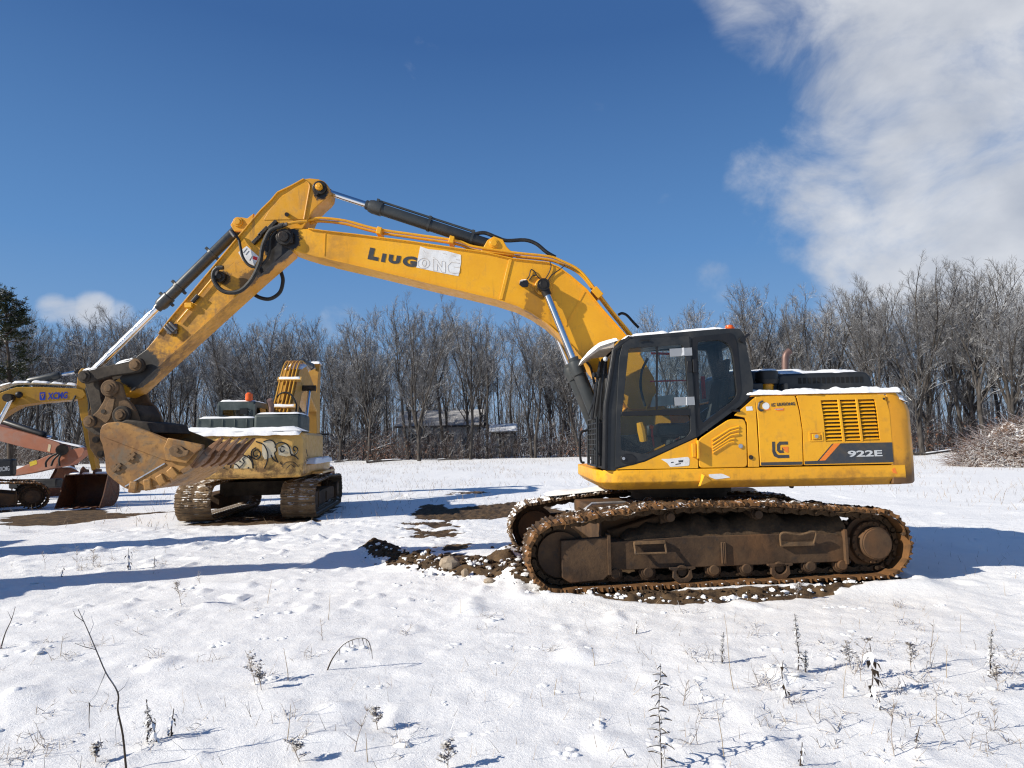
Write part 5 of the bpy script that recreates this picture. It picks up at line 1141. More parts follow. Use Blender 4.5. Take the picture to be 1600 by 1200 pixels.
# ears carrying the pins, cross tube, snow inside
for y in (BY0 + .30, BY1 - .36):
    m = MB(); m.prism(roundpoly(pz([(140, 656), (152, 648), (166, 655), (190, 640), (206, 640), (218, 655), (226, 672), (200, 680), (160, 680), (142, 668)], YA0), .03), y, y + .05); m.build('bucket_ear', M_darklink, bk, bevel=.008)
m = MB(); m.prism(pz([(158, 668), (190, 655), (224, 660), (232, 676), (180, 676), (158, 680)], BY0), BY0 + .1, BY1 - .1); m.build('top_tube', M_darklink, bk, bevel=.02)
q0 = xz(222, 664, YA0)
m = MB(); m.prism(pz([(205, 640), (222, 634), (238, 648), (245, 672), (215, 672)], YM + .25), YM + .2, YM + .5); m.build('coupler_hook', M_darklink, EX, bevel=.02)
m = snow_sheet(at(216, 640, 9).x, at(233, 650, 9).x, YM - .05, YM + .3, lambda x, y: at(225, 647, 9).z - (x - at(225, 647, 9).x) * .6, .05, 10, 10, 51, .02, .5, .3); m.build('snow_cover', M_snow, bk, kind='stuff')
m = snow_sheet(at(243, 668, 9.2).x, at(258, 668, 9.2).x, BY1 - .3, BY1 - .02, lambda x, y: at(250, 668, 9.2).z, .04, 10, 8, 52, .02, .5, .3); m.build('snow_cover', M_snow, bk, kind='stuff')
# ------------------------------------------------------------------ the machines behind
M_y2 = mat_yellow('old_yellow_paint', base=(.70, .42, .11), dirt=.9, scratch=.9, mud=[((-2.7, 0, 1.1), .6, 1.6, (1, .3, 2.6), .85)])
M_y2w = mat_plain('worn_white_paint', (.62, .54, .38), .6, 0, .15, 5, .1, dust=((.60, .40, .13), .6))
M_xy = mat_yellow('second_yellow_paint', base=(.52, .27, .02), dirt=.8, scratch=.5)
M_salmon = mat_plain('faded_salmon_paint', (.36, .125, .062), .55, 0, .2, 2.5, .08, dust=((.30, .22, .18), .5))
M_green = mat_plain('grey_green_hood', (.052, .068, .066), .55, 0, .25, 4, .05, dust=((.16, .18, .17), .5))
M_shoe2 = mat_mudsteel('brown_track_shoe', (.13, .085, .05), (.23, .155, .085), (.09, .075, .06), 8, bump=.5, snow=.3)
def plane_pt(px, py, P0, yaw):
    """point of the vertical plane through P0 with heading yaw, as (along, z)"""
    r = ray(px, py); n = Vector((-math.sin(yaw), math.cos(yaw), 0)); t = (Vector(P0) - CAM).dot(n) / r.dot(n); p = CAM + r * t - Vector(P0)
    return (p.x * math.cos(yaw) + p.y * math.sin(yaw), p.z + P0[2])
def snow_on(root, parent, x0, x1, y0, y1, z, th, seed, n=24):
    m = snow_sheet(x0, x1, y0, y1, lambda x, y: z, th, n, 12, seed, .04, .5, .15); return m.build('snow_cover', M_snow, parent, kind='stuff')
def bucket_parts(root, sc=1.0, pos=(0, 0, 0), turn=0., mat=None, tilt=0., snow=True, parent_name='bucket', part=True, w=.6):
    """open bucket: mouth towards -x, teeth on the lip"""
    mat = mat or M_rustred
    M = Matrix.Translation(pos) @ Matrix.Rotation(turn, 4, 'Z') @ Matrix.Rotation(tilt, 4, 'Y') @ Matrix.Scale(sc, 4)
    sh = [(-.02, .98), (.30, .96), (.55, .80), (.68, .55), (.66, .28), (.48, .08), (.2, .0), (-.5, .0)]
    sh = [(p.x, p.z) for p in smoothpath([(a, 0, b) for a, b in sh], 3)]; inn = offset_poly(sh, .03, -1)
    m = MB(); m.prism(sh + inn[::-1], -w, w); m.xform(M); bk = m.build(parent_name, mat, root, bevel=.0)
    for y in (-w - .03, w): m = MB(); m.prism(sh + [(-.5, .03), (-.30, .34), (-.06, .92)], y, y + .03); m.xform(M); m.build('side_plate', mat, bk)
    for k in range(5):
        y = -w + .1 + k * (2 * w - .2) / 4; m = MB(); m.loft([[(-.45, y - .06, -.03), (-.45, y + .06, -.03), (-.45, y + .05, .06), (-.45, y - .05, .06)], [(-.75, y - .04, -.01), (-.75, y + .04, -.01), (-.75, y + .035, .015), (-.75, y - .035, .015)]]); m.xform(M); m.build('tooth', mat, bk)
    for y in (-.2, .16): m = MB(); m.prism([(-.06, .95), (.0, 1.12), (.12, 1.2), (.24, 1.12), (.42, 1.10), (.48, .9), (.3, .9)], y, y + .04); m.xform(M); m.build('bucket_ear', mat, bk)
    if snow:
        m = snow_sheet(.0, .5, -w, w, lambda x, y: .97 - max(0, x - .28) * .55, .06, 10, 14, 61, .04, .5, .1); m.xform(M); m.build('snow_cover', M_snow, bk, kind='stuff')
    return bk
def undercarriage(root, L=3.7, half=1.2, width=.6, mat=None, key='bg', zc=.42, T=None):
    T = T or Matrix.Identity(4); tops = [(-.9, .90), (0, .94), (.9, .90)]
    for s in (-1, 1): crawler_track(root, T, s * half, -L / 2, L / 2, zc, zc, zc, zc, tops, s, width, .20, False, mat or M_shoe2, key)
    m = MB(); m.box(-1, 1, -half + .2, half - .2, .5, .85); m.cyl((0, 0, .8), (0, 0, 1.08), .65, 28); m.xform(T); m.build('carbody', M_darklink, root)
def simple_house(root, paint, hood, cabc, rear=-2.75, front=1.35, z0=1.05, z1=2.05):
    m = MB(); ring = lambda z, i: [(front - i, -1.36 + i, z), (front - i, 1.36 - i, z), (rear + .3, 1.36 - i, z), (rear + .06 + i, 1.1 - i, z), (rear + i, .6, z), (rear + i, -.6, z), (rear + .06 + i, -1.1 + i, z), (rear + .3, -1.36 + i, z)]
    m.loft([ring(z0, .08), ring(z0 + .08, 0), ring(z0 + .28, 0)]); m.build('side_skirt', paint, root, bevel=.015)
    m = MB(); m.loft([[(x if x < .2 else .2, y, z) for x, y, z in ring(z, i)] for z, i in ((z0 + .282, .01), (z1 - .06, .01), (z1, .06))]); h = m.build('engine_housing', paint, root, bevel=.02)
    cx0, cx1, cy0, cy1 = -.25, 1.30, .36, 1.34
    prof = [(cx0, 1.36), (cx1, 1.36), (cx1 + .05, 1.9), (cx1 - .12, 2.86), (cx1 - .3, 2.97), (cx0 + .08, 2.97), (cx0, 2.88)]
    hole = [(cx0 + .14, 2.05), (cx1 - .10, 1.95), (cx1 - .16, 2.70), (cx1 - .3, 2.82), (cx0 + .2, 2.82), (cx0 + .14, 2.76)]
    cab = None
    for y in (cy0, cy1 - .05):
        m = MB(); m.prism(roundpoly(prof, .05), y, y + .05, holes=[hole]); o = m.build('cab' if cab is None else 'cab_side', cabc, root if cab is None else cab, bevel=.01); cab = cab or o
        m = MB(); m.prism(shrink(hole, -.03), y + .02, y + .028); m.build('window_pane', M_glass, cab, smooth=False)
    m = MB()
    for x, z0_, z1_ in ((cx0 + .03, 1.36, 2.25), (cx0 + .04, 2.74, 2.95)): m.box(x - .03, x + .03, cy0 + .05, cy1 - .05, z0_, z1_)
    m.box(cx0 + .02, cx0 + .08, cy0 + .05, cy0 + .13, 2.2, 2.8); m.box(cx0 + .02, cx0 + .08, cy1 - .13, cy1 - .05, 2.2, 2.8); m.box(cx0 + .05, cx1 - .2, cy0 + .05, cy1 - .05, 2.90, 2.965); m.build('cab_roof', cabc, cab)
    m = MB(); m.box(cx1 - .05, cx1, cy0 + .05, cy1 - .05, 1.36, 1.9); m.build('front_panel', cabc, cab)
    m = MB(); m.box(cx0 + .04, cx0 + .046, cy0 + .13, cy1 - .13, 2.24, 2.75); m.build('rear_window', M_glass, cab, smooth=False)
    m = MB(); m.box(.35, .8, .6, 1.1, 1.6, 1.9); m.obox((.33, .85, 2.2), (.06, 0, 0), (0, .24, 0), (0, 0, .38)); m.build('driver_seat', M_seat, cab, bevel=.04)
    snow_on(root, cab, cx0 + .05, cx1 - .25, cy0 + .02, cy1 - .02, 2.968, .05, 71)
    return h, cab
def prism_local(name, poly, y0, y1, mat, par, bevel=.012): m = MB(); m.prism(poly, y0, y1); return m.build(name, mat, par, bevel=bevel)

# ---- the machine seen from behind, with curls sprayed over its counterweight
E2 = thing('excavator', (-6.62, 17.55, 0), 'old yellow excavator seen from behind, black sprayed curls on its counterweight and orange roof lamp', 'excavator', rotz=R_(97), local=True)
undercarriage(E2, 3.75, 1.19, .80, M_shoe2, 'wide', .44)
h2_, cab2 = simple_house(E2, M_y2, M_green, M_green, z0=1.0, z1=2.06)
m = MB(); q = [(-2.80, -1.12), (-2.86, -.6), (-2.86, .6), (-2.80, 1.12)]
cwr = lambda z, i: [(-2.2, -1.38 + i, z), (-2.62, -1.37 + i, z), (-2.78 + i, -1.18 + i, z), (-2.84 + i, -.6, z), (-2.84 + i, .6, z), (-2.78 + i, 1.18 - i, z), (-2.62, 1.37 - i, z), (-2.2, 1.38 - i, z)]
m.loft([cwr(1.02, .06), cwr(1.09, .0), cwr(1.88, .0), cwr(2.0, .06), cwr(2.10, .2)]); cw2 = m.build('counterweight', M_y2, E2, bevel=.03, seg=3)
def on_rear(px, py):
    a, z = plane_pt(px, py, Vector((-6.62, 17.55, 0)) + Vector((math.cos(R_(97)), math.sin(R_(97)), 0)) * -2.85, R_(7)); return Vector((-2.852, -a * 1., z))
def gl(x, y): return on_rear(260 + x / 4.286, 550 + y / 4.286)
def graf(pts, r=.016, name='sprayed_curl', mat=None):
    m = MB(); q = smoothpath([gl(*p) for p in pts], 4); q = [Vector((min(-2.846 + (.0 if abs(p.y) < .6 else (abs(p.y) - .6) * .105), p.x + 9), p.y, p.z)) for p in q]; m.tube(q, r, 5); return m.build(name, mat or M_black, cw2)
def graffill(pts, mat):
    m = MB(); q = [gl(*p) for p in pts]; m.add([(-2.848 + max(0, abs(p.y) - .6) * .103, p.y, p.z) for p in q], [tuple(range(len(q)))]); return m.build('sprayed_patch', mat, cw2, smooth=False)
graffill([(640, 610), (680, 590), (720, 600), (735, 650), (720, 700), (660, 720), (640, 690)], M_y2w)
graffill([(745, 640), (790, 615), (830, 640), (850, 690), (800, 700), (750, 690)], M_y2w)
graffill([(460, 720), (500, 690), (545, 700), (570, 740), (575, 780), (450, 780)], M_y2w)
for pts in ([(600, 600), (650, 620), (678, 680), (672, 740), (655, 780)], [(612, 690), (598, 702), (582, 690), (585, 668), (608, 655), (628, 675), (625, 705), (600, 718), (570, 700), (572, 660), (600, 640)],
            [(650, 600), (690, 590), (720, 605), (735, 660), (722, 680), (745, 740)], [(722, 640), (745, 610), (790, 610), (820, 640), (828, 680), (850, 690), (875, 665), (870, 640), (850, 635), (845, 655), (858, 662)],
            [(790, 660), (770, 670), (758, 650), (770, 632), (788, 638)], [(450, 720), (490, 695), (540, 700), (575, 740), (580, 780)], [(490, 775), (520, 740), (510, 715), (530, 700)], [(380, 780), (385, 770)], [(700, 690), (712, 715), (735, 735)], [(828, 690), (860, 700), (880, 720)],
            [(545, 690), (570, 715), (582, 760)], [(420, 740), (430, 760), (428, 778)], [(440, 745), (470, 755), (490, 780)]): graf(pts, .015)
for pts in ([(770, 770), (800, 740), (850, 740), (880, 770)], [(800, 780), (830, 755), (855, 775)], [(920, 760), (930, 725), (942, 730)], [(930, 650), (940, 700)], [(760, 740), (775, 760)]): graf(pts, .008)
for px, py in ((492, 733), (548, 776), (553, 700)): m = MB(); c = gl(px, py); m.ball((-2.846 + max(0, abs(c.y) - .6) * .1, c.y, c.z), .022, 8, 5); m.build('sprayed_dot', M_black, cw2)
snow_on(E2, cw2, -2.80, -1.9, -1.36, 1.36, 2.09, .10, 81, 14)
m = snow_sheet(-2.86, -2.62, -1.34, 1.36, lambda x, y: 2.0 + (x + 2.84) * .4, .10, 8, 40, 82, .05, .7, .2); m.build('snow_cover', M_snow, cw2, kind='stuff')
m = MB(); m.box(-2.1, -.9, -1.2, -.10, 2.06, 2.52); hb = m.build('engine_hood', M_green, E2, bevel=.07, seg=3); snow_on(E2, hb, -2.08, -.95, -1.18, -.15, 2.52, .05, 83)
m = MB(); m.box(-1.9, -.5, -.05, 1.28, 2.06, 2.44)
for k in range(5): m.box(-1.915, -1.89, .10 + k * .28, .13 + k * .28, 2.07, 2.42)
hb = m.build('rear_hood', M_green, E2, bevel=.04); snow_on(E2, hb, -1.88, -.5, -.04, 1.27, 2.44, .05, 84)
for y in (.03, .62):
    m = MB(); m.box(-1.96, -1.90, y, y + .05, 2.08, 2.16); m.build('hood_latch', M_y2, E2)
m = MB(); m.cyl((-1.3, -.32, 2.5), (-1.3, -.32, 2.78), .06, 12); m.tube([(-1.3, -.32, 2.76), (-1.33, -.30, 2.86), (-1.38, -.28, 2.92)], .07, 12); m.build('exhaust_pipe', M_exh, E2)
m = MB(); m.lathe((-.15, .55, 2.97), (0, 0, 1), [(0, .05), (.02, .08), (.04, .10), (.20, .095), (.24, .05)], 16); m.build('roof_beacon', M_amber, E2)
m = MB(); m.box(-.28, -.22, .55, .75, 2.62, 2.78); m.build('work_lamp', M_black, E2)
bp2 = [(.1, 1.55), (.45, 1.35), (1.35, 2.2), (2.35, 3.35), (3.1, 3.60), (5.0, 2.95), (5.45, 3.05), (5.5, 3.35), (5.2, 3.50), (3.3, 4.22), (2.6, 4.30), (2.0, 4.05), (1.1, 3.05), (.2, 1.95)]
M_y2d = mat_yellow('stained_yellow_paint', base=(.46, .25, .045), dirt=1.3, scratch=.9)
b2 = prism_local('boom', bp2, -.34, .16, M_y2d, E2)
for k in range(5):
    y = -.29 + k * .105; m = MB(); m.tube(smoothpath([(.30, y, 2.4), (1.0, y, 3.1), (1.55, y, 3.75), (2.0, y, 4.2), (2.5, y, 4.42), (3.1, y, 4.40)], 3), .028, 7); m.build('hydraulic_pipe', M_xy, b2)
for a, z in ((.75, 2.85), (1.55, 3.72)): m = MB(); m.obox((a, -.14, z + .02), (.05, 0, .05), (0, .34, 0), (-.03, 0, .03)); m.build('pipe_clamp', M_y2, b2); m = snow_sheet(a - .07, a + .05, -.48, .2, lambda x, y: z + .05 + (x - a) * .8, .06, 6, 12, 85, .02, .6, .3); m.build('snow_cover', M_snow, b2, kind='stuff')
m = MB(); m.tube(smoothpath([(.9, .2, 2.6), (1.1, .1, 3.2), (1.1, -.2, 3.3), (1.0, -.44, 3.0), (.95, -.46, 2.7)], 5), .025, 7); m.build('hydraulic_hose', M_hose, b2)
m = snow_sheet(2.0, 3.4, -.42, .12, lambda x, y: 4.1 + (x - 2) * .3 if x < 2.6 else 4.30 - (x - 2.6) * .1, .05, 16, 8, 86, .03, .6, .2); m.build('snow_cover', M_snow, b2, kind='stuff')
for y in (-.56, .26): cyl_unit(E2, 'boom_cylinder', (2.45, y, 3.55), (1.3, y, 1.4), .5, .05, .09, tube=False)
m = MB(); m.cyl((2.45, -.75, 3.55), (2.45, .45, 3.55), .09, 14); m.build('boom_pin', M_darklink, b2)
cyl_unit(E2, 'arm_cylinder', (5.9, -.15, 4.55), (3.2, -.15, 4.5), .35, .05, .11, tube=False)
a2 = prism_local('arm', [(5.25, 3.0), (5.75, 2.9), (5.95, 2.0), (5.9, .95), (5.7, .9), (5.55, 2.0)] + [(5.3, 3.4), (5.55, 4.3), (5.85, 4.75), (6.05, 4.7), (6.0, 4.3), (5.85, 3.4)][::-1], -.33, .03, M_y2d, E2)
a2.data.clear_geometry(); m = MB(); m.prism([(5.2, 3.2), (5.5, 1.9), (5.68, .9), (5.9, .92), (5.98, 1.9), (5.95, 3.2), (6.05, 4.3), (6.02, 4.75), (5.85, 4.80), (5.6, 4.3)], -.27, .09); a2.data.from_pydata(m.v, [], m.f); a2.data.update()
m = snow_sheet(5.6, 6.05, -.34, .04, lambda x, y: 4.72, .10, 8, 8, 87, .03, .5, .2); m.build('snow_cover', M_snow, a2, kind='stuff')
bucket_parts(E2, 1.0, (5.6, -.15, .02), 0, M_rustred)
m = MB(); m.box(-1.4, .6, -1.62, -1.36, 1.03, 1.08); m.build('step_plate', M_y2, E2); snow_on(E2, h2_, -2.3, .4, -1.60, -1.30, 1.30, .12, 88)
m = MB(); m.tube([(.6, -1.3, 2.05), (.6, -1.3, 2.9), (1.0, -1.3, 2.9)], .018, 6); m.cyl((.6, -1.45, 2.06), (.6, -1.1, 2.06), .03, 8); m.build('grab_rail', M_black, E2)

# ---- yellow machine at the left edge, boom to the right, lettered XCMG
P3 = Vector((-17.3, 18.6, 0)); Y3 = R_(14)
E3 = thing('excavator', P3, 'yellow excavator at the left edge with snow on its boom, blue lettering', 'excavator', rotz=Y3, local=True)
def q3(pts, off=0.): 
    n = Vector((-math.sin(Y3), math.cos(Y3), 0)); return [plane_pt(a, b, P3 + n * off, Y3) for a, b in pts]
undercarriage(E3, 3.7, 1.2, .6, M_shoe, 'main2', T=Matrix.Translation((.92, -.02, 0)) @ Matrix.Rotation(R_(26), 4, 'Z'))
simple_house(E3, M_grey, M_grey, M_grey)
lf = q3([(-60, 747), (18, 744), (16, 717)], -1.3)
m = MB(); m.box(lf[0][0], lf[1][0], -1.3, -1.0, lf[1][1], lf[2][1]); tb = m.build('tool_box', M_grey, E3, bevel=.05)
bt = q3([(-140, 690), (-80, 650), (-30, 626), (0, 614), (25, 605), (60, 604.5), (119, 607), (130, 609), (134, 616), (128, 623), (119, 624), (60, 629), (27, 634), (11, 643), (0, 650), (-60, 700), (-120, 730)], -.25)
b3 = prism_local('boom', bt, -.25, .25, M_xy, E3)
lt = q3([(74, 624.5), (106, 622.5)], -.26)
def lettering_local(s, p0, p1, y, h, mat, parent, bold=.03, shear=0.): return lettering(s, p0, p1, y, h, mat, parent, bold, shear=shear)
lettering_local('XCMG', lt[0], lt[1], -.255, .21, M_blue, b3, .03, .15)
sq = q3([(62, 613), (71, 612.5), (71, 625), (62, 625.5)], -.25); m = MB(); m.prism(roundpoly(sq, .03), -.254, -.2505); m.build('emblem', M_blue, b3)
t3 = q3([(63.5, 615.5), (69.5, 615), (66.8, 623)], -.25); m = MB(); m.prism(t3, -.258, -.2545, holes=[shrink(t3, .55)]); m.build('emblem', M_xy, b3)
for off in (-.15, -.05, .1):
    q = q3([(-20, 618), (0, 610), (25, 600), (60, 599), (100, 601), (125, 603), (137, 606), (140, 615)], off); m = MB(); m.tube([(a, off, z) for a, z in q], .03, 6); m.build('hydraulic_pipe', M_hose if off == -.05 else M_y2w, b3)
for k in range(5):
    a, b = [(-5, 608), (25, 600), (55, 598.5), (85, 600), (108, 601.5)][k]; a2_, b2_ = [(22, 600), (50, 599), (80, 600), (104, 601.5), (124, 604)][k]
    qa, qb = q3([(a, b), (a2_, b2_)], 0); m = snow_sheet(qa[0], qb[0], -.24, .24, lambda x, y: qa[1] + (qb[1] - qa[1]) * (x - qa[0]) / (qb[0] - qa[0]), .06, 14, 8, 90 + k, .03, .7, .2); m.build('snow_cover', M_snow, b3, kind='stuff')
ap = q3([(121, 590), (123, 580), (128, 575), (136, 577), (141, 590), (140, 606), (137, 625), (142, 690), (150, 732), (143, 736), (133, 690), (121, 626), (119, 610)], -.18)
a3 = prism_local('arm', ap, -.18, .18, M_xy, E3)
c0, c1 = q3([(124, 580)], 0)[0], q3([(40, 597)], 0)[0]
cyl_unit(E3, 'arm_cylinder', (c0[0], 0, c0[1]), (c1[0], 0, c1[1]), .33, .05, .11, tube=False)
b0, b1_ = q3([(18, 622)], -.4)[0], q3([(-30, 712)], -.4)[0]
cyl_unit(E3, 'boom_cylinder', (b0[0], -.4, b0[1]), (b1_[0], -.4, b1_[1]), .55, .055, .1, tube=False)
m = MB(); c = q3([(16, 622)], -.3)[0]; m.cyl((c[0], -.5, c[1]), (c[0], .3, c[1]), .12, 14); m.build('boom_pin', M_darklink, b3); m = MB(); c = q3([(31, 617)], -.3)[0]; m.ball((c[0], -.35, c[1]), .1, 10, 6); m.build('work_lamp', M_black, b3)
for pts in ([(137, 606), (141, 620), (146, 640), (143, 648), (138, 640)], [(118, 618), (113, 630), (113, 644), (119, 647)], [(134, 606), (139, 630), (139, 645), (147, 646)]):
    m = MB(); m.tube(smoothpath([(a, -.26, z) for a, z in q3(pts, -.26)], 4), .028, 6); m.build('hydraulic_hose', M_hose, a3)
lk = q3([(138, 640), (150, 636), (158, 650), (163, 690), (166, 712), (152, 718), (140, 700), (136, 665)], -.3)
m = MB(); m.prism(roundpoly(lk, .08), -.30, -.24); lp3 = m.build('linkage_plate', M_mudlink, E3, bevel=.015)
for a, b in ((150.5, 687), (151, 660), (158, 709)): c = q3([(a, b)], -.3)[0]; m = MB(); m.cyl((c[0], -.34, c[1]), (c[0], -.2, c[1]), .10, 16); m.cyl((c[0], -.37, c[1]), (c[0], -.2, c[1]), .06, 12); m.build('link_pin', M_darklink, lp3)
c = q3([(140, 779)], 0)[0]; bucket_parts(E3, 1.02, (c[0] - .05, -.1, .03), R_(84), M_rustred, w=.58)
lettering_local('XCMG', q3([(-2, 737)], -1.37)[0], q3([(13, 735.5)], -1.37)[0], -1.305, .13, M_decalw, tb, .02)

# ---- salmon coloured machine behind it: boom and folded arm
P4 = Vector((-22.5, 23.5, 0)); Y4 = R_(2)
E4 = thing('excavator', P4, 'faded salmon pink excavator at the left edge with its arm folded back', 'excavator', rotz=Y4, local=True)
def q4(pts, off=0.): return [plane_pt(a, b, P4 + Vector((-math.sin(Y4), math.cos(Y4), 0)) * off, Y4) for a, b in pts]
undercarriage(E4, 3.7, 1.2, .6, M_shoe, 'main2'); simple_house(E4, M_salmon, M_grey, M_grey)
b4 = prism_local('boom', q4([(-120, 690), (-60, 650), (0, 666), (50, 679), (92, 692), (98, 699), (96, 706), (84, 709), (40, 700), (0, 689.5), (-60, 690), (-110, 715)], -.25), -.25, .25, M_salmon, E4)
m = MB(); qq = q4([(76, 697), (79, 688), (74, 705)], -.25); m.prism(q4([(76, 694), (80, 695), (78, 706), (74, 705)], -.25), -.256, -.251); m.build('repair_plate', M_y2w, b4)
c0, c1 = q4([(86, 690)], 0)[0], q4([(0, 661)], 0)[0]; cyl_unit(E4, 'arm_cylinder', (c0[0], 0, c0[1] + .1), (c1[0], 0, c1[1] + .1), .15, .05, .11, tube=False, mat=M_black)
a4 = prism_local('arm', q4([(20, 744), (22, 735), (74, 712), (100, 704), (130, 699), (132, 703), (128, 712), (110, 726), (80, 732), (50, 739)], -.18), -.18, .18, M_salmon, E4)
m = MB(); m.prism(q4([(46, 722), (57, 718.5), (58, 725), (47, 729)], -.18), -.185, -.181); m.build('warning_label', mat_plain('yellow_label', (.62, .45, .03), .5), a4)
c0, c1 = q4([(131, 692)], 0)[0], q4([(100, 726)], 0)[0]
m = MB(); m.cyl((c[0] * 0 + q4([(97, 703)], -.3)[0][0], -.3, q4([(97, 703)], -.3)[0][1]), (q4([(97, 703)], .3)[0][0], .3, q4([(97, 703)], -.3)[0][1]), .20, 16); m.build('arm_pin', M_darklink, a4)
for pts in ([(95, 706), (80, 713), (72, 722), (72, 730)], [(92, 710), (84, 718), (80, 728)], [(96, 708), (92, 718), (93, 728)]): m = MB(); m.tube(smoothpath([(a, -.3, z) for a, z in q4(pts, -.3)], 4), .035, 6); m.build('hydraulic_hose', M_hose, a4)
qa, qb = q4([(70, 686), (130, 699)], 0); m = snow_sheet(qa[0], qb[0], -.12, .12, lambda x, y: qa[1] + (qb[1] - qa[1]) * (x - qa[0]) / (qb[0] - qa[0]), .05, 20, 6, 97, .03, .7, .2); m.build('snow_cover', M_snow, a4, kind='stuff')
qa, qb = q4([(20, 744), (95, 730)], 0); m = MB(); m.box(qa[0], qb[0], -.2, .2, qa[1] - .45, qa[1] - .12); m.build('dark_bar_below_arm', M_black, a4, bevel=.05)  # black box where a dark strip runs below the arm

# ---- loose bucket on the snow
c = at(90, 767, 26.)
LB = thing('digger_bucket', (c.x, 26., gz(c.x, 26.)), 'rusty red bucket with snow on its back, left of the darker open bucket', 'bucket', rotz=R_(40), local=True)
LB2 = bucket_parts(LB, 01.15, (0, 0, .0), 0, mat_rust('orange_red_rust', (.15, .052, .026), (.24, .09, .04), (.10, .06, .04)), w=.5, parent_name='bucket_shell')

# ---- machine added unseen left of view so its raised boom throws the long shadow
E5 = thing('excavator', (-13.6, 6.0, 0), 'yellow excavator added unseen beyond the left edge to cast a long shadow on snow', 'excavator', rotz=R_(14), local=True)
undercarriage(E5, 3.7, 1.2, .6, M_shoe, 'main2'); simple_house(E5, M_xy, M_grey, M_grey)
b5 = prism_local('boom', [(.1, 1.6), (.6, 1.5), (1.6, 2.9), (2.6, 3.5), (4.6, 3.0), (4.9, 3.2), (4.8, 3.45), (2.6, 4.2), (1.2, 3.6), (.2, 2.0)], -.25, .25, M_xy, E5)
prism_local('arm', [(4.2, 3.6), (4.5, 3.7), (5.2, 3.0), (5.7, 1.2), (5.5, 1.1), (4.7, 2.9)], -.18, .18, M_xy, E5); bucket_parts(E5, 1.0, (5.45, 0, .25), 0, M_rustred)

def copy_tree(o, parent=None):
    c = o.copy(); COL.objects.link(c); c.parent = parent
    for ch in list(o.children): copy_tree(ch, c)
    return c
bpy.context.view_layer.update()
E6 = copy_tree(E5); E6.location = (-15.2, 9.3, 0); E6['label'] = 'second yellow excavator added unseen beyond the left edge to cast another long shadow'  # unseen copy, added to throw the second shadow band
# ------------------------------------------------------------------ bare winter trees
M_bark = mat_bark('grey_bark', (.034, .030, .027), (.090, .080, .072), .22)
M_twig = mat_bark('frosted_twigs', (.088, .085, .086), (.170, .166, .166), .50)
M_pineb = mat_bark('pine_bark', (.045, .034, .026), (.09, .07, .055), .2)
M_needle = mat_bark('pine_needles', (.022, .030, .014), (.060, .062, .030), .22)
class Fast:
    """quick triangle-tube collector"""
    def __init__(s): s.v = []; s.f = []; s.n = 0
    def tube(s, pts, rs, n):
        m = len(pts); pts = np.asarray(pts, float); t = np.gradient(pts, axis=0); t /= np.linalg.norm(t, axis=1)[:, None] + 1e-9
        ref = np.array([1., .13, .21]) if abs(t[0][0]) < .8 else np.array([.1, 1., .2])
        u = np.cross(t, ref); u /= np.linalg.norm(u, axis=1)[:, None] + 1e-9; w = np.cross(t, u)
        a = np.arange(n) * 2 * np.pi / n; rs = np.asarray(rs)
        V = pts[:, None, :] + (u[:, None, :] * np.cos(a)[None, :, None] + w[:, None, :] * np.sin(a)[None, :, None]) * rs[:, None, None]
        s.v.append(V.reshape(-1, 3)); i = np.arange(n); j = (i + 1) % n
        for k in range(m - 1):
            s.f.append(np.stack([s.n + k * n + i, s.n + k * n + j, s.n + (k + 1) * n + j, s.n + (k + 1) * n + i], 1))
        s.n += m * n
    def mesh(s, name, mat, smooth=True):
        v = np.concatenate(s.v).astype(np.float32); f = np.concatenate(s.f).astype(np.int32)
        me = bpy.data.meshes.new(name); me.vertices.add(len(v)); me.vertices.foreach_set('co', v.ravel()); me.loops.add(f.size); me.loops.foreach_set('vertex_index', f.ravel())
        me.polygons.add(len(f)); me.polygons.foreach_set('loop_start', np.arange(0, f.size, 4, dtype=np.int32)); me.polygons.foreach_set('use_smooth', np.full(len(f), smooth)); me.update(calc_edges=True); me.materials.append(mat); return me
def grow(rng, p, d, L, n, wob, up):
    pts = [np.array(p)]; d = np.array(d) / np.linalg.norm(d); st = L / n
    for k in range(n):
        d = d + rng.normal(0, wob, 3) + np.array([0, 0, up]); d /= np.linalg.norm(d); pts.append(pts[-1] + d * st)
    return pts
def side_dir(rng, d, ang):
    d = d / np.linalg.norm(d); r = rng.normal(0, 1, 3); r -= d * r.dot(d); r /= np.linalg.norm(r); return d * math.cos(ang) + r * math.sin(ang)
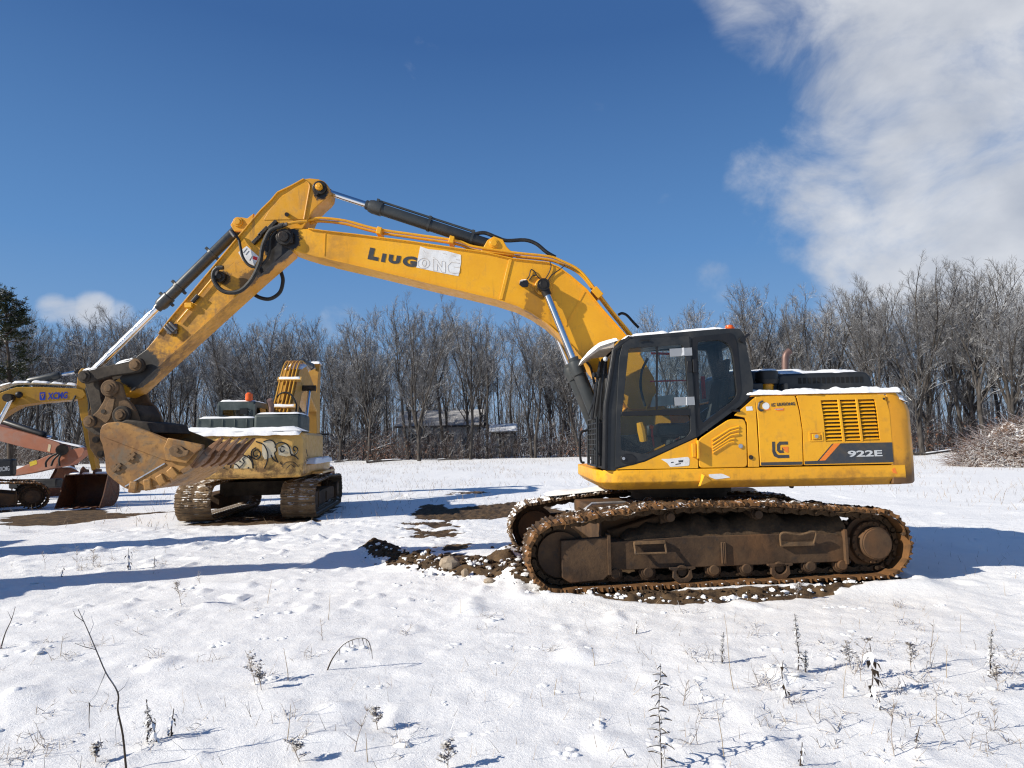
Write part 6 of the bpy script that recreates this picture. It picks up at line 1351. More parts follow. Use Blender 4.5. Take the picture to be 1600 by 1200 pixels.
def make_tree(seed, H, r0, first=.35, spread=.55, fork=0, dens=1.0, thin=False):
    rng = np.random.default_rng(seed); T = Fast(); Cr = Fast()
    def pick(pts, t):
        x = t * (len(pts) - 1); i = min(int(x), len(pts) - 2); f = x - i; return pts[i] * (1 - f) + pts[i + 1] * f, pts[i + 1] - pts[i]
    stems = []; r0 = r0 * 1.12
    fh = first if fork else .95
    trunk = grow(rng, (0, 0, -.2), (rng.normal(0, .06), rng.normal(0, .06), 1), H * fh, 10, .045, .02)
    rr = [r0 * (1.3 if k == 0 else 1) * (1 - (.30 if fork else .9) * k / 10) for k in range(11)]; T.tube(trunk, rr, 7)
    if fork:
        d = trunk[-1] - trunk[-2]; a0 = rng.uniform(0, 6.28)
        for k in range(fork):
            i = 10 - (k % 3); base = trunk[i]; a = a0 + 6.28 * k / fork + rng.normal(0, .3); tilt = rng.uniform(.16, .42) * spread / .5
            q = grow(rng, base, (math.cos(a) * tilt, math.sin(a) * tilt, 1), H * (1 - fh) * rng.uniform(.80, 1.02), 9, .075, .035); rk = r0 * rng.uniform(.42, .62); r_ = [rk * (1 - .86 * n_ / 9) for n_ in range(10)]
            T.tube(q, r_, 6); stems.append((q, r_, .10, 13))
            if rng.random() < .7:
                i2 = rng.integers(2, 5); q2 = grow(rng, q[i2], side_dir(rng, q[i2 + 1] - q[i2], rng.uniform(.25, .45)), H * (1 - fh) * rng.uniform(.45, .7), 7, .075, .06); rk2 = r_[i2] * .62; r2_ = [rk2 * (1 - .85 * n_ / 7) for n_ in range(8)]; T.tube(q2, r2_, 5); stems.append((q2, r2_, .15, 9))
        stems.append((trunk, rr, .55, 3))
    else: stems.append((trunk, rr, first, 22 if not thin else 14))
    for stem, rs, f0, nb in stems:
        for k in range(nb):
            t = f0 + (1 - f0) * (k + rng.random()) / nb; p, d = pick(stem, min(t, .99)); r = np.interp(t * (len(rs) - 1), range(len(rs)), rs) * .5
            L = H * (.19 if fork else .26) * (1.15 - .70 * (t - f0) / (1 - f0)) * (.55 + .7 * rng.random())
            b = grow(rng, p, side_dir(rng, d, .38 + .42 * rng.random()), L, 6, .10, .10); T.tube(b, [max(r, .022) * (1 - .75 * i / 6) for i in range(7)], 4)
            n2 = int(4 + L * 1.6)
            for j in range(n2):
                t2 = .18 + .82 * (j + rng.random()) / n2; p2, d2 = pick(b, min(t2, .99)); L2 = L * .42 * (1.2 - .6 * t2) * (.6 + .7 * rng.random())
                b2 = grow(rng, p2, side_dir(rng, d2, .40 + .40 * rng.random()), L2, 4, .12, .08); Cr.tube(b2, [max(r * .40, .015) * (1 - .6 * i / 4) for i in range(5)], 3)
                n3 = int((3 + L2 * 2.6) * dens)
                for q in range(n3):
                    t3 = .15 + .85 * (q + rng.random()) / n3; p3_, d3 = pick(b2, min(t3, .99)); L3 = rng.uniform(.25, .75)
                    b3_ = grow(rng, p3_, side_dir(rng, d3, .35 + .45 * rng.random()), L3, 3, .13, .06); Cr.tube(b3_, [.010, .0085, .0065, .0035], 3)
                    if rng.random() < .8: Cr.tube(grow(rng, b3_[1], side_dir(rng, d3, .5), L3 * .5, 2, .15, .04), [.007, .0055, .003], 3)
    top = max(float(a[:, 2].max()) for a in T.v + Cr.v); k_ = H / top          # the crown ends at height H
    for F in (T, Cr):
        for a in F.v: a *= np.array([k_ ** .6, k_ ** .6, k_])
    TREE_H.append(H); return T.mesh('trunk', M_bark), Cr.mesh('crown', M_twig)
TREE_H = []
TREES = [make_tree(101, 17, .17, .34, .55, 3), make_tree(102, 18, .20, .26, .60, 4), make_tree(103, 16, .15, .42, .45), make_tree(104, 19, .24, .24, .72, 6), make_tree(105, 17, .18, .38, .50, 3),
         make_tree(106, 15, .12, .40, .45, 0, .9, True), make_tree(107, 18, .17, .45, .50, 4), make_tree(108, 13, .10, .35, .45, 0, .9, True), make_tree(109, 18.5, .22, .20, .78, 5, 1.1), make_tree(110, 17, .16, .50, .45, 3)]
def place_tree(k, x, y, s, label, group=None, rot=None):
    t = thing('bare_tree', (x, y, gz(x, y) - .05), label, 'tree', group, random.uniform(0, 6.28) if rot is None else rot, local=True); t.scale = (s * random.uniform(.92, 1.08), s * random.uniform(.92, 1.08), s)
    for nm, me in zip(('trunk', 'crown'), TREES[k]):
        o = bpy.data.objects.new(nm, me); COL.objects.link(o); o.parent = t
    return t
def edge_y(x):        # the woodland edge runs a little closer on the right
    return 70.5 - .20 * x - (0 if x < 20 else (x - 20) * .02)
def region(px):
    if px < 265: return 'bare leafless tree in the wood left of the raised arm', 'bare trees left of the arm'
    if px < 900: return 'bare leafless tree in the wood seen below the boom', 'bare trees below the boom'
    if px < 1400: return 'bare leafless tree in the wood behind the cab and housing', 'bare trees behind the cab'
    return 'bare leafless tree in the wood right of the counterweight', 'bare trees right of the machine'
def to_px(x, y, z=0):
    v = Vector((x, y, z)) - CAM; return 800 + FPX * v.dot(cR) / v.dot(cF), 600 - FPX * v.dot(cU) / v.dot(cF)
rr_ = random.Random(5)
# single trees that stand out, placed first
for px, y0, k, s, lab in ((1440, 58.5, 3, 392, 'tallest wide crowned bare tree, right of the counterweight'), (1366, 60, 1, 428, 'slim forked bare tree just behind the counterweight top'), (1262, 62, 8, 432, 'broad bare tree rising above the dark engine hood'),
                          (1545, 56, 4, 408, 'forked bare tree behind the brush pile'), (1590, 55, 3, 402, 'bare tree cut by the right edge of the view'), (836, 69, 0, 478, 'straight thick trunked bare tree left of the boom cylinder'),
                          (735, 69.5, 6, 470, 'tall bare tree standing before the pale house'), (655, 68.5, 8, 456, 'bare tree with fan shaped crown under the white boom patch'), (575, 71, 1, 478, 'forked bare tree right of the old excavator boom'),
                          (420, 74, 3, 472, 'wide bare tree behind the old excavator'), (1185, 64, 4, 440, 'bare tree directly behind the rear of the cab'), (905, 69, 1, 482, 'bare tree behind the boom cylinders'), (345, 76, 4, 490, 'bare tree below the arm, left of the orange roof lamp'),
                          (205, 78, 6, 472, 'bare tree above the bucket linkage'), (120, 77, 8, 478, 'bare tree above the snowy boom with blue lettering')):
    r = ray(px, 693); x = r.x / r.y * y0; place_tree(k, x, y0, at(px, s, y0).z / TREE_H[k], lab)
n_t = 15
def top_at(px): return float(np.interp(px, (-100, 100, 265, 560, 640, 760, 960, 1090, 1130, 1340, 1400, 1460, 1720), (480, 478, 476, 478, 458, 462, 486, 474, 440, 436, 412, 402, 412)))
for row, (dy, step, smin, smax) in enumerate(((1.5, 4.4, .78, .98), (6, 5.4, .80, 1.0), (11, 6.4, .80, 1.02), (17, 7.4, .80, 1.0), (26, 8.0, .82, 1.02))):
    x = -76 - dy
    while x < 66 + dy:
        xx = x + rr_.uniform(-1.8, 1.8); yy = edge_y(xx) + dy + rr_.uniform(-2, 2); px = to_px(xx, yy)[0]
        if -120 < px < 1720:
            lab, grp = region(px); k = rr_.choice([0, 1, 2, 3, 4, 4, 5, 6, 6, 7, 8, 9, 9]); place_tree(k, xx, yy, at(px, top_at(px) + (rr_.uniform(-6, 58) if row == 0 else rr_.uniform(14, 88)), yy).z / TREE_H[k], lab, grp); n_t += 1
        x += step
# far wood and undergrowth: masses nobody could count
def thicket(name, n, f, mat, label, sides=3):
    T = Fast(); rng = np.random.default_rng(77 + n)
    for _ in range(n): f(T, rng)
    me = T.mesh(name, mat); o = bpy.data.objects.new(name, me); COL.objects.link(o); tag(o, label, 'undergrowth', kind='stuff'); return o
def far_stem(T, rng):
    x = rng.uniform(-125, 100); y = edge_y(x) + rng.uniform(36, 75); H = rng.uniform(12, 20); st = grow(rng, (x, y, 0), (rng.normal(0, .06), 0, 1), H, 5, .05, .02); T.tube(st, [.16, .13, .10, .07, .045, .02], 3)
    for k in range(16):
        t = .2 + .8 * rng.random(); i = int(t * 4.99); p = st[i] * (1 - (t * 5 - i)) + st[i + 1] * (t * 5 - i); b = grow(rng, p, (rng.normal(0, .7), rng.normal(0, .4), 1.0), rng.uniform(1.5, 4.5), 3, .12, .05); T.tube(b, [.035, .028, .02, .01], 3)
        for j in range(3): q = b[1 + j % 3]; T.tube(grow(rng, q, (rng.normal(0, .8), rng.normal(0, .4), 1.), rng.uniform(.6, 1.8), 2, .12, .05), [.018, .013, .006], 3)
thicket('far_wood', 900, far_stem, M_twig, 'far bare wood closing the view behind the nearer trees')
def brush_stem(T, rng):
    x = rng.uniform(-80, 66); y = edge_y(x) + abs(rng.normal(0, 6)) - .8; H = rng.uniform(.6, 4.2) * (1 if rng.random() < .75 else 1.6); st = grow(rng, (x, y, 0), (rng.normal(0, .25), rng.normal(0, .2), 1), H, 4, .12, .02); T.tube(st, [.022, .018, .014, .010, .005], 3)
    for k in range(7):
        i = rng.integers(1, 4); T.tube(grow(rng, st[i], (rng.normal(0, .8), rng.normal(0, .6), .7), H * rng.uniform(.15, .4), 2, .15, .0), [.010, .008, .004], 3)
def far_brush(T, rng):
    x = rng.uniform(-125, 100); y = edge_y(x) + rng.uniform(8, 60); H = rng.uniform(1.5, 5.5); st = grow(rng, (x, y, 0), (rng.normal(0, .12), rng.normal(0, .1), 1), H, 4, .10, .02); T.tube(st, [.05, .042, .034, .024, .012], 3)
    for k in range(9): i = rng.integers(0, 4); T.tube(grow(rng, st[i], (rng.normal(0, .8), rng.normal(0, .3), .8), H * rng.uniform(.2, .5), 2, .15, .0), [.024, .02, .01], 3)
thicket('far_brush', 3200, far_brush, mat_bark('far_brush_twigs', (.05, .038, .033), (.095, .078, .068), .3), 'dark brown saplings and brush filling the wood behind the first trunks')
thicket('undergrowth', 4600, brush_stem, mat_bark('brush_twigs', (.07, .05, .042), (.14, .11, .095), .6), 'tangled frosty undergrowth along the foot of the wood')
def beech(T, rng):
    cx = [(-14, 68), (30, 62), (37, 61), (26, 63), (44, 60), (-30, 77), (8, 69), (16, 67)][rng.integers(0, 8)]; p = np.array([cx[0] + rng.normal(0, 2.2), cx[1] + rng.normal(0, 1.2), abs(rng.normal(0, 1.3)) + .3]); d = rng.normal(0, .05, 3); e = rng.normal(0, .04, 3)
    T.v.append(np.stack([p - d, p - e, p + d, p + e])); T.f.append(np.array([[T.n, T.n + 1, T.n + 2, T.n + 3]])); T.n += 4
thicket('dead_leaves', 3600, beech, mat_plain('brown_beech_leaf', (.16, .075, .045), .8, 0, .4, 1, 0), 'brown dead leaves clinging to low saplings in the wood')
# fallen logs along the edge
for k, (px, y0, L, r, a) in enumerate(((600, 66, 3.6, .13, .1), (540, 69, 2.4, .10, -.2), (1470, 52, 4.5, .12, .05), (700, 67.5, 2.2, .09, .3), (1395, 56, 3.0, .10, -.1), (985, 66, 2.5, .1, .2))):
    q = ray(px, 693); x = q.x / q.y * y0; g = np.random.default_rng(k); z = gz(x, y0) + .12; T = Fast(); T.tube(grow(g, (x - L / 2, y0, z), (math.cos(a), math.sin(a), .03), L, 5, .06, 0), [r, r, r * .95, r * .9, r * .8, r * .6], 7)
    o = bpy.data.objects.new('fallen_log', T.mesh('fallen_log', M_bark)); COL.objects.link(o); tag(o, ['dark fallen log before the pale house, nearest the old excavator', 'short fallen log at the foot of the wood beside the old excavator', 'long fallen log left of the brush pile', 'fallen log below the middle of the pale house', 'fallen log right behind the counterweight', 'fallen log behind the cab at the foot of the wood'][k], 'log', 'fallen logs at the edge of the wood')
# pine at the far left
def make_pine():
    rng = np.random.default_rng(9); T = Fast(); N = Fast(); st = grow(rng, (0, 0, -.2), (.03, 0, 1), 17, 9, .05, .02); T.tube(st, [.28 * (1 - .8 * i / 9) for i in range(10)], 7)
    def tuft(p, s):
        for _ in range(16):
            d = rng.normal(0, 1, 3); d[2] = abs(d[2]) * .6 + .1; d /= np.linalg.norm(d); w = np.cross(d, rng.normal(0, 1, 3)); w /= np.linalg.norm(w) + 1e-6; q = p + rng.normal(0, .10, 3) * s; e = q + d * s * rng.uniform(.25, .5)
            N.v.append(np.stack([q - w * .03, q + w * .03, e + w * .012, e - w * .012])); N.f.append(np.array([[N.n, N.n + 1, N.n + 2, N.n + 3]])); N.n += 4
    for k in range(60):
        t = .30 + .70 * rng.random(); i = min(int(t * 9), 8); p = st[i] + (st[i + 1] - st[i]) * (t * 9 - i); a = rng.uniform(0, 6.28); L = 3.3 * math.sqrt(max(.02, 1.03 - t)) * min(1, .5 + 2.2 * (t - .3)) * rng.uniform(.6, 1.15) + .5
        b = grow(rng, p, (math.cos(a), math.sin(a), rng.uniform(.15, .8)), L, 5, .12, .04); T.tube(b, [.07, .055, .045, .035, .025, .012], 5)
        for j in range(int(4 + L * 3.2)):
            tt = .25 + .75 * rng.random(); i = min(int(tt * 5), 4); q = b[i] + (b[i + 1] - b[i]) * (tt * 5 - i); s = grow(rng, q, (rng.normal(), rng.normal(), .6), rng.uniform(.3, 1.0), 2, .1, .05); T.tube(s, [.016, .012, .006], 3); tuft(s[-1], .75); tuft(s[1], .6)
    return T.mesh('trunk', M_pineb), N.mesh('crown', M_needle, False)
PINE = make_pine()
for px, y0, s, lab in ((18, 60, .97, 'dark pine with ragged olive crown at the left edge'), (-60, 63, 1.0, 'second pine mostly beyond the left edge of the view')):
    q = ray(px, 693); x = q.x / q.y * y0; t = thing('pine_tree', (x, y0, 0), lab, 'tree', None, 1.1 + s, local=True); t.scale = (s, s, s)
    for nm, me in zip(('trunk', 'crown'), PINE): o = bpy.data.objects.new(nm, me); COL.objects.link(o); o.parent = t
# ------------------------------------------------------------------ pale house, open shed, heaps
def wall_thing():
    Y0 = 84.; W = lambda a, b, Y=Y0: at(a, b, Y)
    M_wall = mat_plain('pale_grey_siding', (.34, .34, .33), .7, 0, .08, 1.5, .05); M_roof = mat_plain('dark_roof_shingle', (.06, .055, .05), .8, 0, .3, 3, .1); M_win = mat_plain('dark_window', (.03, .035, .04), .15, 0, .1, 1, 0)
    x0, x1 = W(622, 700).x, W(752, 700).x; zt = W(690, 668).z
    H = thing('house', ((x0 + x1) / 2, Y0 + 4, 0), 'pale grey house half hidden behind the trees below the boom', 'house')
    m = MB(); m.box(x0, x1, Y0, Y0 + 8, -.2, zt); wl = m.build('wall', M_wall, H)
    for k in range(9): z = .3 + k * (zt - .3) / 9; m = MB(); m.box(x0, x1, Y0 - .03, Y0, z, z + .03); m.build('siding_board', M_wall, wl)
    m = MB(); m.loft([[(x0 - .4, Y0 - .4, zt), (x0 - .4, Y0 + 4, zt + 2.2), (x0 - .4, Y0 + 8.4, zt), (x0 - .4, Y0 + 8.4, zt + .15), (x0 - .4, Y0 + 4, zt + 2.4), (x0 - .4, Y0 - .4, zt + .15)], [(x1 + .4, Y0 - .4, zt), (x1 + .4, Y0 + 4, zt + 2.2), (x1 + .4, Y0 + 8.4, zt), (x1 + .4, Y0 + 8.4, zt + .15), (x1 + .4, Y0 + 4, zt + 2.4), (x1 + .4, Y0 - .4, zt + .15)]]); rf = m.build('roof', M_roof, H)
    m = MB(); m.add([(x0 - .35, Y0 - .3, zt + .27), (x1 + .35, Y0 - .3, zt + .27), (x1 + .35, Y0 + 3.9, zt + 2.5), (x0 - .35, Y0 + 3.9, zt + 2.5)], [(0, 1, 2, 3)]); m.build('snow_cover', mat_snow('thin_roof_snow', (.42, .41, .40)), rf, kind='stuff')
    for px, py in ((648, 684), (672, 684), (705, 684), (735, 684), (660, 706), (720, 706)):
        c = W(px, py); m = MB(); m.box(c.x - .5, c.x + .5, Y0 - .06, Y0 - .01, c.z - .6, c.z + .6); w_ = m.build('window', M_white, wl); m = MB(); m.box(c.x - .42, c.x + .42, Y0 - .075, Y0 - .062, c.z - .52, c.z + .52); m.build('pane', M_win, w_)
    # open timber shed with snowy roof
    Y1 = 76.; V = lambda a, b: at(a, b, Y1); M_tim = mat_plain('dark_weathered_timber', (.035, .030, .026), .8, 0, .3, 3, .1)
    x0, x1 = V(767, 700).x, V(806, 700).x; zt = V(786, 676).z
    S = thing('shed', ((x0 + x1) / 2, Y1 + 1.5, 0), 'open dark timber shed with a snowy roof, right of the pale house', 'shed')
    for x in (x0 + .1, (x0 + x1) / 2, x1 - .1):
        for y in (Y1, Y1 + 3): m = MB(); m.box(x - .08, x + .08, y - .08, y + .08, 0, zt); m.build('post', M_tim, S)
    for z in (1.3, zt - .1): m = MB(); m.box(x0, x1, Y1 - .05, Y1 + .05, z - .08, z + .08); m.build('rail', M_tim, S)
    m = MB(); m.bar((x0 + .1, Y1 - .1, .2), ((x0 + x1) / 2, Y1 - .1, 1.3), .09, .09); m.build('brace', M_tim, S); m = MB(); m.bar(((x0 + x1) / 2, Y1 - .1, 1.3), (x1 - .1, Y1 - .1, .2), .09, .09); m.build('brace', M_tim, S)
    m = MB(); m.box(x0, x1, Y1 + 3.1, Y1 + 3.2, .1, zt); m.build('back_wall', M_wall, S)
    m = MB(); m.add([(x0 - .3, Y1 - .4, zt), (x1 + .3, Y1 - .4, zt), (x1 + .1, Y1 + 3.4, zt + 1.0), (x0 + .1, Y1 + 3.4, zt + 1.0), (x0 - .3, Y1 - .4, zt + .14), (x1 + .3, Y1 - .4, zt + .14), (x1 + .1, Y1 + 3.4, zt + 1.14), (x0 + .1, Y1 + 3.4, zt + 1.14)], [(0, 3, 2, 1), (4, 5, 6, 7), (0, 1, 5, 4), (1, 2, 6, 5), (2, 3, 7, 6), (3, 0, 4, 7)]); rf = m.build('roof', M_roof, S)
    m = snow_sheet(x0 - .25, x1 + .25, Y1 - .38, Y1 + 3.3, lambda x, y: zt + .15 + (y - Y1 + .4) / 3.8, .12, 20, 10, 5, .1, .5, .1); m.build('snow_cover', M_snow, rf, kind='stuff')
    # low lean-to
    Y2 = 77.; a = at(578, 705, Y2); b_ = at(605, 690, Y2)
    Lh = thing('lean_to', (a.x + 1, Y2 + 1, 0), 'low dark lean-to with slanted snowy roof, left of the pale house', 'shed')
    m = MB(); m.box(a.x, b_.x, Y2, Y2 + 2.5, -.2, .9); m.build('wall', M_tim, Lh)
    m = MB(); m.bar((a.x - .4, Y2 + 1, .9), (b_.x + .5, Y2 + 1, 1.9), 3.2, .14, (0, 0, 1)); rf = m.build('roof', M_tim, Lh)
    m = MB(); m.bar((a.x - .38, Y2 + 1, 1.03), (b_.x + .45, Y2 + 1, 2.03), 3.1, .10, (0, 0, 1)); m.build('snow_cover', M_snow, rf, kind='stuff')
wall_thing()
# wire fence posts along the wood
def heap(name, px, py0, Y, rx, ry, h, mat, label, cat, seed):
    c = at(px, py0, Y); n = 60; vs = []; fs = []; m = MB()
    u = np.linspace(-1, 1, n); U, V_ = np.meshgrid(u, u); r = np.hypot(U, V_); X = c.x + U * rx; Y_ = Y + V_ * ry
    Z = h * sm(1 - r) * (.62 + .7 * fbm(X, Y_, .6, 3, seed)) + (fbm(X, Y_, 2.5, 4, seed + 3) - .5) * .5 * sm((1 - r) * 3) - .1
    vs = list(zip(X.ravel(), Y_.ravel(), Z.ravel())); fs = [(j * n + i, j * n + i + 1, (j + 1) * n + i + 1, (j + 1) * n + i) for j in range(n - 1) for i in range(n - 1)]
    m.add(vs, fs); o = m.build(name, mat, None); tag(o, label, cat); return o, (c.x, Y, rx, ry, h)
heap('snow_pile', 300, 700, 38, 3.4, 2.5, 2.1, mat_snow('piled_snow', bscale=6, bump=.8), 'heap of snow left of the old excavator, behind the bucket', 'snow heap', 12)
# brush pile: a heap of cut branches under snow
BP = thing('brush_pile', (26.9, 33.8, 0), 'big heap of cut brush under snow at the right edge', 'brush pile')
m = MB(); cx, cy = 27.1, 33.8
core, _ = heap('heap_core', 0, 700, 33.5, 1, 1, 1, M_mud, 'x', 'x', 1); bpy.data.objects.remove(core)
n = 50; u = np.linspace(-1, 1, n); U, V_ = np.meshgrid(u, u); r = np.hypot(U, V_); X = cx + U * 3.9; Y_ = cy + V_ * 2.6; Z = 2.2 * sm((1 - r) * 1.25) ** .8 * (.8 + .4 * fbm(X, Y_, .7, 3, 5)) + (fbm(X, Y_, 3, 4, 8) - .5) * .6 * sm((1 - r) * 4) - .15
m.add(list(zip(X.ravel(), Y_.ravel(), Z.ravel())), [(j * n + i, j * n + i + 1, (j + 1) * n + i + 1, (j + 1) * n + i) for j in range(n - 1) for i in range(n - 1)])
m.build('heap_core', mat_mudsteel('brown_brush_litter', (.10, .06, .04), (.17, .105, .07), (.07, .05, .04), 3, bump=1., snow=.4), BP)
T = Fast(); rng = np.random.default_rng(4)
for k in range(5200):
    a, q = rng.uniform(0, 6.28), rng.random() ** .6; x, y = cx + math.cos(a) * q * 3.8, cy + math.sin(a) * q * 2.5; z = 2.2 * max(0, 1 - q ** 1.6) * rng.uniform(.85, 1.05) + .05
    d = (rng.normal(0, 1), rng.normal(0, .6), rng.normal(.0, .35)); T.tube(grow(rng, (x, y, z), d, rng.uniform(.4, 1.5), 3, .22, -.05), [.017, .014, .010, .005], 3)
o = bpy.data.objects.new('branch_tangle', T.mesh('branch_tangle', mat_bark('brush_branches', (.13, .075, .05), (.23, .155, .115), .75))); COL.objects.link(o); o.parent = BP; o.location = (-26.9, -33.8, 0); o['kind'] = 'stuff'
# ------------------------------------------------------------------ churned earth: clods, snow lumps, one pale stone
M_clod = mat_mudsteel('earth_clod', (.036, .022, .012), (.090, .052, .025), (.12, .08, .045), 16, bump=.8)
M_clodl = mat_mudsteel('pale_dry_clod', (.26, .20, .14), (.40, .33, .25), (.16, .11, .07), 10, bump=.5)
def lumps(name, n, f, mat, label, cat):
    T = MB(); rng = random.Random(n); bm_ = []
    for _ in range(n):
        x, y, r = f(rng); z = gz(x, y); T.ball((x, y, z + r * .15), r, 6, 3, rng.uniform(.7, 1.3), rng.uniform(.7, 1.2), rng.uniform(.45, .8), .42)
    o = T.build(name, mat, None, smooth=('snow' in name), angle=40); tag(o, label, cat, kind='stuff'); return o
def on_ridge(rng, P, w):
    k = rng.randrange(len(P) - 1); t = rng.random(); return P[k][0] + (P[k + 1][0] - P[k][0]) * t + rng.gauss(0, w), P[k][1] + (P[k + 1][1] - P[k][1]) * t + rng.gauss(0, w)
def f1(rng): x, y = on_ridge(rng, RIDGE, .15); return x, y, min(.034, abs(rng.gauss(.008, .015)) + .006)
def f2(rng): x, y = on_ridge(rng, RIDGE + [gat(900, 925)], .24); return x, y, abs(rng.gauss(.016, .014)) + .008
def f3(rng):
    P = [gat(880, 922), gat(960, 933), gat(1080, 938), gat(1200, 932), gat(1330, 912), gat(1400, 890)]; x, y = on_ridge(rng, P, .06); return x, y, abs(rng.gauss(.012, .014)) + .006
def f4(rng): x, y = on_ridge(rng, RIDGE2 + [gat(790, 895)], .2); return x, y, min(.04, abs(rng.gauss(.012, .014)) + .008)
def f5(rng): x, y = on_ridge(rng, [gat(860, 912), gat(960, 928), gat(1080, 932), gat(1250, 922)], .07); return x, y, abs(rng.gauss(.010, .012)) + .006
lumps('earth_clods', 650, f1, M_clod, 'brown earth clods churned up before the left end of the track', 'earth clods')
lumps('snow_lumps', 260, f2, M_snow, 'broken snow lumps among the churned earth', 'snow lumps')
lumps('snow_crumbs', 150, f3, M_snow, 'crumbled snow along the outer edge of the near track', 'snow lumps')
lumps('clods_between_tracks', 170, f4, M_clod, 'dark clods between the two tracks at their left ends', 'earth clods')
lumps('track_crumbs', 160, f5, M_clod, 'earth crumbs along the near track', 'earth clods')
def rock(px, py, rx, rz, mat, name, label, cat):
    x, y = gat(px, py); m = MB(); m.ball((x, y, gz(x, y) + rz * .5), 1, 10, 7, rx, rx * .7, rz, .16); o = m.build(name, mat, None, angle=22, bevel=.006); tag(o, label, cat, 'pale stones in the churned earth'); return o
rock(703, 899, .125, .10, M_clodl, 'stone', 'large pale flat sided stone in the churned earth', 'stone')
rock(727, 905, .05, .06, M_clodl, 'stone', 'small pale stone just right of the largest stone', 'stone')
rock(764, 914, .07, .035, M_clodl, 'stone', 'flat pale stone lying in front of the clods', 'stone')
# ------------------------------------------------------------------ dry weeds standing in the snow
M_weed = mat_bark('dark_dry_weed', (.045, .034, .026), (.11, .085, .065), .62)
M_straw = mat_bark('pale_dry_stalk', (.30, .23, .15), (.44, .36, .26), .3)
M_frost = mat_bark('frosted_weed', (.28, .23, .19), (.42, .37, .33), .9)
def leaf(N, rng, p, d, L, w):
    d = np.array(d, float); d /= np.linalg.norm(d); s = np.cross(d, [0, 0, 1.]); s /= np.linalg.norm(s) + 1e-6; q1 = p + d * L * .5 + np.array([0, 0, L * .12]); q2 = p + d * L * .85 - np.array([0, 0, L * .25])
    N.v.append(np.stack([p, q1 - s * w, q2, q1 + s * w])); N.f.append(np.array([[N.n, N.n + 1, N.n + 2, N.n + 3]])); N.n += 4
def weed(px, pb, pt, kind, label, lean=0., mat=None, seed=0):
    """one plant: foot at pixel (px,pb) on the ground, top near height pt"""
    x, y = gat(px, pb); z = gz(x, y); H = (pb - pt) / FPX * math.hypot(y, 1.0); rng = np.random.default_rng(seed + int(px * 7 + pb)); S = Fast(); N = Fast()
    st = grow(rng, (x, y, z - .03), (lean, rng.normal(0, .06), 1), H + .03, 7, .07 if kind != 'stem' else .04, 0.); r = .0055 if kind in ('spike', 'dark') else .0032
    S.tube(st, [r * (1 - .55 * i / 7) for i in range(8)], 4)
    if kind == 'spike':
        for k in range(int(90)):
            t = .12 + .88 * rng.random(); i = min(int(t * 7), 6); p = st[i] + (st[i + 1] - st[i]) * (t * 7 - i); a = rng.uniform(0, 6.28); L = H * (.05 + .11 * (1 - t)) * rng.uniform(.6, 1.3); leaf(N, rng, p, (math.cos(a), math.sin(a), rng.uniform(-.6, .9)), L, L * .16)
        for k in range(14):
            t = .25 + .7 * rng.random(); i = min(int(t * 7), 6); p = st[i]; a = rng.uniform(0, 6.28); b = grow(rng, p, (math.cos(a), math.sin(a), 1.1), H * .22 * (1.1 - t), 3, .12, .05); S.tube(b, [.003, .0025, .002, .001], 3)
            for q in b[1:]:
                for _ in range(4): a = rng.uniform(0, 6.28); leaf(N, rng, q, (math.cos(a), math.sin(a), .4), .022, .005)
    elif kind == 'curl':
        for k in range(34):
            t = .15 + .85 * k / 34; i = min(int(t * 7), 6); p = st[i] + (st[i + 1] - st[i]) * (t * 7 - i); a = k * 2.4; L = H * .16 * (1.15 - t * .7); b = grow(rng, p, (math.cos(a), math.sin(a), .5), L, 4, .1, -.28); S.tube(b, [.004, .0055, .006, .005, .002], 3)
    elif kind == 'dark':
        for k in range(16):
            t = .1 + .9 * k / 16; i = min(int(t * 7), 6); p = st[i]; a = rng.uniform(0, 6.28); leaf(N, rng, p, (math.cos(a), math.sin(a), -.8), H * .30, H * .05)
    elif kind in ('branchy', 'snowhead'):
        for k in range(9 if kind == 'branchy' else 12):
            t = .3 + .7 * rng.random(); i = min(int(t * 7), 6); p = st[i]; a = rng.uniform(0, 6.28); b = grow(rng, p, (math.cos(a), math.sin(a) * .6, 1.0), H * .35 * (1.2 - t) + .02, 4, .14, .04); S.tube(b, [.0028, .0024, .002, .0016, .001], 3)
            if kind == 'snowhead':
                for q in b[2:]:
                    for _ in range(3): a2 = rng.uniform(0, 6.28); leaf(N, rng, q, (math.cos(a2), math.sin(a2), .5), .028, .011)
    m_ = mat or (M_weed if kind in ('spike', 'curl', 'dark') else M_straw if kind == 'stem' else M_frost)
    t = thing('dry_weed', (x, y, z), label, 'weed', 'dry weeds standing in the snow')
    for nm, F in (('stalk', S), ('dry_leaves', N)):
        if F.n:
            for v in F.v: v -= np.array([x, y, z])
            o = bpy.data.objects.new(nm, F.mesh(nm, m_)); COL.objects.link(o); o.parent = t
    return t
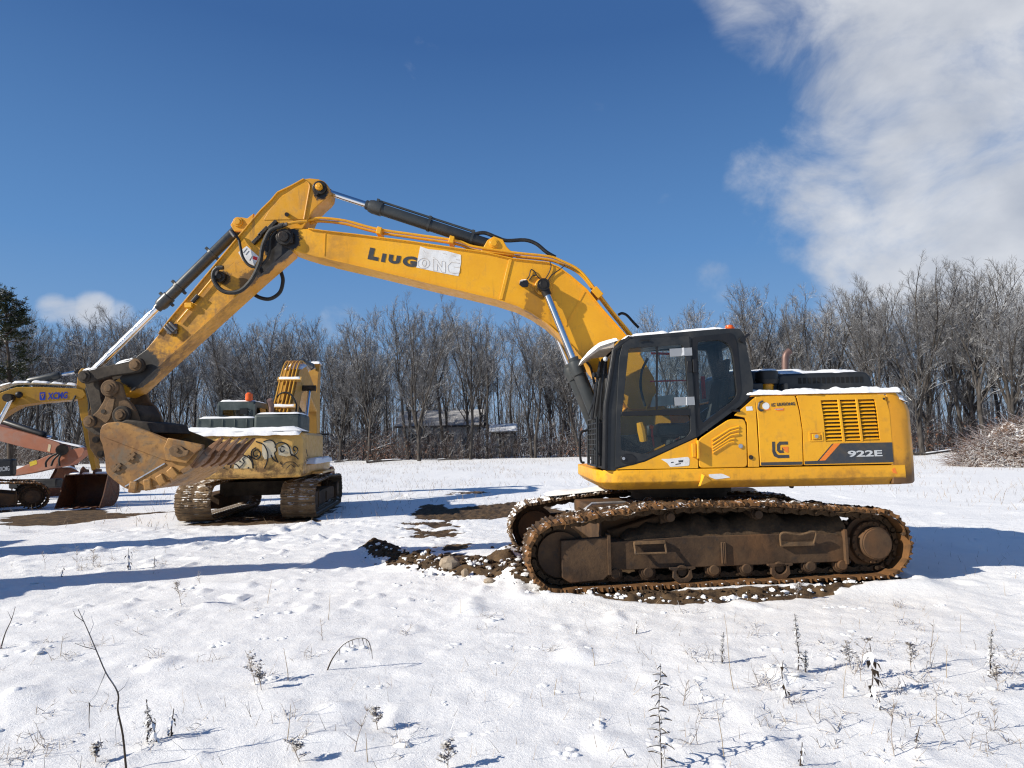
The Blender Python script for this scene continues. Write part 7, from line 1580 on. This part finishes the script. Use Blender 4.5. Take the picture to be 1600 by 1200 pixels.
W = [(1034, 1200, 1056, 'curl', 'dark stalk with curled leaves at the bottom edge, right of centre'), (1246, 1050, 968, 'spike', 'bushy dark seed spike standing tallest in the snow below the counterweight'), (1258, 1050, 1018, 'spike', 'short dark spike at the foot of the bushy seed spike'), (1128, 1040, 996, 'spike', 'small dark spike left of a pale straight straw'),
     (1230, 1088, 1036, 'dark', 'drooping blackened leaf stalk below the bushy spike'), (1147, 1076, 966, 'stem', 'pale straight straw between two dark spikes'), (1361, 1086, 1010, 'dark', 'dark stalk under a snowy branched head'), (1345, 1062, 992, 'snowhead', 'snow laden branching head beside the dark stalk'),
     (1330, 1042, 1005, 'snowhead', 'low snowy tuft left of the branching head'), (1452, 1040, 974, 'branchy', 'thin leaning stem with small twigs at the right'), (1549, 1054, 985, 'spike', 'leaning seed spike with snowy tip near the right edge'), (1560, 1080, 1040, 'snowhead', 'snow laden clump below the leaning spike'),
     (1424, 1052, 1010, 'snowhead', 'small frosted weed left of the thin leaning stem'), (1479, 1060, 1014, 'stem', 'short pale stem right of the thin leaning stem'), (1555, 1136, 1100, 'branchy', 'reddish tuft in a hollow near the right edge'), (1398, 1180, 1100, 'branchy', 'long wiry stem leaning left in the lower right'),
     (1376, 1110, 1085, 'dark', 'dark stub in the lower right snow'), (1430, 1165, 1140, 'dark', 'black broken leaf clump in the lower right'), (1250, 1200, 1168, 'dark', 'dark drooping leaves at the bottom edge in the right half'), (1316, 1090, 1040, 'stem', 'leaning straw right of the drooping leaf stalk'),
     (1132, 1180, 1120, 'stem', 'bent pale straw pair right of the curled stalk'), (1067, 1100, 1060, 'branchy', 'thin weed above right of the curled stalk'), (985, 1182, 1168, 'dark', 'tiny dark tuft left of the curled stalk'), (1462, 1130, 1090, 'stem', 'short straw beside the dark stub'),
     (228, 1158, 1096, 'spike', 'dark seed head left of a snowy leaf clump'), (268, 1150, 1112, 'dark', 'black crumpled leaves under snow in the lower left'), (245, 1160, 1115, 'dark', 'drooping dark leaves between seed head and crumpled leaves'), (400, 1072, 1020, 'snowhead', 'snow laden tuft left of centre'), (408, 1082, 1050, 'snowhead', 'low frosted clump under the snow laden tuft'),
     (450, 1066, 1018, 'stem', 'pale stem right of the snow laden tuft'), (200, 895, 862, 'dark', 'dark weed standing in the long shadow'), (240, 893, 875, 'dark', 'small dark weed at the edge of the long shadow'), (120, 890, 855, 'branchy', 'frosted bush of twigs above the long shadow'), (145, 888, 862, 'snowhead', 'frosted tuft beside the twig bush'),
     (70, 895, 865, 'branchy', 'twiggy weed at the left above the long shadow'), (95, 905, 890, 'dark', 'low dark clump in the long shadow'), (312, 915, 896, 'branchy', 'bent grass head below the long shadow'), (284, 948, 905, 'snowhead', 'snow covered arching weed left of centre'), (418, 940, 905, 'stem', 'thin straw below the long shadow'), (513, 968, 930, 'stem', 'thin stem left of the arched weed'),
     (504, 1000, 968, 'branchy', 'low twig clump left of the arched weed'), (95, 1024, 995, 'stem', 'short stem left of the tall branched weed'), (448, 1160, 1110, 'stem', 'straw in the lower left third'), (552, 1175, 1110, 'branchy', 'wiry weed at the bottom left of centre'), (575, 1190, 1150, 'stem', 'short straw at the bottom left of centre'), (700, 1200, 1160, 'snowhead', 'snow heaped tuft at the bottom centre'),
     (470, 1190, 1155, 'snowhead', 'snow heaped clump at the bottom left'), (150, 1190, 1165, 'snowhead', 'snow covered mound of grass at the bottom left'), (590, 1140, 1110, 'snowhead', 'frosted mound left of the bottom centre'), (865, 1085, 1060, 'stem', 'lone straw in the middle of the snow'), (930, 1040, 1010, 'stem', 'lone straw below the near track'), (1245, 935, 912, 'snowhead', 'frosted tuft at the edge of the near track'),
     (720, 960, 940, 'stem', 'tiny straw below the pale stones'), (1500, 985, 960, 'stem', 'straw at the right below the shadow'), (1570, 925, 905, 'stem', 'straw in front of the shadow at the right edge'), (993, 990, 972, 'dark', 'small dark stub below the near track')]
for i, (px, pb, pt, kd, lab) in enumerate(W): weed(px, pb, pt, kd, lab, lean=random.uniform(-.15, .15), seed=i)
# the tall branched stem at the lower left, and its neighbour at the edge
def wand(name, foot, pts, branches, label, r=.006):
    x, y = gat(*foot); z = gz(x, y); t = thing(name, (x, y, z), label, 'weed', 'dry weeds standing in the snow'); S = Fast()
    def P(a, b, dy=0): p = at(a, b, y + dy); return np.array([p.x - x, p.y - y, p.z - z])
    q = [P(*foot)] + [P(*p) for p in pts]; q[0][2] = -.03; q = [np.array(v) for v in smoothpath([Vector(v) for v in q], 4)]; S.tube(q, [r * (1 - .7 * i / (len(q) - 1)) for i in range(len(q))], 5)
    for k, b in enumerate(branches): bb = [P(*p, dy=(.05 if k % 2 else -.05) * i) for i, p in enumerate(b)]; S.tube(bb, [r * .45 * (1 - .6 * i / (len(bb) - 1)) for i in range(len(bb))], 4)
    o = bpy.data.objects.new('stalk', S.mesh('stalk', M_weed)); COL.objects.link(o); o.parent = t; return t
wand('dry_weed', (198, 1202), [(192, 1150), (184, 1110), (184, 1082), (165, 1050), (150, 1015), (135, 980), (122, 952)], [[(165, 1050), (150, 1085), (138, 1100), (128, 1120)], [(184, 1082), (195, 1072), (202, 1058)], [(150, 1015), (130, 1010), (117, 1005)], [(140, 990), (146, 975), (142, 962)], [(132, 972), (118, 962), (115, 955)], [(140, 1098), (139, 1125), (140, 1138)], [(185, 1118), (180, 1140), (182, 1165)], [(128, 965), (132, 955), (130, 950)]], 'tall bare branching weed at the lower left')
wand('dry_weed', (0, 1012), [(8, 990), (18, 968), (24, 948)], [[(18, 968), (12, 955)]], 'thin weed stem cut by the left edge')
wand('dry_weed', (509, 1050), [(520, 1028), (538, 1006), (560, 997), (574, 1000), (580, 1014), (582, 1030)], [[(540, 1006), (541, 1016)], [(550, 1000), (552, 1012)], [(560, 997), (562, 1010)], [(566, 998), (570, 1012)], [(572, 1000), (576, 1016)], [(530, 1014), (531, 1024)], [(579, 1012), (577, 1024)], [(545, 1003), (547, 1014)], [(577, 1006), (574, 1020)]], 'arched weed bowed down to the snow left of the bottom centre', .0065)
# ------------------------------------------------------------------ stubble: dry grass tips over the whole field
def stubble():
    T = Fast(); rng = np.random.default_rng(12); pts = []
    for _ in range(3600):       # clumps near the camera
        y = 2.3 + 12 * rng.random() ** 1.2; x = rng.uniform(-.95, .95) * (y + 1.5); pts.append((x, y, rng.uniform(.02, .11), .0018))
    for _ in range(17000):
        y = 14 + 54 * rng.random() ** .8; x = rng.uniform(-1.0, 1.0) * y; pts.append((x, y, rng.uniform(.05, .24), .0035 + y * .00010))
    A = np.array(pts); keep = fbm(A[:, 0], A[:, 1], .33, 4, 90) + .12 * rng.random(len(A)) > np.where(A[:, 1] < 14, .55, .50); A = A[keep]
    d1 = sdf(A[:, 0], A[:, 1], TRACKP) > .5; A = A[d1]; Z, D = ground_fields(A[:, 0], A[:, 1]); ok = D < .15; A = A[ok]; Z = Z[ok]
    for (x, y, h, w), z in zip(A, Z):
        a = rng.uniform(0, 6.28); d = np.array([rng.normal(0, .45), rng.normal(0, .45), 1.]); s = np.array([math.cos(a), math.sin(a), 0]) * w; p = np.array([x, y, z - .01]); e = p + d * h
        T.v.append(np.stack([p - s, p + s, e + s * .4, e - s * .4])); T.f.append(np.array([[T.n, T.n + 1, T.n + 2, T.n + 3]])); T.n += 4
    o = bpy.data.objects.new('dry_grass', T.mesh('dry_grass', mat_bark('dry_grass_blade', (.20, .14, .085), (.36, .28, .19), .25), False)); COL.objects.link(o); tag(o, 'dry grass tips poking through the snow', 'grass', kind='stuff')
    # small snowy clumps over buried grass
    m = MB(); rg = random.Random(3)
    for _ in range(210):
        y = 2.6 + 9 * rg.random() ** 1.3; x = rg.uniform(-.85, .9) * (y + .8)
        if sdf(np.array([x]), np.array([y]), TRACKP)[0] < .7: continue
        c = rg.uniform(.012, .035); z = gz(x, y)
        for k in range(rg.randint(2, 5)): m.ball((x + rg.gauss(0, c * 1.6), y + rg.gauss(0, c * 1.6), z - c * .05), c * rg.uniform(.5, 1.3), 8, 5, rg.uniform(.8, 1.8), 1, rg.uniform(.3, .55), .16)
    o = m.build('snow_clumps', M_snow, None, angle=70); tag(o, 'little clumps of snow over buried grass', 'snow lumps', kind='stuff')
stubble()
def tangles():
    T = Fast(); rng = np.random.default_rng(31)
    spots = [gat(rng.uniform(1080, 1600), rng.uniform(1000, 1190)) for _ in range(46)] + [gat(rng.uniform(0, 700), rng.uniform(1020, 1195)) for _ in range(24)] + [gat(rng.uniform(40, 260), rng.uniform(862, 905)) for _ in range(12)] + [gat(rng.uniform(0, 1600), rng.uniform(940, 1030)) for _ in range(26)]
    for x, y in spots:
        z = gz(x, y); big = rng.uniform(.4, 1.)
        for k in range(rng.integers(3, 11)):
            px_, py_ = x + rng.normal(0, .05), y + rng.normal(0, .05); st = grow(rng, (px_, py_, z - .02), (rng.normal(0, .75), rng.normal(0, .6), 1), big * rng.uniform(.07, .24), 5, .20, -.10); T.tube(st, [.0026, .0024, .002, .0017, .0013, .0008], 3)
            for j in range(rng.integers(0, 4)): T.tube(grow(rng, st[rng.integers(1, 5)], (rng.normal(), rng.normal(), .5), rng.uniform(.02, .07), 2, .3, -.1), [.002, .0022, .001], 3)
    o = bpy.data.objects.new('weed_tangles', T.mesh('weed_tangles', M_frost)); COL.objects.link(o); tag(o, 'frosted tangles of thin dead stalks in the foreground snow', 'weeds', kind='stuff')
tangles()
